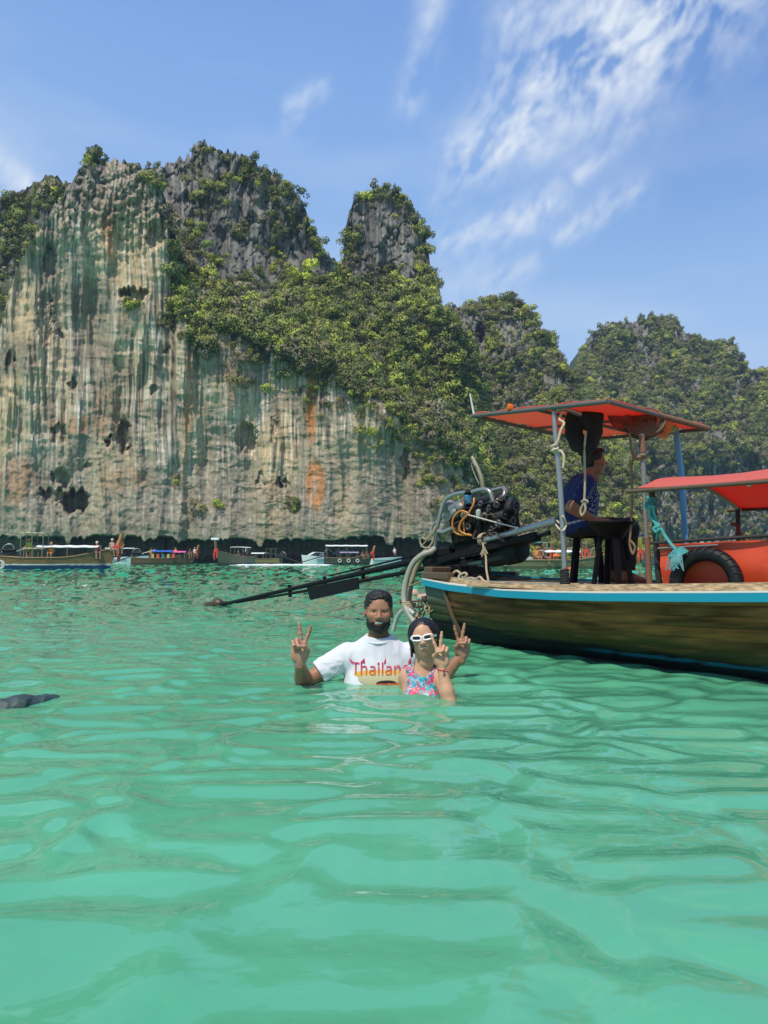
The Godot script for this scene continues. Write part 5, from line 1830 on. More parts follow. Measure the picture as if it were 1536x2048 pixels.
	net("fishing_net", "red mesh net hanging slack under the middle of the canopy", W.call(1212, 826, 0.15), W.call(1262, 830, 0.15), W.call(1268, 858, 0.1), W.call(1222, 846, 0.1), mat("red_net", Color(0.34, 0.05, 0.035), 0.9))
	net("fishing_net", "orange mesh net bunched at the right front of the canopy", W.call(1316, 832, 0.05), W.call(1348, 846, -0.2), W.call(1342, 864, -0.2), W.call(1312, 868, 0.05), mat("orange_net", Color(0.62, 0.16, 0.03), 0.9))
	net("fishing_net", "dark net sagging below the basket", W.call(1246, 858, 0.15), W.call(1330, 862, 0.0), W.call(1310, 873, 0.0), W.call(1256, 866, 0.12), mat("dark_net", Color(0.05, 0.04, 0.03), 0.9))
	var lf := Shape.new()
	lf.slab([PackedVector3Array([W.call(1310, 862, -0.15), W.call(1330, 856, -0.2), W.call(1352, 850, -0.3)]), PackedVector3Array([W.call(1312, 868, -0.15), W.call(1336, 868, -0.2), W.call(1356, 860, -0.3)])], Vector3(0, 0.004, 0.004))
	single("plastic_sheet", lf, mat("yellow_green_plastic", Color(0.22, 0.30, 0.03), 0.5), "yellow green scrap of plastic tucked under the canopy's right end", "sheet", W.call(1330, 866, -0.2), boat_frame)


func net(called: String, label: String, a: Vector3, b: Vector3, c: Vector3, d: Vector3, m: Material) -> void:
	var s := Shape.new()
	var nu := 15
	var nv := 11
	var f := func(u: float, v: float) -> Vector3:
		return a.lerp(b, u).lerp(d.lerp(c, u), v) + Vector3(0, -0.03 * sin(PI * u) * (0.4 + v), 0.02 * sin(u * 9.0) + 0.015 * n_chop.get_noise_2d(u * 5.0, v * 5.0))
	for k in nu + nv:
		for dirn in [1, -1]:
			var pts := PackedVector3Array()
			for j in nv + 1:
				var u: float = (k - (j if dirn > 0 else nv - j)) / float(nu)
				if u >= 0.0 and u <= 1.0: pts.append(f.call(u, j / float(nv)))
			if pts.size() > 1: s.tube(pts, 0.0028, 4, false)
	single(called, s, m, label, "net", a.lerp(b, 0.5), boat_frame)


# ---------------------------------------------------------------- people
func people_materials() -> void:
	mat("skin", Color.WHITE, 0.48, 0.0, {"vertex_color_use_as_albedo": true, "subsurf_scatter_enabled": true, "subsurf_scatter_strength": 0.12, "metallic_specular": 0.4})
	mat("sleek_hair", Color(0.008, 0.007, 0.008), 0.5)
	mat("curly_hair", Color(0.010, 0.008, 0.007), 0.6)
	mat("black_hair", Color(0.008, 0.006, 0.005), 0.55)
	mat("black_cloth", Color(0.008, 0.008, 0.009), 0.9, 0.0, {"rim_enabled": true, "rim": 0.15})
	mat("rubber", Color(0.012, 0.012, 0.012), 0.8)


func head_blob(f: Transform3D, h: float, smile: float) -> Blob:
	# f: head frame (x to the side, y up, z out of the face) at the middle of the head; h: chin to crown
	var b := Blob.new()
	var P := func(x: float, y: float, z: float) -> Vector3: return f * (Vector3(x, y, z) * h)
	var R := f.basis
	b.egg(P.call(0, 0.14, -0.06), Vector3(0.325, 0.35, 0.40) * h, 0.05 * h, R)
	b.egg(P.call(0, -0.09, 0.05), Vector3(0.275, 0.37, 0.285) * h, 0.10 * h, R)
	b.cap(P.call(-0.13, -0.30, 0.03), P.call(0.13, -0.30, 0.03), 0.125 * h, -1, 0.10 * h)
	b.egg(P.call(0, -0.405, 0.15), Vector3(0.105, 0.085, 0.09) * h, 0.08 * h, R)
	for s in [-1.0, 1.0]:
		b.egg(P.call(0.17 * s, -0.10, 0.20), Vector3(0.095, 0.085, 0.09) * h, 0.07 * h, R)
		b.egg(P.call(0.125 * s, -0.005, 0.345), Vector3(0.082, 0.042, 0.065) * h, 0.05 * h, R, true)
	b.cap(P.call(-0.14, 0.065, 0.265), P.call(0.14, 0.065, 0.265), 0.045 * h, -1, 0.06 * h)
	b.cap(P.call(0, 0.03, 0.295), P.call(0, -0.13, 0.375), 0.030 * h, 0.052 * h, 0.04 * h)
	for s in [-1.0, 1.0]:
		b.egg(P.call(0.052 * s, -0.15, 0.335), Vector3(0.042, 0.034, 0.045) * h, 0.03 * h, R)
		b.egg(P.call(0.335 * s, -0.05, -0.03), Vector3(0.035, 0.10, 0.062) * h, 0.03 * h, R)
		b.egg(P.call(0.352 * s, -0.04, -0.005), Vector3(0.018, 0.06, 0.03) * h, 0.02 * h, R, true)
	b.cap(P.call(-0.085, -0.245 + 0.02 * smile, 0.285), P.call(0.0, -0.248, 0.325), 0.024 * h, 0.028 * h, 0.03 * h)
	b.cap(P.call(0.085, -0.245 + 0.02 * smile, 0.285), P.call(0.0, -0.248, 0.325), 0.024 * h, 0.028 * h, 0.03 * h)
	b.cap(P.call(-0.06, -0.298, 0.285), P.call(0.06, -0.298, 0.285), 0.030 * h, -1, 0.03 * h)
	if smile > 0.0: b.egg(P.call(0, -0.266, 0.335), Vector3(0.118, 0.033, 0.07) * h, 0.012 * h, R, true)
	b.cap(P.call(0, -0.22, -0.10), P.call(0, -0.62, -0.14), 0.20 * h, 0.22 * h, 0.10 * h)
	return b


func hand_blob(f: Transform3D, h: float, side: float, pose: String) -> Blob:
	# f: frame at the wrist (y to the fingers, z out of the palm, x to the thumb when side is 1); h: wrist to the tip of the middle finger
	var b := Blob.new()
	var P := func(x: float, y: float, z: float) -> Vector3: return f * (Vector3(x * side, y, z) * h / 0.19)
	var q := h / 0.19
	b.block(P.call(0.0, 0.050, 0.0), Vector3(0.040, 0.046, 0.013) * q, 0.012 * q, 0.02 * q, f.basis)
	b.cap(P.call(0, -0.03, 0), P.call(0, 0.03, 0), 0.026 * q, 0.026 * q, 0.03 * q)
	b.egg(P.call(0.026, 0.034, 0.012), Vector3(0.017, 0.030, 0.016) * q, 0.02 * q, f.basis)
	b.egg(P.call(-0.026, 0.034, 0.008), Vector3(0.014, 0.034, 0.014) * q, 0.02 * q, f.basis)
	var k := 0.006 * q
	if pose == "peace":
		b.chain([P.call(0.029, 0.088, 0), P.call(0.043, 0.122, 0.001), P.call(0.054, 0.148, 0.002), P.call(0.061, 0.168, 0.004)], [0.0100 * q, 0.0092 * q, 0.0085 * q, 0.0075 * q], k)
		b.chain([P.call(0.009, 0.092, 0), P.call(0.006, 0.134, 0.001), P.call(0.003, 0.164, 0.002), P.call(0.001, 0.186, 0.004)], [0.0102 * q, 0.0095 * q, 0.0087 * q, 0.0076 * q], k)
		b.chain([P.call(-0.011, 0.090, 0), P.call(-0.012, 0.108, 0.026), P.call(-0.008, 0.088, 0.045), P.call(-0.004, 0.066, 0.034)], [0.0100 * q, 0.0095 * q, 0.0090 * q, 0.0078 * q], k)
		b.chain([P.call(-0.030, 0.083, 0), P.call(-0.032, 0.097, 0.022), P.call(-0.027, 0.080, 0.038), P.call(-0.020, 0.062, 0.030)], [0.0090 * q, 0.0085 * q, 0.0080 * q, 0.0070 * q], k)
		b.chain([P.call(0.030, 0.022, 0.010), P.call(0.042, 0.052, 0.026), P.call(0.024, 0.076, 0.046), P.call(-0.002, 0.080, 0.058)], [0.0145 * q, 0.0120 * q, 0.0105 * q, 0.0088 * q], k)
	else:
		var xs := [0.029, 0.010, -0.010, -0.029]
		var ls := [0.9, 1.0, 0.93, 0.75]
		for i in 4:
			var l: float = ls[i]
			var x: float = xs[i]
			b.chain([P.call(x, 0.088, 0), P.call(x * 1.1, 0.088 + 0.040 * l, 0.010), P.call(x * 1.05, 0.088 + 0.060 * l, 0.030), P.call(x, 0.088 + 0.066 * l, 0.048)], [0.0098 * q, 0.0090 * q, 0.0084 * q, 0.0074 * q], k)
		b.chain([P.call(0.030, 0.022, 0.008), P.call(0.048, 0.050, 0.018), P.call(0.052, 0.078, 0.026), P.call(0.048, 0.098, 0.032)], [0.0145 * q, 0.0120 * q, 0.0105 * q, 0.0088 * q], k)
	return b


func toward(y: Vector3, z: Vector3, o: Vector3) -> Transform3D:
	var yy := y.normalized()
	var x := yy.cross(z).normalized()
	return Transform3D(Basis(x, yy, x.cross(yy)), o)


func face_parts(t: Node3D, body: Node3D, f: Transform3D, h: float, brow: Color, teeth: bool, eyes: bool) -> void:
	var P := func(x: float, y: float, z: float) -> Vector3: return f * (Vector3(x, y, z) * h)
	for s in [-1.0, 1.0]:
		if eyes:
			var e := Shape.new()
			e.ball(P.call(0.125 * s, -0.008, 0.252), Vector3(0.056, 0.034, 0.040) * h, f.basis, 14, 10)
			part(body, "eye", e, mat("eye_white", Color(0.62, 0.58, 0.54), 0.25))
			var i := Shape.new()
			i.ball(P.call(0.125 * s, -0.010, 0.284), Vector3(0.024, 0.024, 0.012) * h, f.basis, 10, 6)
			part(body, "iris", i, mat("iris", Color(0.012, 0.007, 0.004), 0.15))
			var l := Shape.new()
			l.tube(path([P.call(0.062 * s, 0.012, 0.285), P.call(0.125 * s, 0.034, 0.296), P.call(0.19 * s, 0.010, 0.262)], 4), 0.018 * h, 5)
			part(body, "eyelid", l, mat("eyelid", Color(0.055, 0.025, 0.015), 0.6))
		var w := Shape.new()
		w.tube(path([P.call(0.045 * s, 0.068, 0.312), P.call(0.12 * s, 0.093, 0.300), P.call(0.205 * s, 0.070, 0.240)], 5), [0.018 * h, 0.026 * h, 0.028 * h, 0.028 * h, 0.027 * h, 0.026 * h, 0.024 * h, 0.021 * h, 0.017 * h, 0.012 * h, 0.008 * h], 6)
		part(body, "eyebrow", w, mat("black_hair", brow, 0.55))
	if teeth:
		var m := Shape.new()
		m.ball(P.call(0, -0.262, 0.252), Vector3(0.112, 0.031, 0.066) * h, f.basis, 16, 8)
		part(body, "teeth", m, mat("teeth", Color(0.80, 0.77, 0.70), 0.3))


func bathers() -> void:
	bathing_man()
	bathing_woman()
	swimmers()


func bathing_man() -> void:
	var o := Vector3(-0.032, 0, -4.35)
	var fr := Transform3D(Basis.IDENTITY, o)
	var t := thing("person", "bearded man in white printed t-shirt making peace signs, standing chest-deep in the water", "person", Vector3.ZERO, fr)
	var head := Transform3D(Basis.from_euler(Vector3(-0.10, 0.05, -0.03)), Vector3(0.0, 0.398, 0.02))
	var hh := 0.243
	var skin := func(p: Vector3, n: Vector3) -> Color:
		var c := Color(0.345, 0.168, 0.098)
		var q := head.affine_inverse() * p / hh
		var lips := Vector3(q.x / 0.10, (q.y + 0.272) / 0.048, (q.z - 0.30) / 0.09).length()
		c = c.lerp(Color(0.22, 0.075, 0.055), 0.8 * (1.0 - ss(0.8, 1.1, lips)))
		c = c * (1.0 + 0.10 * n_fine.get_noise_3dv(p * 30.0))
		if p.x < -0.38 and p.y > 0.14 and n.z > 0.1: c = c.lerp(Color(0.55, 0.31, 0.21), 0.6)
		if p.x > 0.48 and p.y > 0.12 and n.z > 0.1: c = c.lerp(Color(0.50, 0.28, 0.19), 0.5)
		# short beard's shade on cheek and throat
		if q.y < -0.15 and q.z > -0.1 and absf(q.x) < 0.4: c = c.lerp(Color(0.06, 0.03, 0.02), 0.5 * ss(-0.15, -0.3, q.y))
		c.a = 1.0
		return c
	# arms
	var s0 := Vector3(-0.195, 0.135, -0.03)
	var e0 := Vector3(-0.432, -0.005, 0.04)
	var w0 := Vector3(-0.428, 0.146, 0.25)
	var s1 := Vector3(0.195, 0.135, -0.05)
	var e1 := Vector3(0.36, -0.035, -0.18)
	var w1 := Vector3(0.497, 0.118, -0.16)
	var b := Blob.new()
	b.egg(Vector3(0, 0.0, -0.02), Vector3(0.185, 0.20, 0.115), 0.06)
	b.cap(Vector3(-0.17, 0.135, -0.04), Vector3(0.17, 0.135, -0.04), 0.062, -1, 0.06)
	b.cap(Vector3(-0.07, 0.19, -0.03), Vector3(0.07, 0.19, -0.03), 0.05, -1, 0.06)
	b.cap(Vector3(0, 0.17, -0.02), Vector3(0, 0.30, 0.0), 0.062, 0.056, 0.05)
	b.block(Vector3(0, -0.30, -0.02), Vector3(0.165, 0.22, 0.105), 0.09, 0.08)
	b.egg(Vector3(0, -0.48, -0.03), Vector3(0.175, 0.13, 0.12), 0.06)
	for s in [-1.0, 1.0]: b.chain([Vector3(0.09 * s, -0.5, -0.02), Vector3(0.10 * s, -0.85, 0.0), Vector3(0.11 * s, -1.20, -0.04)], [0.085, 0.06, 0.045], 0.04)
	b.chain([s0, e0], [0.056, 0.043], 0.03); b.chain([e0, e0.lerp(w0, 0.3), w0], [0.043, 0.045, 0.028], 0.02)
	b.chain([s1, e1], [0.056, 0.043], 0.03); b.chain([e1, e1.lerp(w1, 0.3), w1], [0.043, 0.045, 0.028], 0.02)
	var s := b.skin(0.012, skin)
	s.append(head_blob(head, hh, 1.0).skin(0.0055, skin))
	var hf0 := toward(Vector3(-0.03, 1.0, 0.06), Vector3(0.05, -0.05, 1.0), w0 + Vector3(0, 0.008, 0.004))
	var hf1 := toward(Vector3(0.10, 1.0, -0.02), Vector3(0.05, 0.0, 1.0), w1 + Vector3(0.004, 0.006, 0))
	s.append(hand_blob(hf0, 0.205, 1.0, "peace").skin(0.0047, skin))
	s.append(hand_blob(hf1, 0.195, -1.0, "peace").skin(0.005, skin))
	var body := part(t, "body", s, mat("skin", Color.WHITE, 0.48, 0.0, {"vertex_color_use_as_albedo": true, "subsurf_scatter_enabled": true, "subsurf_scatter_strength": 0.12, "metallic_specular": 0.4}))
	face_parts(t, body, head, hh, Color(0.008, 0.006, 0.005), true, true)
	# hair and beard
	var P := func(x: float, y: float, z: float) -> Vector3: return head * (Vector3(x, y, z) * hh)
	var hair := Blob.new()
	hair.egg(P.call(0, 0.17, -0.07), Vector3(0.345, 0.355, 0.40) * hh, 0.03, head.basis)
	hair.egg(P.call(0, 0.36, 0.03), Vector3(0.27, 0.13, 0.28) * hh, 0.03, head.basis)
	hair.egg(P.call(0, -0.10, 0.37), Vector3(0.305, 0.40, 0.26) * hh, 0.015, head.basis, true)
	hair.clips = [[P.call(0, -0.06, 0), -(head.basis.y)]]
	hair.wrinkle = n_curl; hair.wrinkle_by = 0.007
	part(body, "hair", hair.skin(0.0056), mat("curly_hair", Color(0.010, 0.008, 0.007), 0.6))
	var beard := Blob.new()
	beard.egg(P.call(0, -0.10, 0.045), Vector3(0.292, 0.375, 0.30) * hh, 0.05, head.basis)
	beard.cap(P.call(-0.13, -0.31, 0.03), P.call(0.13, -0.31, 0.03), 0.138 * hh, -1, 0.10 * hh)
	beard.egg(P.call(0, -0.415, 0.155), Vector3(0.13, 0.105, 0.11) * hh, 0.08 * hh, head.basis)
	beard.cap(P.call(-0.10, -0.225, 0.29), P.call(0.10, -0.225, 0.29), 0.026 * hh, -1, 0.03 * hh)
	beard.egg(P.call(0, -0.275, 0.36), Vector3(0.128, 0.052, 0.10) * hh, 0.01, head.basis, true)
	beard.egg(P.call(0, 0.02, 0.30), Vector3(0.235, 0.215, 0.28) * hh, 0.02, head.basis, true)
	beard.egg(P.call(0.17, -0.10, 0.25), Vector3(0.11, 0.13, 0.14) * hh, 0.015, head.basis, true)
	beard.egg(P.call(-0.17, -0.10, 0.25), Vector3(0.11, 0.13, 0.14) * hh, 0.015, head.basis, true)
	beard.clips = [[P.call(0, 0.0, 0), head.basis.y], [P.call(0, 0, -0.06), -head.basis.z]]
	beard.wrinkle = n_curl; beard.wrinkle_by = 0.003
	part(body, "beard", beard.skin(0.0053), mat("curly_hair", Color.BLACK))
	# shirt
	var cloth := mat("white_cotton", Color(0.64, 0.66, 0.70), 0.9)
	var sh := Blob.new()
	sh.egg(Vector3(0, 0.0, -0.02), Vector3(0.19, 0.205, 0.12), 0.06)
	sh.cap(Vector3(-0.165, 0.135, -0.04), Vector3(0.165, 0.135, -0.04), 0.064, -1, 0.06)
	sh.cap(Vector3(-0.06, 0.185, -0.03), Vector3(0.06, 0.185, -0.03), 0.052, -1, 0.06)
	sh.block(Vector3(0, -0.27, -0.02), Vector3(0.18, 0.28, 0.115), 0.09, 0.08)
	sh.cap(s0, s0.lerp(e0, 0.15), 0.062, 0.06, 0.04)
	sh.cap(s1, s1.lerp(e1, 0.15), 0.062, 0.06, 0.04)
	sh.cap(Vector3(0, 0.17, -0.02), Vector3(0, 0.25, -0.008), 0.064, 0.060, 0.05)
	sh.egg(Vector3(0, 0.300, 0.008), Vector3(0.092, 0.070, 0.095), 0.010, Basis.IDENTITY, true)
	sh.clips = [[Vector3(0, -0.5, 0), Vector3.DOWN]]
	sh.grow = 0.008
	sh.wrinkle = n_fold; sh.wrinkle_by = -0.005; sh.wrinkle_scale = Vector3(1.2, 0.55, 0.8)
	var shirt := part(t, "shirt", sh.skin(0.0095), cloth)
	var ends := [[s0, e0, 0.64], [s1, e1, 0.6]]
	for q in ends:
		var sl := Blob.new()
		var a: Vector3 = q[0]
		var d: Vector3 = (q[1] - a).normalized()
		sl.cap(a - d * 0.02, a.lerp(q[1], 0.9), 0.060, 0.062, 0.03)
		sl.clips = [[a.lerp(q[1], q[2]), d]]
		sl.grow = 0.010
		sl.wrinkle = n_fold; sl.wrinkle_by = -0.009; sl.wrinkle_scale = Vector3(0.9, 1.5, 1.2)
		part(shirt, "sleeve", sl.skin(0.008), cloth)
	var collar := Shape.new()
	var ring := PackedVector3Array()
	for k in 29:
		var a := TAU * k / 28
		var g := Vector3(cos(a) * 0.073, 0.236 - 0.014 * sin(a), -0.006 + sin(a) * 0.072)
		ring.append(g)
	collar.tube(ring, 0.008, 8, false)
	part(shirt, "collar", collar, cloth)
	shirt_print(shirt, sh)
	var band := Shape.new()
	band.torus(Transform3D(toward(hf0.basis.z, hf0.basis.y, Vector3.ZERO).basis, w0 + Vector3(0.0, -0.014, -0.012)), 0.034, 0.0045, 24, 6)
	band.torus(Transform3D(toward(hf0.basis.z, hf0.basis.y, Vector3.ZERO).basis.rotated(Vector3.RIGHT, 0.15), w0 + Vector3(0.0, -0.006, -0.006)), 0.034, 0.0035, 24, 6)
	part(t, "bracelet", band, mat("silver", Color(0.55, 0.57, 0.60), 0.3, 0.9), "thin silver bracelet")
	var fr_ := Shape.new()
	fr_.torus(Transform3D(toward(hf0.basis.z, hf0.basis.y, Vector3.ZERO).basis, hf0 * (Vector3(0.008, 0.112, 0.0) * 0.205 / 0.19)), 0.0108, 0.0022, 16, 5)
	part(t, "ring", fr_, mat("silver", Color.BLACK))


func on_skin(b: Blob, p: Vector3, out: float) -> Vector3:
	# walks p along z onto the blob's front
	var q := Vector3(p.x, p.y, 0.3)
	if p.z < 0.0: return p
	for k in 40:
		var d := b.value(q, b.prims)
		q.z -= maxf(d, 0.0004) * 0.8
		if d < out + 0.0004 or q.z < p.z - 0.08: break
	return q


var chest := PackedFloat32Array()   # how far out the shirt's front stands


func drape(shirt: Node3D, sh: Blob, called: String, tris: PackedVector2Array, c0: Color, c1: Color, y0: float, y1: float, out: float) -> void:
	# a flat print laid on the cloth: triangles in x and y, pushed onto the chest
	var s := Shape.new()
	if chest.is_empty():
		for y in 46:
			for x in 90: chest.append(on_skin(sh, Vector3(x * 0.0045 - 0.2, y * 0.0045 - 0.04, 0.02), 0.0).z)
	for k in range(0, tris.size(), 3):
		var pts := []
		for j in 3:
			var g := tris[k + j]
			var u := clampf((g.x + 0.2) / 0.0045, 0.0, 88.9)
			var w := clampf((g.y + 0.04) / 0.0045, 0.0, 44.9)
			var q := int(w) * 90 + int(u)
			var z := lerpf(lerpf(chest[q], chest[q + 1], u - int(u)), lerpf(chest[q + 90], chest[q + 91], u - int(u)), w - int(w))
			var p := Vector3(g.x, g.y, z + out)
			s.col = c0.lerp(c1, clampf((g.y - y0) / (y1 - y0), 0, 1))
			pts.append(s.add(p, Vector3(0, 0.1, 1).normalized()))
		s.i.append_array(PackedInt32Array(pts))
	part(shirt, called, s, mat("shirt_ink", Color.WHITE, 0.85, 0.0, {"vertex_color_use_as_albedo": true}))


func ellipse(c: Vector2, r: Vector2, n := 36, a0 := 0.0, a1 := TAU, rings := 8) -> PackedVector2Array:
	var o := PackedVector2Array()
	for q in rings:
		var u := float(q) / rings
		var w := float(q + 1) / rings
		for k in n:
			var a := Vector2(cos(lerpf(a0, a1, float(k) / n)), sin(lerpf(a0, a1, float(k) / n)))
			var b := Vector2(cos(lerpf(a0, a1, float(k + 1) / n)), sin(lerpf(a0, a1, float(k + 1) / n)))
			o.append_array(PackedVector2Array([c + r * a * u, c + r * a * w, c + r * b * w, c + r * a * u, c + r * b * w, c + r * b * u]))
	return o


func shirt_print(shirt: Node3D, sh: Blob) -> void:
	# yellow shore, pale hull and dark shape under the word
	drape(shirt, sh, "printed_shore", ellipse(Vector2(0.015, 0.052), Vector2(0.155, 0.026)), Color(0.80, 0.40, 0.06), Color(0.85, 0.55, 0.16), 0.03, 0.075, 0.0022)
	drape(shirt, sh, "printed_sand", ellipse(Vector2(0.02, 0.025), Vector2(0.135, 0.036)), Color(0.50, 0.44, 0.26), Color(0.70, 0.62, 0.38), 0.0, 0.06, 0.0032)
	drape(shirt, sh, "printed_shape", ellipse(Vector2(0.045, 0.004), Vector2(0.058, 0.017), 18, 0, PI), Color(0.02, 0.012, 0.012), Color(0.05, 0.02, 0.02), 0.0, 0.03, 0.0045)
	drape(shirt, sh, "printed_stripe", ellipse(Vector2(0.06, 0.000), Vector2(0.075, 0.009)), Color(0.70, 0.08, 0.03), Color(0.75, 0.25, 0.05), 0.0, 0.01, 0.0040)
	# the word
	var tm := TextMesh.new()
	var font := SystemFont.new()
	font.font_names = PackedStringArray(["Droid Sans"])
	tm.font = font
	tm.text = "Thailand"
	tm.font_size = 64
	tm.pixel_size = 0.00118
	tm.depth = 0.0
	tm.curve_step = 3.0
	var arr := tm.get_mesh_arrays()
	var v: PackedVector3Array = arr[Mesh.ARRAY_VERTEX]
	var ix = arr[Mesh.ARRAY_INDEX]
	var lo := Vector2(1e3, 1e3)
	var hi := Vector2(-1e3, -1e3)
	for p in v:
		lo = lo.min(Vector2(p.x, p.y)); hi = hi.max(Vector2(p.x, p.y))
	var tris := PackedVector2Array()
	var count: int = ix.size() if ix != null and ix.size() else v.size()
	var box0 := Vector2(-0.152, 0.048)
	var box1 := Vector2(0.180, 0.120)
	var tri := PackedVector2Array()
	for k in count:
		var p: Vector3 = v[ix[k]] if ix != null and ix.size() else v[k]
		var u := (Vector2(p.x, p.y) - lo) / (hi - lo)
		tri.append(Vector2(lerpf(box0.x, box1.x, u.x), lerpf(box0.y, box1.y, u.y)))
		if tri.size() == 3:
			# cut long triangles so that they follow the chest
			split_tri(tri[0], tri[1], tri[2], tris, 4)
			tri = PackedVector2Array()
	# flame tips on the tall letters
	for q in [[-0.150, 0.118, -0.020, 0.022], [-0.098, 0.118, 0.018, 0.024], [-0.084, 0.118, 0.004, 0.022], [0.036, 0.118, 0.006, 0.026], [0.177, 0.118, 0.004, 0.020], [-0.002, 0.112, 0.003, 0.010]]:
		tris.append_array(PackedVector2Array([Vector2(q[0] - 0.007, q[1] - 0.004), Vector2(q[0] + 0.007, q[1] - 0.004), Vector2(q[0] + q[2], q[1] + q[3])]))
	drape(shirt, sh, "printed_word", tris, Color(0.80, 0.20, 0.03), Color(0.66, 0.012, 0.09), 0.045, 0.105, 0.0062)


func split_tri(a: Vector2, b: Vector2, c: Vector2, o: PackedVector2Array, depth: int) -> void:
	if depth == 0 or maxf(a.distance_to(b), maxf(b.distance_to(c), c.distance_to(a))) < 0.011:
		o.append_array(PackedVector2Array([a, b, c]))
		return
	var d := (a + b) * 0.5
	var e := (b + c) * 0.5
	var f := (c + a) * 0.5
	split_tri(a, d, f, o, depth - 1); split_tri(d, b, e, o, depth - 1); split_tri(f, e, c, o, depth - 1); split_tri(d, e, f, o, depth - 1)


func bathing_woman() -> void:
	var fr := Transform3D(Basis.IDENTITY, Vector3(0.211, 0, -4.05))
	var t := thing("person", "smiling woman in white sunglasses and colourful swimwear leaning against the man in the water", "person", Vector3.ZERO, fr)
	var head := Transform3D(Basis.from_euler(Vector3(-0.08, -0.12, 0.13)), Vector3(0.0, 0.282, 0.02))
	var hh := 0.203
	var skin := func(p: Vector3, n: Vector3) -> Color:
		var c := Color(0.56, 0.315, 0.195)
		var q := head.affine_inverse() * p / hh
		var lips := Vector3(q.x / 0.105, (q.y + 0.27) / 0.052, (q.z - 0.30) / 0.09).length()
		c = c.lerp(Color(0.36, 0.07, 0.06), 0.85 * (1.0 - ss(0.8, 1.1, lips)))
		c = c * (1.0 + 0.06 * n_fine.get_noise_3dv(p * 30.0))
		# small drawing on the forearm
		if Vector3((p.x - 0.098) / 0.010, (p.y - 0.125) / 0.020, 0).length() + 0.5 * n_curl.get_noise_3dv(p * 3.0) < 0.9 and n.z > 0.0 and p.z > 0.1: c = Color(0.05, 0.05, 0.045)
		c.a = 1.0
		return c
	var s1 := Vector3(0.098, 0.080, -0.02)
	var e1 := Vector3(0.122, -0.03, 0.20)
	var w1 := Vector3(0.088, 0.152, 0.17)
	var s0 := Vector3(-0.085, 0.06, -0.06)
	var b := Blob.new()
	b.egg(Vector3(-0.012, -0.03, -0.03), Vector3(0.106, 0.16, 0.09), 0.05)
	b.cap(Vector3(-0.075, 0.068, -0.05), Vector3(0.085, 0.080, -0.03), 0.042, -1, 0.05)
	b.cap(Vector3(0, 0.09, -0.03), Vector3(0.0, 0.20, -0.005), 0.045, 0.042, 0.04)
	for s in [-1.0, 1.0]: b.egg(Vector3(-0.014 + 0.048 * s, -0.055, 0.045), Vector3(0.052, 0.058, 0.052), 0.04)
	b.block(Vector3(0, -0.25, -0.03), Vector3(0.115, 0.16, 0.08), 0.07, 0.06)
	b.egg(Vector3(0, -0.42, -0.03), Vector3(0.155, 0.13, 0.11), 0.06)
	for s in [-1.0, 1.0]: b.chain([Vector3(0.08 * s, -0.46, -0.02), Vector3(0.085 * s, -0.82, 0.0), Vector3(0.09 * s, -1.18, -0.04)], [0.08, 0.055, 0.04], 0.04)
	b.chain([s1, e1], [0.043, 0.036], 0.03); b.chain([e1, e1.lerp(w1, 0.3), w1], [0.035, 0.037, 0.023], 0.02)
	b.chain([s0, Vector3(-0.105, -0.16, -0.14), Vector3(-0.30, -0.20, -0.36)], [0.042, 0.036, 0.026], 0.03)
	var s := b.skin(0.010, skin)
	s.append(head_blob(head, hh, 1.0).skin(0.005, skin))
	var hf := toward(Vector3(0.02, 1.0, -0.08), Vector3(-0.12, 0.0, 1.0), w1 + Vector3(0, 0.004, 0))
	s.append(hand_blob(hf, 0.172, -1.0, "peace").skin(0.0043, skin))
	var body := part(t, "body", s, mat("skin", Color.WHITE))
	face_parts(t, body, head, hh, Color(0.008, 0.006, 0.005), true, false)
	var P := func(x: float, y: float, z: float) -> Vector3: return head * (Vector3(x, y, z) * hh)
	var hair := Blob.new()
	hair.egg(P.call(0, 0.16, -0.09), Vector3(0.365, 0.375, 0.42) * hh, 0.03, head.basis)
	hair.egg(P.call(0.16, -0.05, -0.26), Vector3(0.28, 0.42, 0.24) * hh, 0.05, head.basis)
	hair.egg(P.call(-0.14, -0.10, -0.24), Vector3(0.25, 0.40, 0.22) * hh, 0.05, head.basis)
	hair.cap(P.call(0.22, -0.30, -0.30), P.call(0.20, -0.85, -0.34), 0.20 * hh, 0.12 * hh, 0.04)
	hair.cap(P.call(-0.30, 0.05, 0.03), P.call(-0.36, -0.45, 0.0), 0.055 * hh, 0.035 * hh, 0.03)
	hair.egg(P.call(0.02, -0.12, 0.37), Vector3(0.315, 0.455, 0.33) * hh, 0.012, head.basis, true)
	hair.wrinkle = n_strand; hair.wrinkle_by = 0.004; hair.wrinkle_scale = Vector3(1.2, 0.25, 1.2)
	part(body, "hair", hair.skin(0.0056), mat("sleek_hair", Color.BLACK))
	var strand := Shape.new()
	strand.tube(path([P.call(-0.31, -0.1, 0.08), P.call(-0.36, -0.42, 0.10), P.call(-0.40, -0.62, 0.14), P.call(-0.36, -0.72, 0.16)], 5), 0.0022, 5)
	part(body, "hair_strand", strand, mat("sleek_hair", Color.BLACK))
	# sunglasses
	var sg := Shape.new()
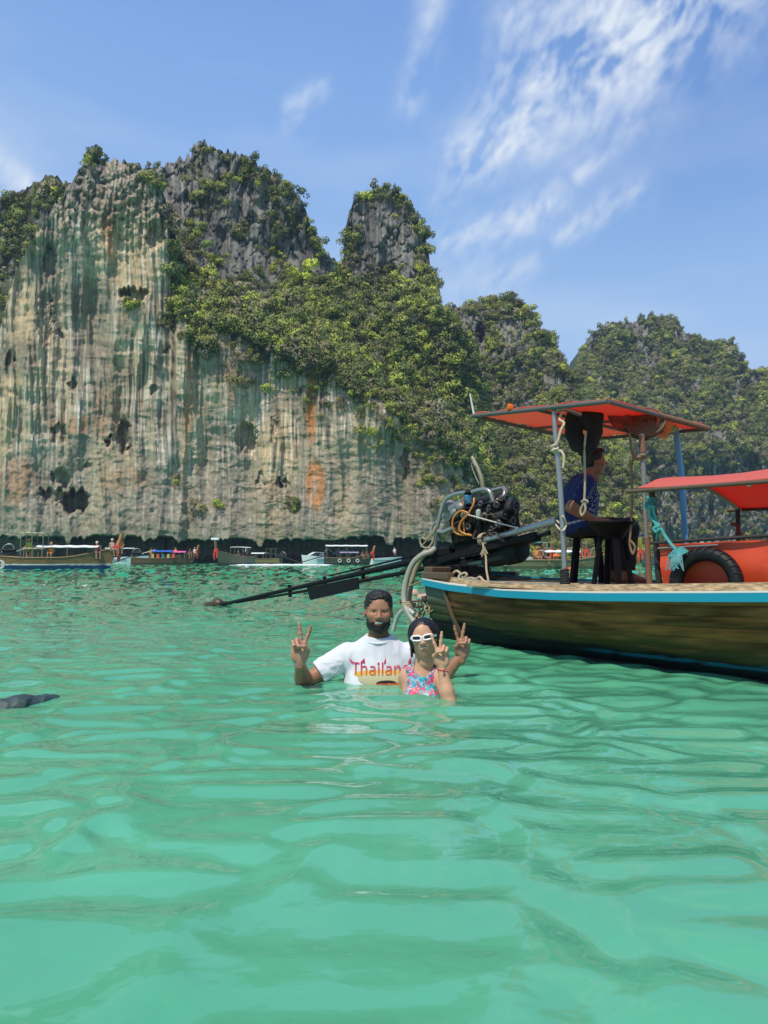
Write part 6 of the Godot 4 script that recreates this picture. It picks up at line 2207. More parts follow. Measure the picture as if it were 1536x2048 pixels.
	for q in [-1.0, 1.0]:
		var ring := PackedVector3Array()
		for k in 25:
			var a := TAU * k / 24
			var e := Vector2(signf(cos(a)) * pow(absf(cos(a)), 0.45), signf(sin(a)) * pow(absf(sin(a)), 0.55))
			ring.append(P.call(0.150 * q + e.x * 0.118, 0.005 + e.y * 0.062 + 0.012 * q * e.x, 0.355 - 0.05 * absf(0.150 * q + e.x * 0.118)))
		sg.tube(ring, 0.024 * hh, 8, false)
		sg.bar(P.call(0.27 * q, 0.02, 0.335), P.call(0.37 * q, 0.02, -0.02), 0.016 * hh, 0.06 * hh, head.basis.y, 0.003 * hh)
	sg.tube(PackedVector3Array([P.call(-0.035, 0.02, 0.36), P.call(0.035, 0.02, 0.36)]), 0.022 * hh, 8)
	var specs := part(t, "sunglasses", sg, mat("white_plastic", Color(0.80, 0.78, 0.76), 0.25), "white framed sunglasses with dark lenses")
	for q in [-1.0, 1.0]:
		var l := Shape.new()
		l.ball(P.call(0.150 * q, 0.005, 0.345), Vector3(0.112, 0.056, 0.014) * hh, head.basis, 16, 8)
		part(specs, "lens", l, mat("dark_lens", Color(0.012, 0.011, 0.013), 0.06))
	# swimwear
	var pattern := func(p: Vector3, n: Vector3) -> Color:
		var w := p + Vector3(n_curl.get_noise_3dv(p), n_curl.get_noise_3dv(p + Vector3(3, 0, 0)), 0) * 0.02
		var a := n_curl.get_noise_3dv(w * 0.55)
		var g := n_curl.get_noise_3dv(w * 0.8 + Vector3(9, 0, 0))
		var c := Color(0.03, 0.34, 0.44)
		if a > 0.10: c = Color(0.66, 0.05, 0.12)
		elif a > -0.06: c = Color(0.72, 0.22, 0.20)
		elif g > 0.2: c = Color(0.25, 0.58, 0.66)
		if g < -0.30: c = Color(0.03, 0.16, 0.30)
		if absf(a + 0.05) < 0.015: c = Color(0.62, 0.55, 0.50)
		return c
	var top := Blob.new()
	top.egg(Vector3(-0.012, -0.03, -0.03), Vector3(0.107, 0.162, 0.092), 0.05)
	top.cap(Vector3(-0.070, 0.068, -0.045), Vector3(0.055, 0.078, -0.03), 0.044, -1, 0.05)
	for q in [-1.0, 1.0]: top.egg(Vector3(-0.014 + 0.048 * q, -0.055, 0.045), Vector3(0.053, 0.059, 0.053), 0.04)
	top.block(Vector3(0, -0.25, -0.03), Vector3(0.117, 0.2, 0.082), 0.07, 0.06)
	top.egg(Vector3(0.0, 0.165, 0.01), Vector3(0.060, 0.10, 0.10), 0.012, Basis.IDENTITY, true)
	top.egg(Vector3(0.118, 0.040, 0.0), Vector3(0.048, 0.085, 0.14), 0.012, Basis.IDENTITY, true)
	top.egg(Vector3(-0.115, 0.05, -0.03), Vector3(0.035, 0.08, 0.14), 0.012, Basis.IDENTITY, true)
	top.grow = 0.006
	part(t, "swimsuit", top.skin(0.006, pattern), mat("swim_fabric", Color.WHITE, 0.55, 0.0, {"vertex_color_use_as_albedo": true}), "pink, red and teal patterned swimsuit")
	var br := Shape.new()
	br.torus(Transform3D(toward(hf.basis.z, hf.basis.y + hf.basis.x * 0.2, Vector3.ZERO).basis, w1 + Vector3(0.004, -0.022, 0.002)), 0.0275, 0.003, 24, 6)
	part(t, "bracelet", br, mat("red_thread", Color(0.55, 0.015, 0.02), 0.7), "red thread bracelet")


func swimmers() -> void:
	# the arm and shoulder of someone swimming in at the left edge
	var fr := Transform3D(Basis.IDENTITY, Vector3(-1.78, -0.036, -3.62))
	var t := thing("person", "swimmer at the left edge, only a dark sleeved arm and hand showing", "person", Vector3.ZERO, fr)
	var w := Vector3(0.13, 0.012, -0.20)
	var e := Vector3(0.0, 0.010, -0.05)
	var sh := Vector3(-0.26, -0.02, 0.10)
	var b := Blob.new()
	b.chain([sh, e, w], [0.055, 0.042, 0.028], 0.03)
	b.egg(Vector3(-0.60, -0.09, 0.20), Vector3(0.32, 0.10, 0.17), 0.06)
	b.chain([Vector3(-0.85, -0.12, 0.16), Vector3(-1.5, -0.2, 0.2)], [0.09, 0.05], 0.05)
	b.chain([Vector3(-0.85, -0.12, 0.26), Vector3(-1.5, -0.22, 0.32)], [0.09, 0.05], 0.05)
	b.egg(Vector3(-0.24, 0.0, 0.24), Vector3(0.11, 0.09, 0.085), 0.03)
	var col := func(p: Vector3, n: Vector3) -> Color: return Color(0.32, 0.17, 0.10)
	var s := b.skin(0.012, col)
	s.append(hand_blob(toward(Vector3(0.9, 0.02, -0.45), Vector3(0.1, -1, 0.1), w), 0.18, -1.0, "rest").skin(0.005, col))
	part(t, "body", s, mat("skin", Color.WHITE))
	var c := Blob.new()
	c.chain([sh, e, e.lerp(w, 0.78)], [0.058, 0.050, 0.042], 0.03)
	c.egg(Vector3(-0.60, -0.09, 0.20), Vector3(0.325, 0.105, 0.175), 0.06)
	c.grow = 0.004
	c.wrinkle = n_fold; c.wrinkle_by = -0.012
	part(t, "swim_shirt", c.skin(0.010), mat("dark_swim_shirt", Color(0.03, 0.06, 0.06), 0.6))
	# someone floating beyond the stern
	var at_ := Vector3(0, 0, 0)
	var q := at(838, 1190, 14.6)
	at_ = Vector3(q.x, 0, q.z)
	var t2 := thing("person", "pale swimmer floating face up in the water just beyond the boat's stern", "person", Vector3.ZERO, Transform3D(Basis.IDENTITY, at_))
	var f := Blob.new()
	f.egg(Vector3(-0.10, 0.045, 0), Vector3(0.10, 0.085, 0.085), 0.03)
	f.egg(Vector3(0.25, -0.03, 0), Vector3(0.30, 0.085, 0.17), 0.05)
	f.chain([Vector3(0.45, 0.0, 0.05), Vector3(1.2, -0.05, 0.05)], [0.08, 0.05], 0.04)
	f.chain([Vector3(0.08, 0.0, 0.16), Vector3(0.6, 0.02, 0.22)], [0.045, 0.03], 0.03)
	part(t2, "body", f.skin(0.02, func(p: Vector3, n: Vector3) -> Color: return Color(0.52, 0.33, 0.25)), mat("skin", Color.WHITE))
	var hr := Blob.new()
	hr.egg(Vector3(-0.135, 0.04, -0.02), Vector3(0.09, 0.08, 0.085), 0.03)
	part(t2, "hair", hr.skin(0.015), mat("brown_hair", Color(0.16, 0.08, 0.05), 0.6))


func helmsman() -> void:
	var fl := on_boat(1174, 1168, -0.15)
	var o := boat_frame * Vector3(fl.x, 0.513, fl.z)
	var fr := Transform3D(Basis.IDENTITY, o)
	var t := thing("person", "barefoot boatman in navy t-shirt and black trousers sitting under the helm canopy, looking right", "person", Vector3.ZERO, fr)
	var head := Transform3D(toward(Vector3(-0.13, 1, 0), Vector3(0.98, 0.13, 0.18), Vector3(0.088, 0.985, 0.0)).basis, Vector3(0.088, 0.990, 0.0))
	var hh := 0.222
	var skin := func(p: Vector3, n: Vector3) -> Color:
		var c := Color(0.30, 0.135, 0.075)
		var q := head.affine_inverse() * p / hh
		if Vector3(q.x / 0.10, (q.y + 0.272) / 0.045, (q.z - 0.30) / 0.09).length() < 1.0: c = Color(0.25, 0.08, 0.06)
		return c
	var n0 := Vector3(-0.055, 0.785, 0.185)
	var en := Vector3(-0.180, 0.600, 0.235)
	var wn := Vector3(0.040, 0.500, 0.165)
	var f0 := Vector3(-0.01, 0.785, -0.185)
	var ef := Vector3(0.02, 0.58, -0.23)
	var wf := Vector3(0.125, 0.505, -0.02)
	var b := Blob.new()
	b.egg(Vector3(-0.04, 0.70, 0), Vector3(0.125, 0.17, 0.165), 0.06)
	b.cap(Vector3(-0.035, 0.80, 0.14), Vector3(-0.015, 0.80, -0.14), 0.06, -1, 0.05)
	b.cap(Vector3(-0.01, 0.80, 0), Vector3(0.05, 0.93, 0), 0.062, 0.055, 0.05)
	b.egg(Vector3(-0.07, 0.52, 0), Vector3(0.125, 0.13, 0.155), 0.06)
	b.egg(Vector3(-0.06, 0.46, 0), Vector3(0.14, 0.085, 0.175), 0.05)
	b.chain([n0, en], [0.052, 0.042], 0.03); b.chain([en, en.lerp(wn, 0.3), wn], [0.042, 0.043, 0.028], 0.02)
	b.chain([f0, ef], [0.052, 0.042], 0.03); b.chain([ef, ef.lerp(wf, 0.3), wf], [0.042, 0.043, 0.028], 0.02)
	for s in [-1.0, 1.0]:
		b.chain([Vector3(-0.05, 0.455, 0.09 * s), Vector3(0.31, 0.445, 0.115 * s)], [0.082, 0.058], 0.03)
		b.chain([Vector3(0.31, 0.445, 0.115 * s), Vector3(0.285, 0.28, 0.12 * s), Vector3(0.265, 0.075, 0.125 * s)], [0.056, 0.052, 0.036], 0.02)
		b.chain([Vector3(0.245, 0.035, 0.125 * s), Vector3(0.33, 0.045, 0.128 * s), Vector3(0.43, 0.022, 0.135 * s)], [0.034, 0.034, 0.020], 0.025)
		for k in 5: b.cap(Vector3(0.43, 0.018, (0.135 + 0.0) * s + (k - 2) * 0.017), Vector3(0.475 - 0.008 * absf(k - 1.0), 0.013, 0.137 * s + (k - 2) * 0.018), 0.011, 0.009, 0.008)
	var s := b.skin(0.012, skin)
	s.append(head_blob(head, hh, 0.0).skin(0.005, skin))
	s.append(hand_blob(toward(Vector3(1.0, 0.05, -0.35), Vector3(0, -1, 0.1), wn), 0.18, 1.0, "rest").skin(0.005, skin))
	s.append(hand_blob(toward(Vector3(0.9, -0.1, 0.45), Vector3(0, -1, 0.1), wf), 0.18, -1.0, "rest").skin(0.005, skin))
	var body := part(t, "body", s, mat("skin", Color.WHITE))
	face_parts(t, body, head, hh, Color(0.008, 0.006, 0.005), false, true)
	var P := func(x: float, y: float, z: float) -> Vector3: return head * (Vector3(x, y, z) * hh)
	var hair := Blob.new()
	hair.egg(P.call(0, 0.17, -0.08), Vector3(0.36, 0.365, 0.42) * hh, 0.03, head.basis)
	hair.egg(P.call(0, 0.38, 0.14), Vector3(0.25, 0.12, 0.26) * hh, 0.03, head.basis)
	hair.egg(P.call(0, -0.06, -0.26), Vector3(0.27, 0.24, 0.2) * hh, 0.04, head.basis)
	hair.egg(P.call(0, -0.10, 0.37), Vector3(0.38, 0.42, 0.27) * hh, 0.012, head.basis, true)
	hair.egg(P.call(0.36, -0.09, 0.02), Vector3(0.09, 0.15, 0.12) * hh, 0.01, head.basis, true)
	hair.egg(P.call(-0.36, -0.09, 0.02), Vector3(0.09, 0.15, 0.12) * hh, 0.01, head.basis, true)
	hair.clips = [[P.call(0, -0.22, 0), -head.basis.y]]
	hair.wrinkle = n_strand; hair.wrinkle_by = 0.004
	part(body, "hair", hair.skin(0.005), mat("sleek_hair", Color.BLACK))
	# navy t-shirt with a pale printed scrawl
	var ink := func(p: Vector3, n: Vector3) -> Color:
		var c := Color(0.010, 0.022, 0.10)
		var m := (1.0 - ss(0.06, 0.13, Vector2(p.x - 0.04, (p.y - 0.66) * 0.9).length()))
		var scr := absf(n_curl.get_noise_3dv(p * 0.9))
		if m > 0.3 and scr < 0.055 and n.x > -0.2: c = Color(0.45, 0.47, 0.48)
		if p.x > -0.01 and p.y > 0.74 and p.z > 0.06 and p.z < 0.16: c = Color(0.10, 0.045, 0.085)
		if absf(p.y - 0.50 - 0.25 * (p.x + 0.1)) < 0.007 and p.x > -0.2: c = Color(0.40, 0.38, 0.35)
		return c
	var sh := Blob.new()
	sh.egg(Vector3(-0.04, 0.70, 0), Vector3(0.132, 0.175, 0.172), 0.06)
	sh.cap(Vector3(-0.035, 0.80, 0.14), Vector3(-0.015, 0.80, -0.14), 0.064, -1, 0.05)
	sh.egg(Vector3(-0.07, 0.53, 0), Vector3(0.135, 0.14, 0.165), 0.06)
	sh.egg(Vector3(-0.06, 0.46, 0), Vector3(0.15, 0.09, 0.185), 0.05)
	sh.cap(n0, n0.lerp(en, 0.55), 0.06, 0.062, 0.03)
	sh.cap(f0, f0.lerp(ef, 0.55), 0.06, 0.062, 0.03)
	sh.egg(Vector3(0.035, 0.90, 0), Vector3(0.075, 0.07, 0.075), 0.012, Basis.IDENTITY, true)
	sh.clips = [[Vector3(-0.06, 0.42, 0), Vector3(0.25, -1, 0).normalized()]]
	sh.grow = 0.008
	sh.wrinkle = n_fold; sh.wrinkle_by = -0.012
	part(t, "shirt", sh.skin(0.009, ink), mat("printed_cotton", Color.WHITE, 0.9, 0.0, {"vertex_color_use_as_albedo": true}), "navy t-shirt with a white scrawled print")
	var tr := Blob.new()
	tr.egg(Vector3(-0.06, 0.45, 0), Vector3(0.145, 0.08, 0.18), 0.05)
	for q in [-1.0, 1.0]:
		tr.chain([Vector3(-0.05, 0.455, 0.09 * q), Vector3(0.31, 0.445, 0.115 * q)], [0.086, 0.07], 0.03)
		tr.chain([Vector3(0.31, 0.44, 0.115 * q), Vector3(0.29, 0.28, 0.12 * q), Vector3(0.275, 0.09, 0.125 * q)], [0.068, 0.07, 0.072], 0.03)
	tr.clips = [[Vector3(0.28, 0.105, 0), Vector3.DOWN]]
	tr.grow = 0.008
	tr.wrinkle = n_wrinkle; tr.wrinkle_by = 0.012
	part(t, "trousers", tr.skin(0.010), mat("black_cloth", Color.BLACK))


# ---------------------------------------------------------------- the boats by the foot of the cliff, and the people on them
var small_people := {}


func far_frame(px_stern: float, d0: float, px_bow: float, d1: float) -> Array:
	# the frame of a boat on the water from stern to bow, and its length
	var a := at(px_stern, 1130, d0)
	var b := at(px_bow, 1130, d1)
	a.y = 0; b.y = 0
	var u := (b - a).normalized()
	return [Transform3D(Basis(u, Vector3.UP, u.cross(Vector3.UP)), a), a.distance_to(b)]


func far_longtail(label: String, f: Transform3D, l: float, w: float, free: float, bow: float, c_top: Color, c_low: Color, stripe: Color, prow: float, group := "longtail boats moored below the cliff") -> Node3D:
	# bow: height of the stem head; prow: height of the post that rises from it
	var t := thing("longtail_boat", label, "boat", Vector3.ZERO, f, group)
	var half := func(x: float) -> float: return w * 0.5 * (0.55 + 0.45 * ss(0.0, 0.35, x)) * pow(1.0 - ss(0.45, 1.02, x), 0.7)
	var sheer := func(x: float) -> float: return free * (1.0 + 0.12 * (1.0 - ss(0.0, 0.2, x))) + (bow - free) * pow(ss(0.45, 1.0, x), 1.7)
	var hull := Shape.new()
	for side in [-1.0, 1.0]:
		var rows := []
		for j in 25:
			var row := PackedVector3Array()
			for k in 33:
				var x := k / 32.0
				var h: float = half.call(x)
				var y: float = sheer.call(x)
				var q := j / 24.0
				var wl := 0.75 * h
				row.append(Vector3(x * l + (q - 0.3) * 0.08 * l * ss(0.6, 1.0, x), lerpf(-0.3, y, q), side * lerpf(wl, h, pow(q, 0.8)) * (1.0 if q > 0.05 else 0.5)))
			rows.append(row)
		hull.grid(rows)
	hull.quad(Vector3(0, -0.3, -w * 0.2), Vector3(0, -0.3, w * 0.2), Vector3(0, sheer.call(0.0), w * 0.27), Vector3(0, sheer.call(0.0), -w * 0.27))
	for k in hull.v.size():
		var p := hull.v[k]
		var c := c_low if p.y < free * 0.36 else stripe if p.y < free * 0.46 else c_top
		c = c * (1.0 + 0.3 * n_chop.get_noise_2d(p.x * 0.6, p.y * 4.0))
		c.a = 1.0
		hull.c[k] = c
	part(t, "hull", hull, mat("painted_hull", Color.WHITE, 0.5, 0.0, {"vertex_color_use_as_albedo": true}))
	for side in [-1.0, 1.0]:
		var g := Shape.new()
		var line := PackedVector3Array()
		for k in 33:
			var x := k / 32.0
			line.append(Vector3(x * l + 0.7 * 0.08 * l * ss(0.6, 1.0, x), sheer.call(x) + 0.03, side * half.call(x)))
		g.tube(line, 0.055, 6)
		part(t, "gunwale", g, mat("far_gunwale", Color(0.26, 0.16, 0.085), 0.7))
	var d := Shape.new()
	var rows := []
	for k in 20:
		var x := k / 20.0
		var h: float = half.call(x)
		rows.append(PackedVector3Array([Vector3(x * l, free * 0.72 + (sheer.call(x) - free) * 0.8, -h * 0.95), Vector3(x * l, free * 0.72 + (sheer.call(x) - free) * 0.8, h * 0.95)]))
	d.grid(rows)
	part(t, "deck", d, mat("far_deck", Color(0.20, 0.14, 0.09), 0.8))
	if prow > 0.0:
		var p := Shape.new()
		p.tube(PackedVector3Array([Vector3(l * 1.03, bow * 0.8, 0), Vector3(l * 1.055, bow + 0.1, 0), Vector3(l * 1.055 + 0.28 * (prow - bow), prow, 0)]), [0.16, 0.14, 0.17], 5)
		part(t, "prow_post", p, mat("prow_wood", Color(0.42, 0.17, 0.07), 0.6))
		var g := Shape.new()
		for k in 4: g.torus(Transform3D(Basis(Vector3.BACK, Vector3.RIGHT, Vector3.UP), Vector3(l * 1.052, bow - 0.05 + 0.10 * k, 0)), 0.24, 0.07, 12, 6)
		g.tube(path([Vector3(l * 1.06 + 0.05, bow, 0.15), Vector3(l * 1.06 + 0.12, bow - 0.5, 0.18), Vector3(l * 1.06 + 0.08, bow - 1.0, 0.15)], 4), [0.10, 0.11, 0.12, 0.12, 0.12, 0.12, 0.11, 0.10, 0.07], 6)
		g.tube(path([Vector3(l * 1.06 + 0.05, bow, -0.15), Vector3(l * 1.06 + 0.10, bow - 0.4, -0.2), Vector3(l * 1.06 + 0.12, bow - 0.8, -0.16)], 4), [0.09, 0.10, 0.10, 0.11, 0.11, 0.10, 0.10, 0.09, 0.06], 6)
		part(t, "bow_ribbon", g, mat("red_ribbon", Color(0.62, 0.06, 0.04), 0.8), "red ribbons tied round the bow")
	return t


func far_roof(t: Node3D, x0: float, x1: float, w: float, y: float, m: Material, label := "", sag := 0.12, base := 0.8) -> void:
	var rows := []
	for k in 9:
		var row := PackedVector3Array()
		for j in 7:
			var q := j / 6.0
			row.append(Vector3(lerpf(x0, x1, k / 8.0), y + sag * sin(PI * q) - 0.04 * absf(sin(PI * k / 2.0)), lerpf(-w, w, q) * 0.5))
		rows.append(row)
	var s := Shape.new()
	s.slab(rows, Vector3(0, 0.05, 0))
	part(t, "canopy", s, m, label)
	for x in [x0 + 0.15, (x0 + x1) * 0.5, x1 - 0.15]:
		for z in [-0.48, 0.48]:
			var p := Shape.new()
			p.cyl(Vector3(x, base, w * z), Vector3(x, y, w * z), 0.035, -1.0, 6)
			part(t, "canopy_post", p, mat("far_post", Color(0.22, 0.17, 0.12), 0.7))


func far_engine(t: Node3D, x: float, y: float, k: float, tail: float) -> void:
	var e := Shape.new()
	e.box(Transform3D(Basis.IDENTITY.rotated(Vector3.BACK, 0.2), Vector3(x, y + 0.25 * k, 0)), Vector3(0.9, 0.5, 0.4) * k, 0.06)
	e.box(Transform3D(Basis.IDENTITY.rotated(Vector3.BACK, 0.2), Vector3(x - 0.05, y + 0.58 * k, 0)), Vector3(0.6, 0.22, 0.3) * k, 0.06)
	for q in 5: e.ball(Vector3(x - 0.4 * k + q * 0.2 * k, y + 0.42 * k, 0.22 * k), Vector3(0.12, 0.12, 0.10) * k, Basis.IDENTITY, 8, 6)
	var en := part(t, "engine", e, mat("far_engine", Color(0.018, 0.018, 0.018), 0.6))
	var p := Shape.new()
	p.tube(path([Vector3(x - 0.5 * k, y + 0.2 * k, 0.22), Vector3(x - 0.3 * k, y + 0.75 * k, 0.22), Vector3(x + 0.2 * k, y + 0.85 * k, 0.22), Vector3(x + 0.45 * k, y + 0.4 * k, 0.22)], 4), 0.045 * k, 6)
	part(en, "pipe", p, mat("steel_tube", Color.WHITE))
	var s := Shape.new()
	s.cyl(Vector3(x + 0.3 * k, y + 0.25 * k, 0), Vector3(x + 1.9 * k, y + 0.75 * k, 0.1), 0.045 * k, -1.0, 7)
	part(en, "steering_pole", s, mat("grey_pole", Color.WHITE))
	var sh := Shape.new()
	sh.cyl(Vector3(x - 0.3 * k, y + 0.15 * k, 0), Vector3(x - tail, 0.05, 0.3), 0.06 * k, 0.05 * k, 7)
	part(en, "propeller_shaft", sh, mat("far_engine", Color.BLACK))


func small_person(pose: String) -> Node3D:
	# a figure small in the picture: body, clothing and hair or hat
	if small_people.has(pose): return small_people[pose]
	var o := Node3D.new()
	var b := Blob.new()
	var c := Blob.new()
	var h := Blob.new()
	var lift := 0.0 if pose == "sit" else 0.42
	var hy := 0.78 + lift
	b.egg(Vector3(0, hy, 0.02), Vector3(0.085, 0.115, 0.10), 0.03)
	b.cap(Vector3(0, hy - 0.2, 0), Vector3(0, hy - 0.06, 0.01), 0.055)
	b.egg(Vector3(0, hy - 0.42, 0), Vector3(0.16, 0.26, 0.11), 0.04)
	for s in [-1.0, 1.0]:
		b.chain([Vector3(0.18 * s, hy - 0.23, 0), Vector3(0.25 * s, hy - 0.48, 0.04), Vector3(0.16 * s, hy - 0.60, 0.22)], [0.055, 0.045, 0.032], 0.03)
		if pose == "sit": b.chain([Vector3(0.09 * s, 0.10, 0.0), Vector3(0.12 * s, 0.14, 0.40), Vector3(0.12 * s, -0.28, 0.42), Vector3(0.12 * s, -0.30, 0.55)], [0.085, 0.06, 0.042, 0.035], 0.03)
		else: b.chain([Vector3(0.09 * s, 0.55, 0.0), Vector3(0.11 * s, 0.28, 0.05 * s), Vector3(0.11 * s, 0.03, 0.02), Vector3(0.11 * s, 0.0, 0.14)], [0.085, 0.058, 0.042, 0.035], 0.03)
	c.egg(Vector3(0, hy - 0.41, 0), Vector3(0.185, 0.27, 0.135), 0.04)
	c.cap(Vector3(-0.15, hy - 0.22, 0), Vector3(0.15, hy - 0.22, 0), 0.075, -1, 0.04)
	if pose == "sit": c.egg(Vector3(0, 0.10, 0.05), Vector3(0.19, 0.10, 0.19), 0.05)
	else: c.egg(Vector3(0, 0.52, 0.0), Vector3(0.17, 0.14, 0.13), 0.05)
	h.egg(Vector3(0, hy + 0.045, -0.015), Vector3(0.10, 0.105, 0.115), 0.02)
	h.egg(Vector3(0, hy - 0.01, 0.11), Vector3(0.085, 0.11, 0.06), 0.01, Basis.IDENTITY, true)
	for q in [["body", b, 0.03], ["clothing", c, 0.035], ["hair", h, 0.03]]:
		var m := MeshInstance3D.new()
		m.name = q[0]
		m.mesh = q[1].skin(q[2]).mesh()
		o.add_child(m, true)
	small_people[pose] = o
	return o


func crew(label: String, pose: String, p: Vector3, turn: float, cloth: Color, hair: Color, skin := Color(0.34, 0.18, 0.11)) -> void:
	var o: Node3D = small_person(pose).duplicate()
	o.name = numbered("person")
	add_child(o, true)
	o.position = p + Vector3(0, 0.12, 0)
	o.scale = Vector3.ONE * 1.12
	o.rotation.y = turn
	tag(o, label, "person", "people on the boats below the cliff")
	var cols := [skin, cloth, hair]
	for k in 3:
		var key := "far_%s" % cols[k].to_html()
		o.get_child(k).material_override = mat(key, cols[k], 0.75)


func far_boats() -> void:
	var brown := Color(0.20, 0.115, 0.05)
	var white_cloth := mat("white_canvas", Color(0.78, 0.78, 0.78), 0.8)
	# --- the nearest, at the left edge
	var q := far_frame(4, 57.0, 222, 58.5)
	var f: Transform3D = q[0]
	var l: float = q[1]
	var t := far_longtail("long brown and blue longtail boat with white awning, leftmost below the cliff", f, l, 1.9, 0.85, 1.55, brown, Color(0.008, 0.035, 0.11), Color(0.55, 0.58, 0.55), 2.75)
	far_roof(t, 2.6, 7.1, 1.5, 1.68, white_cloth, "long white awning", 0.14)
	far_roof(t, 1.6, 3.2, 1.7, 1.55, mat("grey_brown_canvas", Color(0.32, 0.28, 0.18), 0.85), "grey brown rear awning", 0.1)
	far_roof(t, 1.35, 3.25, 1.6, 2.75, mat("olive_canvas", Color(0.42, 0.40, 0.24), 0.85), "olive canopy over the helm", 0.05)
	far_engine(t, 0.5, 1.05, 1.0, 3.4)
	var s := Shape.new()
	for k in 3: s.torus(Transform3D(Basis(Vector3.RIGHT, Vector3.UP, Vector3.BACK), Vector3(-0.15 + 0.08 * k, 0.35, 0.5)), 0.32, 0.05, 16, 6)
	part(t, "rope_coil", s, mat("pale_rope", Color(0.60, 0.56, 0.50), 0.9))
	crew("boatman in yellow green shirt standing at the stern of the leftmost longtail boat", "stand", f * Vector3(1.9, 0.75, 0), 0.8, Color(0.42, 0.50, 0.06), Color(0.55, 0.30, 0.08))
	crew("person in orange life vest sitting near the left end of the leftmost longtail boat", "sit", f * Vector3(3.6, 0.95, 0.4), 0.2, Color(0.75, 0.25, 0.02), Color(0.35, 0.2, 0.05))
	crew("person in pink red top and white cap at the front of the white awning", "sit", f * Vector3(6.95, 1.02, 0.3), 0.6, Color(0.62, 0.06, 0.10), Color(0.75, 0.73, 0.70))
	crew("person in pale pink clothes sitting left of the two on the leftmost boat's bow", "sit", f * Vector3(8.05, 1.25, 0.1), 0.9, Color(0.62, 0.40, 0.36), Color(0.6, 0.45, 0.42))
	crew("person in orange vest and blue cap sitting at the prow of the leftmost boat", "sit", f * Vector3(8.6, 1.42, -0.1), 0.4, Color(0.80, 0.20, 0.02), Color(0.04, 0.06, 0.18))
	# --- blue and pink awnings
	q = far_frame(262, 112.0, 386, 114.0)
	f = q[0]; l = q[1]
	t = far_longtail("dark brown longtail boat with blue and pink awnings, second from the left", f, l, 2.2, 0.95, 1.9, Color(0.13, 0.075, 0.04), Color(0.06, 0.05, 0.03), Color(0.16, 0.10, 0.05), 3.0)
	far_roof(t, 3.0, 6.0, 1.7, 1.95, mat("blue_canvas", Color(0.02, 0.12, 0.50), 0.8), "blue awning", 0.2)
	far_roof(t, 6.1, 8.0, 1.7, 1.85, mat("pink_canvas", Color(0.70, 0.10, 0.32), 0.8), "pink awning", 0.2)
	far_engine(t, 0.8, 1.2, 1.4, 4.0)
	for k in 5:
		var v := Shape.new()
		v.box(Transform3D(Basis.IDENTITY, Vector3(3.2 + k * 0.75, 1.25, 0.95)), Vector3(0.42, 0.6, 0.16), 0.05)
		part(t, "life_vest", v, mat("vest_%d" % (k % 3), [Color(0.55, 0.42, 0.12), Color(0.70, 0.10, 0.06), Color(0.03, 0.20, 0.22)][k % 3], 0.8))
	crew("person in dark top sitting at the front of the boat with blue and pink awnings", "sit", f * Vector3(8.6, 1.3, 0.1), 0.4, Color(0.05, 0.04, 0.05), Color(0.02, 0.015, 0.01))
	crew("person in white top near the prow of the boat with blue and pink awnings", "sit", f * Vector3(9.3, 1.5, 0.1), 0.4, Color(0.70, 0.66, 0.64), Color(0.5, 0.3, 0.2))
	crew("person in orange behind the pink awning of the second boat", "stand", f * Vector3(6.4, 1.0, -0.8), 0.4, Color(0.75, 0.30, 0.03), Color(0.30, 0.12, 0.02))
	crew("person standing at the stern of the boat with blue and pink awnings", "stand", f * Vector3(2.9, 0.9, 0.2), 0.4, Color(0.65, 0.30, 0.03), Color(0.05, 0.03, 0.02))
	# a white hull showing behind it
	white_boat("white tour boat half hidden behind the blue and pink awnings", 205, 132.0, 292, 134.0, 1.5, true, false)
	# --- the one that points its bow this way
	q = far_frame(500, 104.0, 436, 92.0)
	f = q[0]; l = q[1]
	t = far_longtail("green brown longtail boat pointing its ribboned bow this way", f, l, 3.0, 1.1, 1.75, Color(0.14, 0.13, 0.07), Color(0.10, 0.10, 0.06), Color(0.20, 0.18, 0.10), 3.2)
	far_roof(t, 2.2, 5.6, 1.8, 2.35, white_cloth, "small white awning", 0.1)
	far_engine(t, 0.8, 1.2, 1.3, 3.0)
	var cap_ := Shape.new()
	cap_.box(Transform3D(Basis.IDENTITY, Vector3(l * 1.055 + 0.42, 3.28, 0)), Vector3(0.3, 0.28, 1.0), 0.05)
	part(t, "prow_cap", cap_, mat("white_canvas", Color.WHITE), "white topped prow")
	# --- low brown boat and white roof right of it
	q = far_frame(562, 122.0, 470, 126.0)
	f = q[0]; l = q[1]
	t = far_longtail("low brown longtail boat lying between the bow-on boat and the foaming water", f, l, 2.0, 0.85, 1.2, Color(0.22, 0.17, 0.07), Color(0.10, 0.08, 0.04), Color(0.25, 0.20, 0.10), 0.0)
	far_roof(t, 0.4, 2.6, 1.6, 2.5, mat("dark_canvas", Color(0.05, 0.06, 0.06), 0.8), "dark awning on poles", 0.05)
	far_roof(t, 2.8, 5.6, 1.7, 1.75, white_cloth, "white awning", 0.16)
	far_engine(t, -0.2, 1.0, 1.2, 4.0)
	crew("person in pale shirt sitting on the low brown boat", "sit", f * Vector3(6.3, 1.0, 0), 0.3, Color(0.6, 0.5, 0.42), Color(0.3, 0.16, 0.08))
	crew("second person on the low brown boat, in orange", "sit", f * Vector3(6.9, 1.0, 0.2), 0.3, Color(0.6, 0.25, 0.06), Color(0.2, 0.1, 0.05))
	crew("person in black shirt sitting behind the bow-on longtail boat", "sit", f * Vector3(8.6, 1.1, 0), 0.3, Color(0.03, 0.03, 0.035), Color(0.55, 0.55, 0.55))
	# --- white speedboats and the longtail before them
	white_boat("white speedboat with raked windows left of the long white awning", 655, 118.0, 606, 116.0, 1.5, false, true)
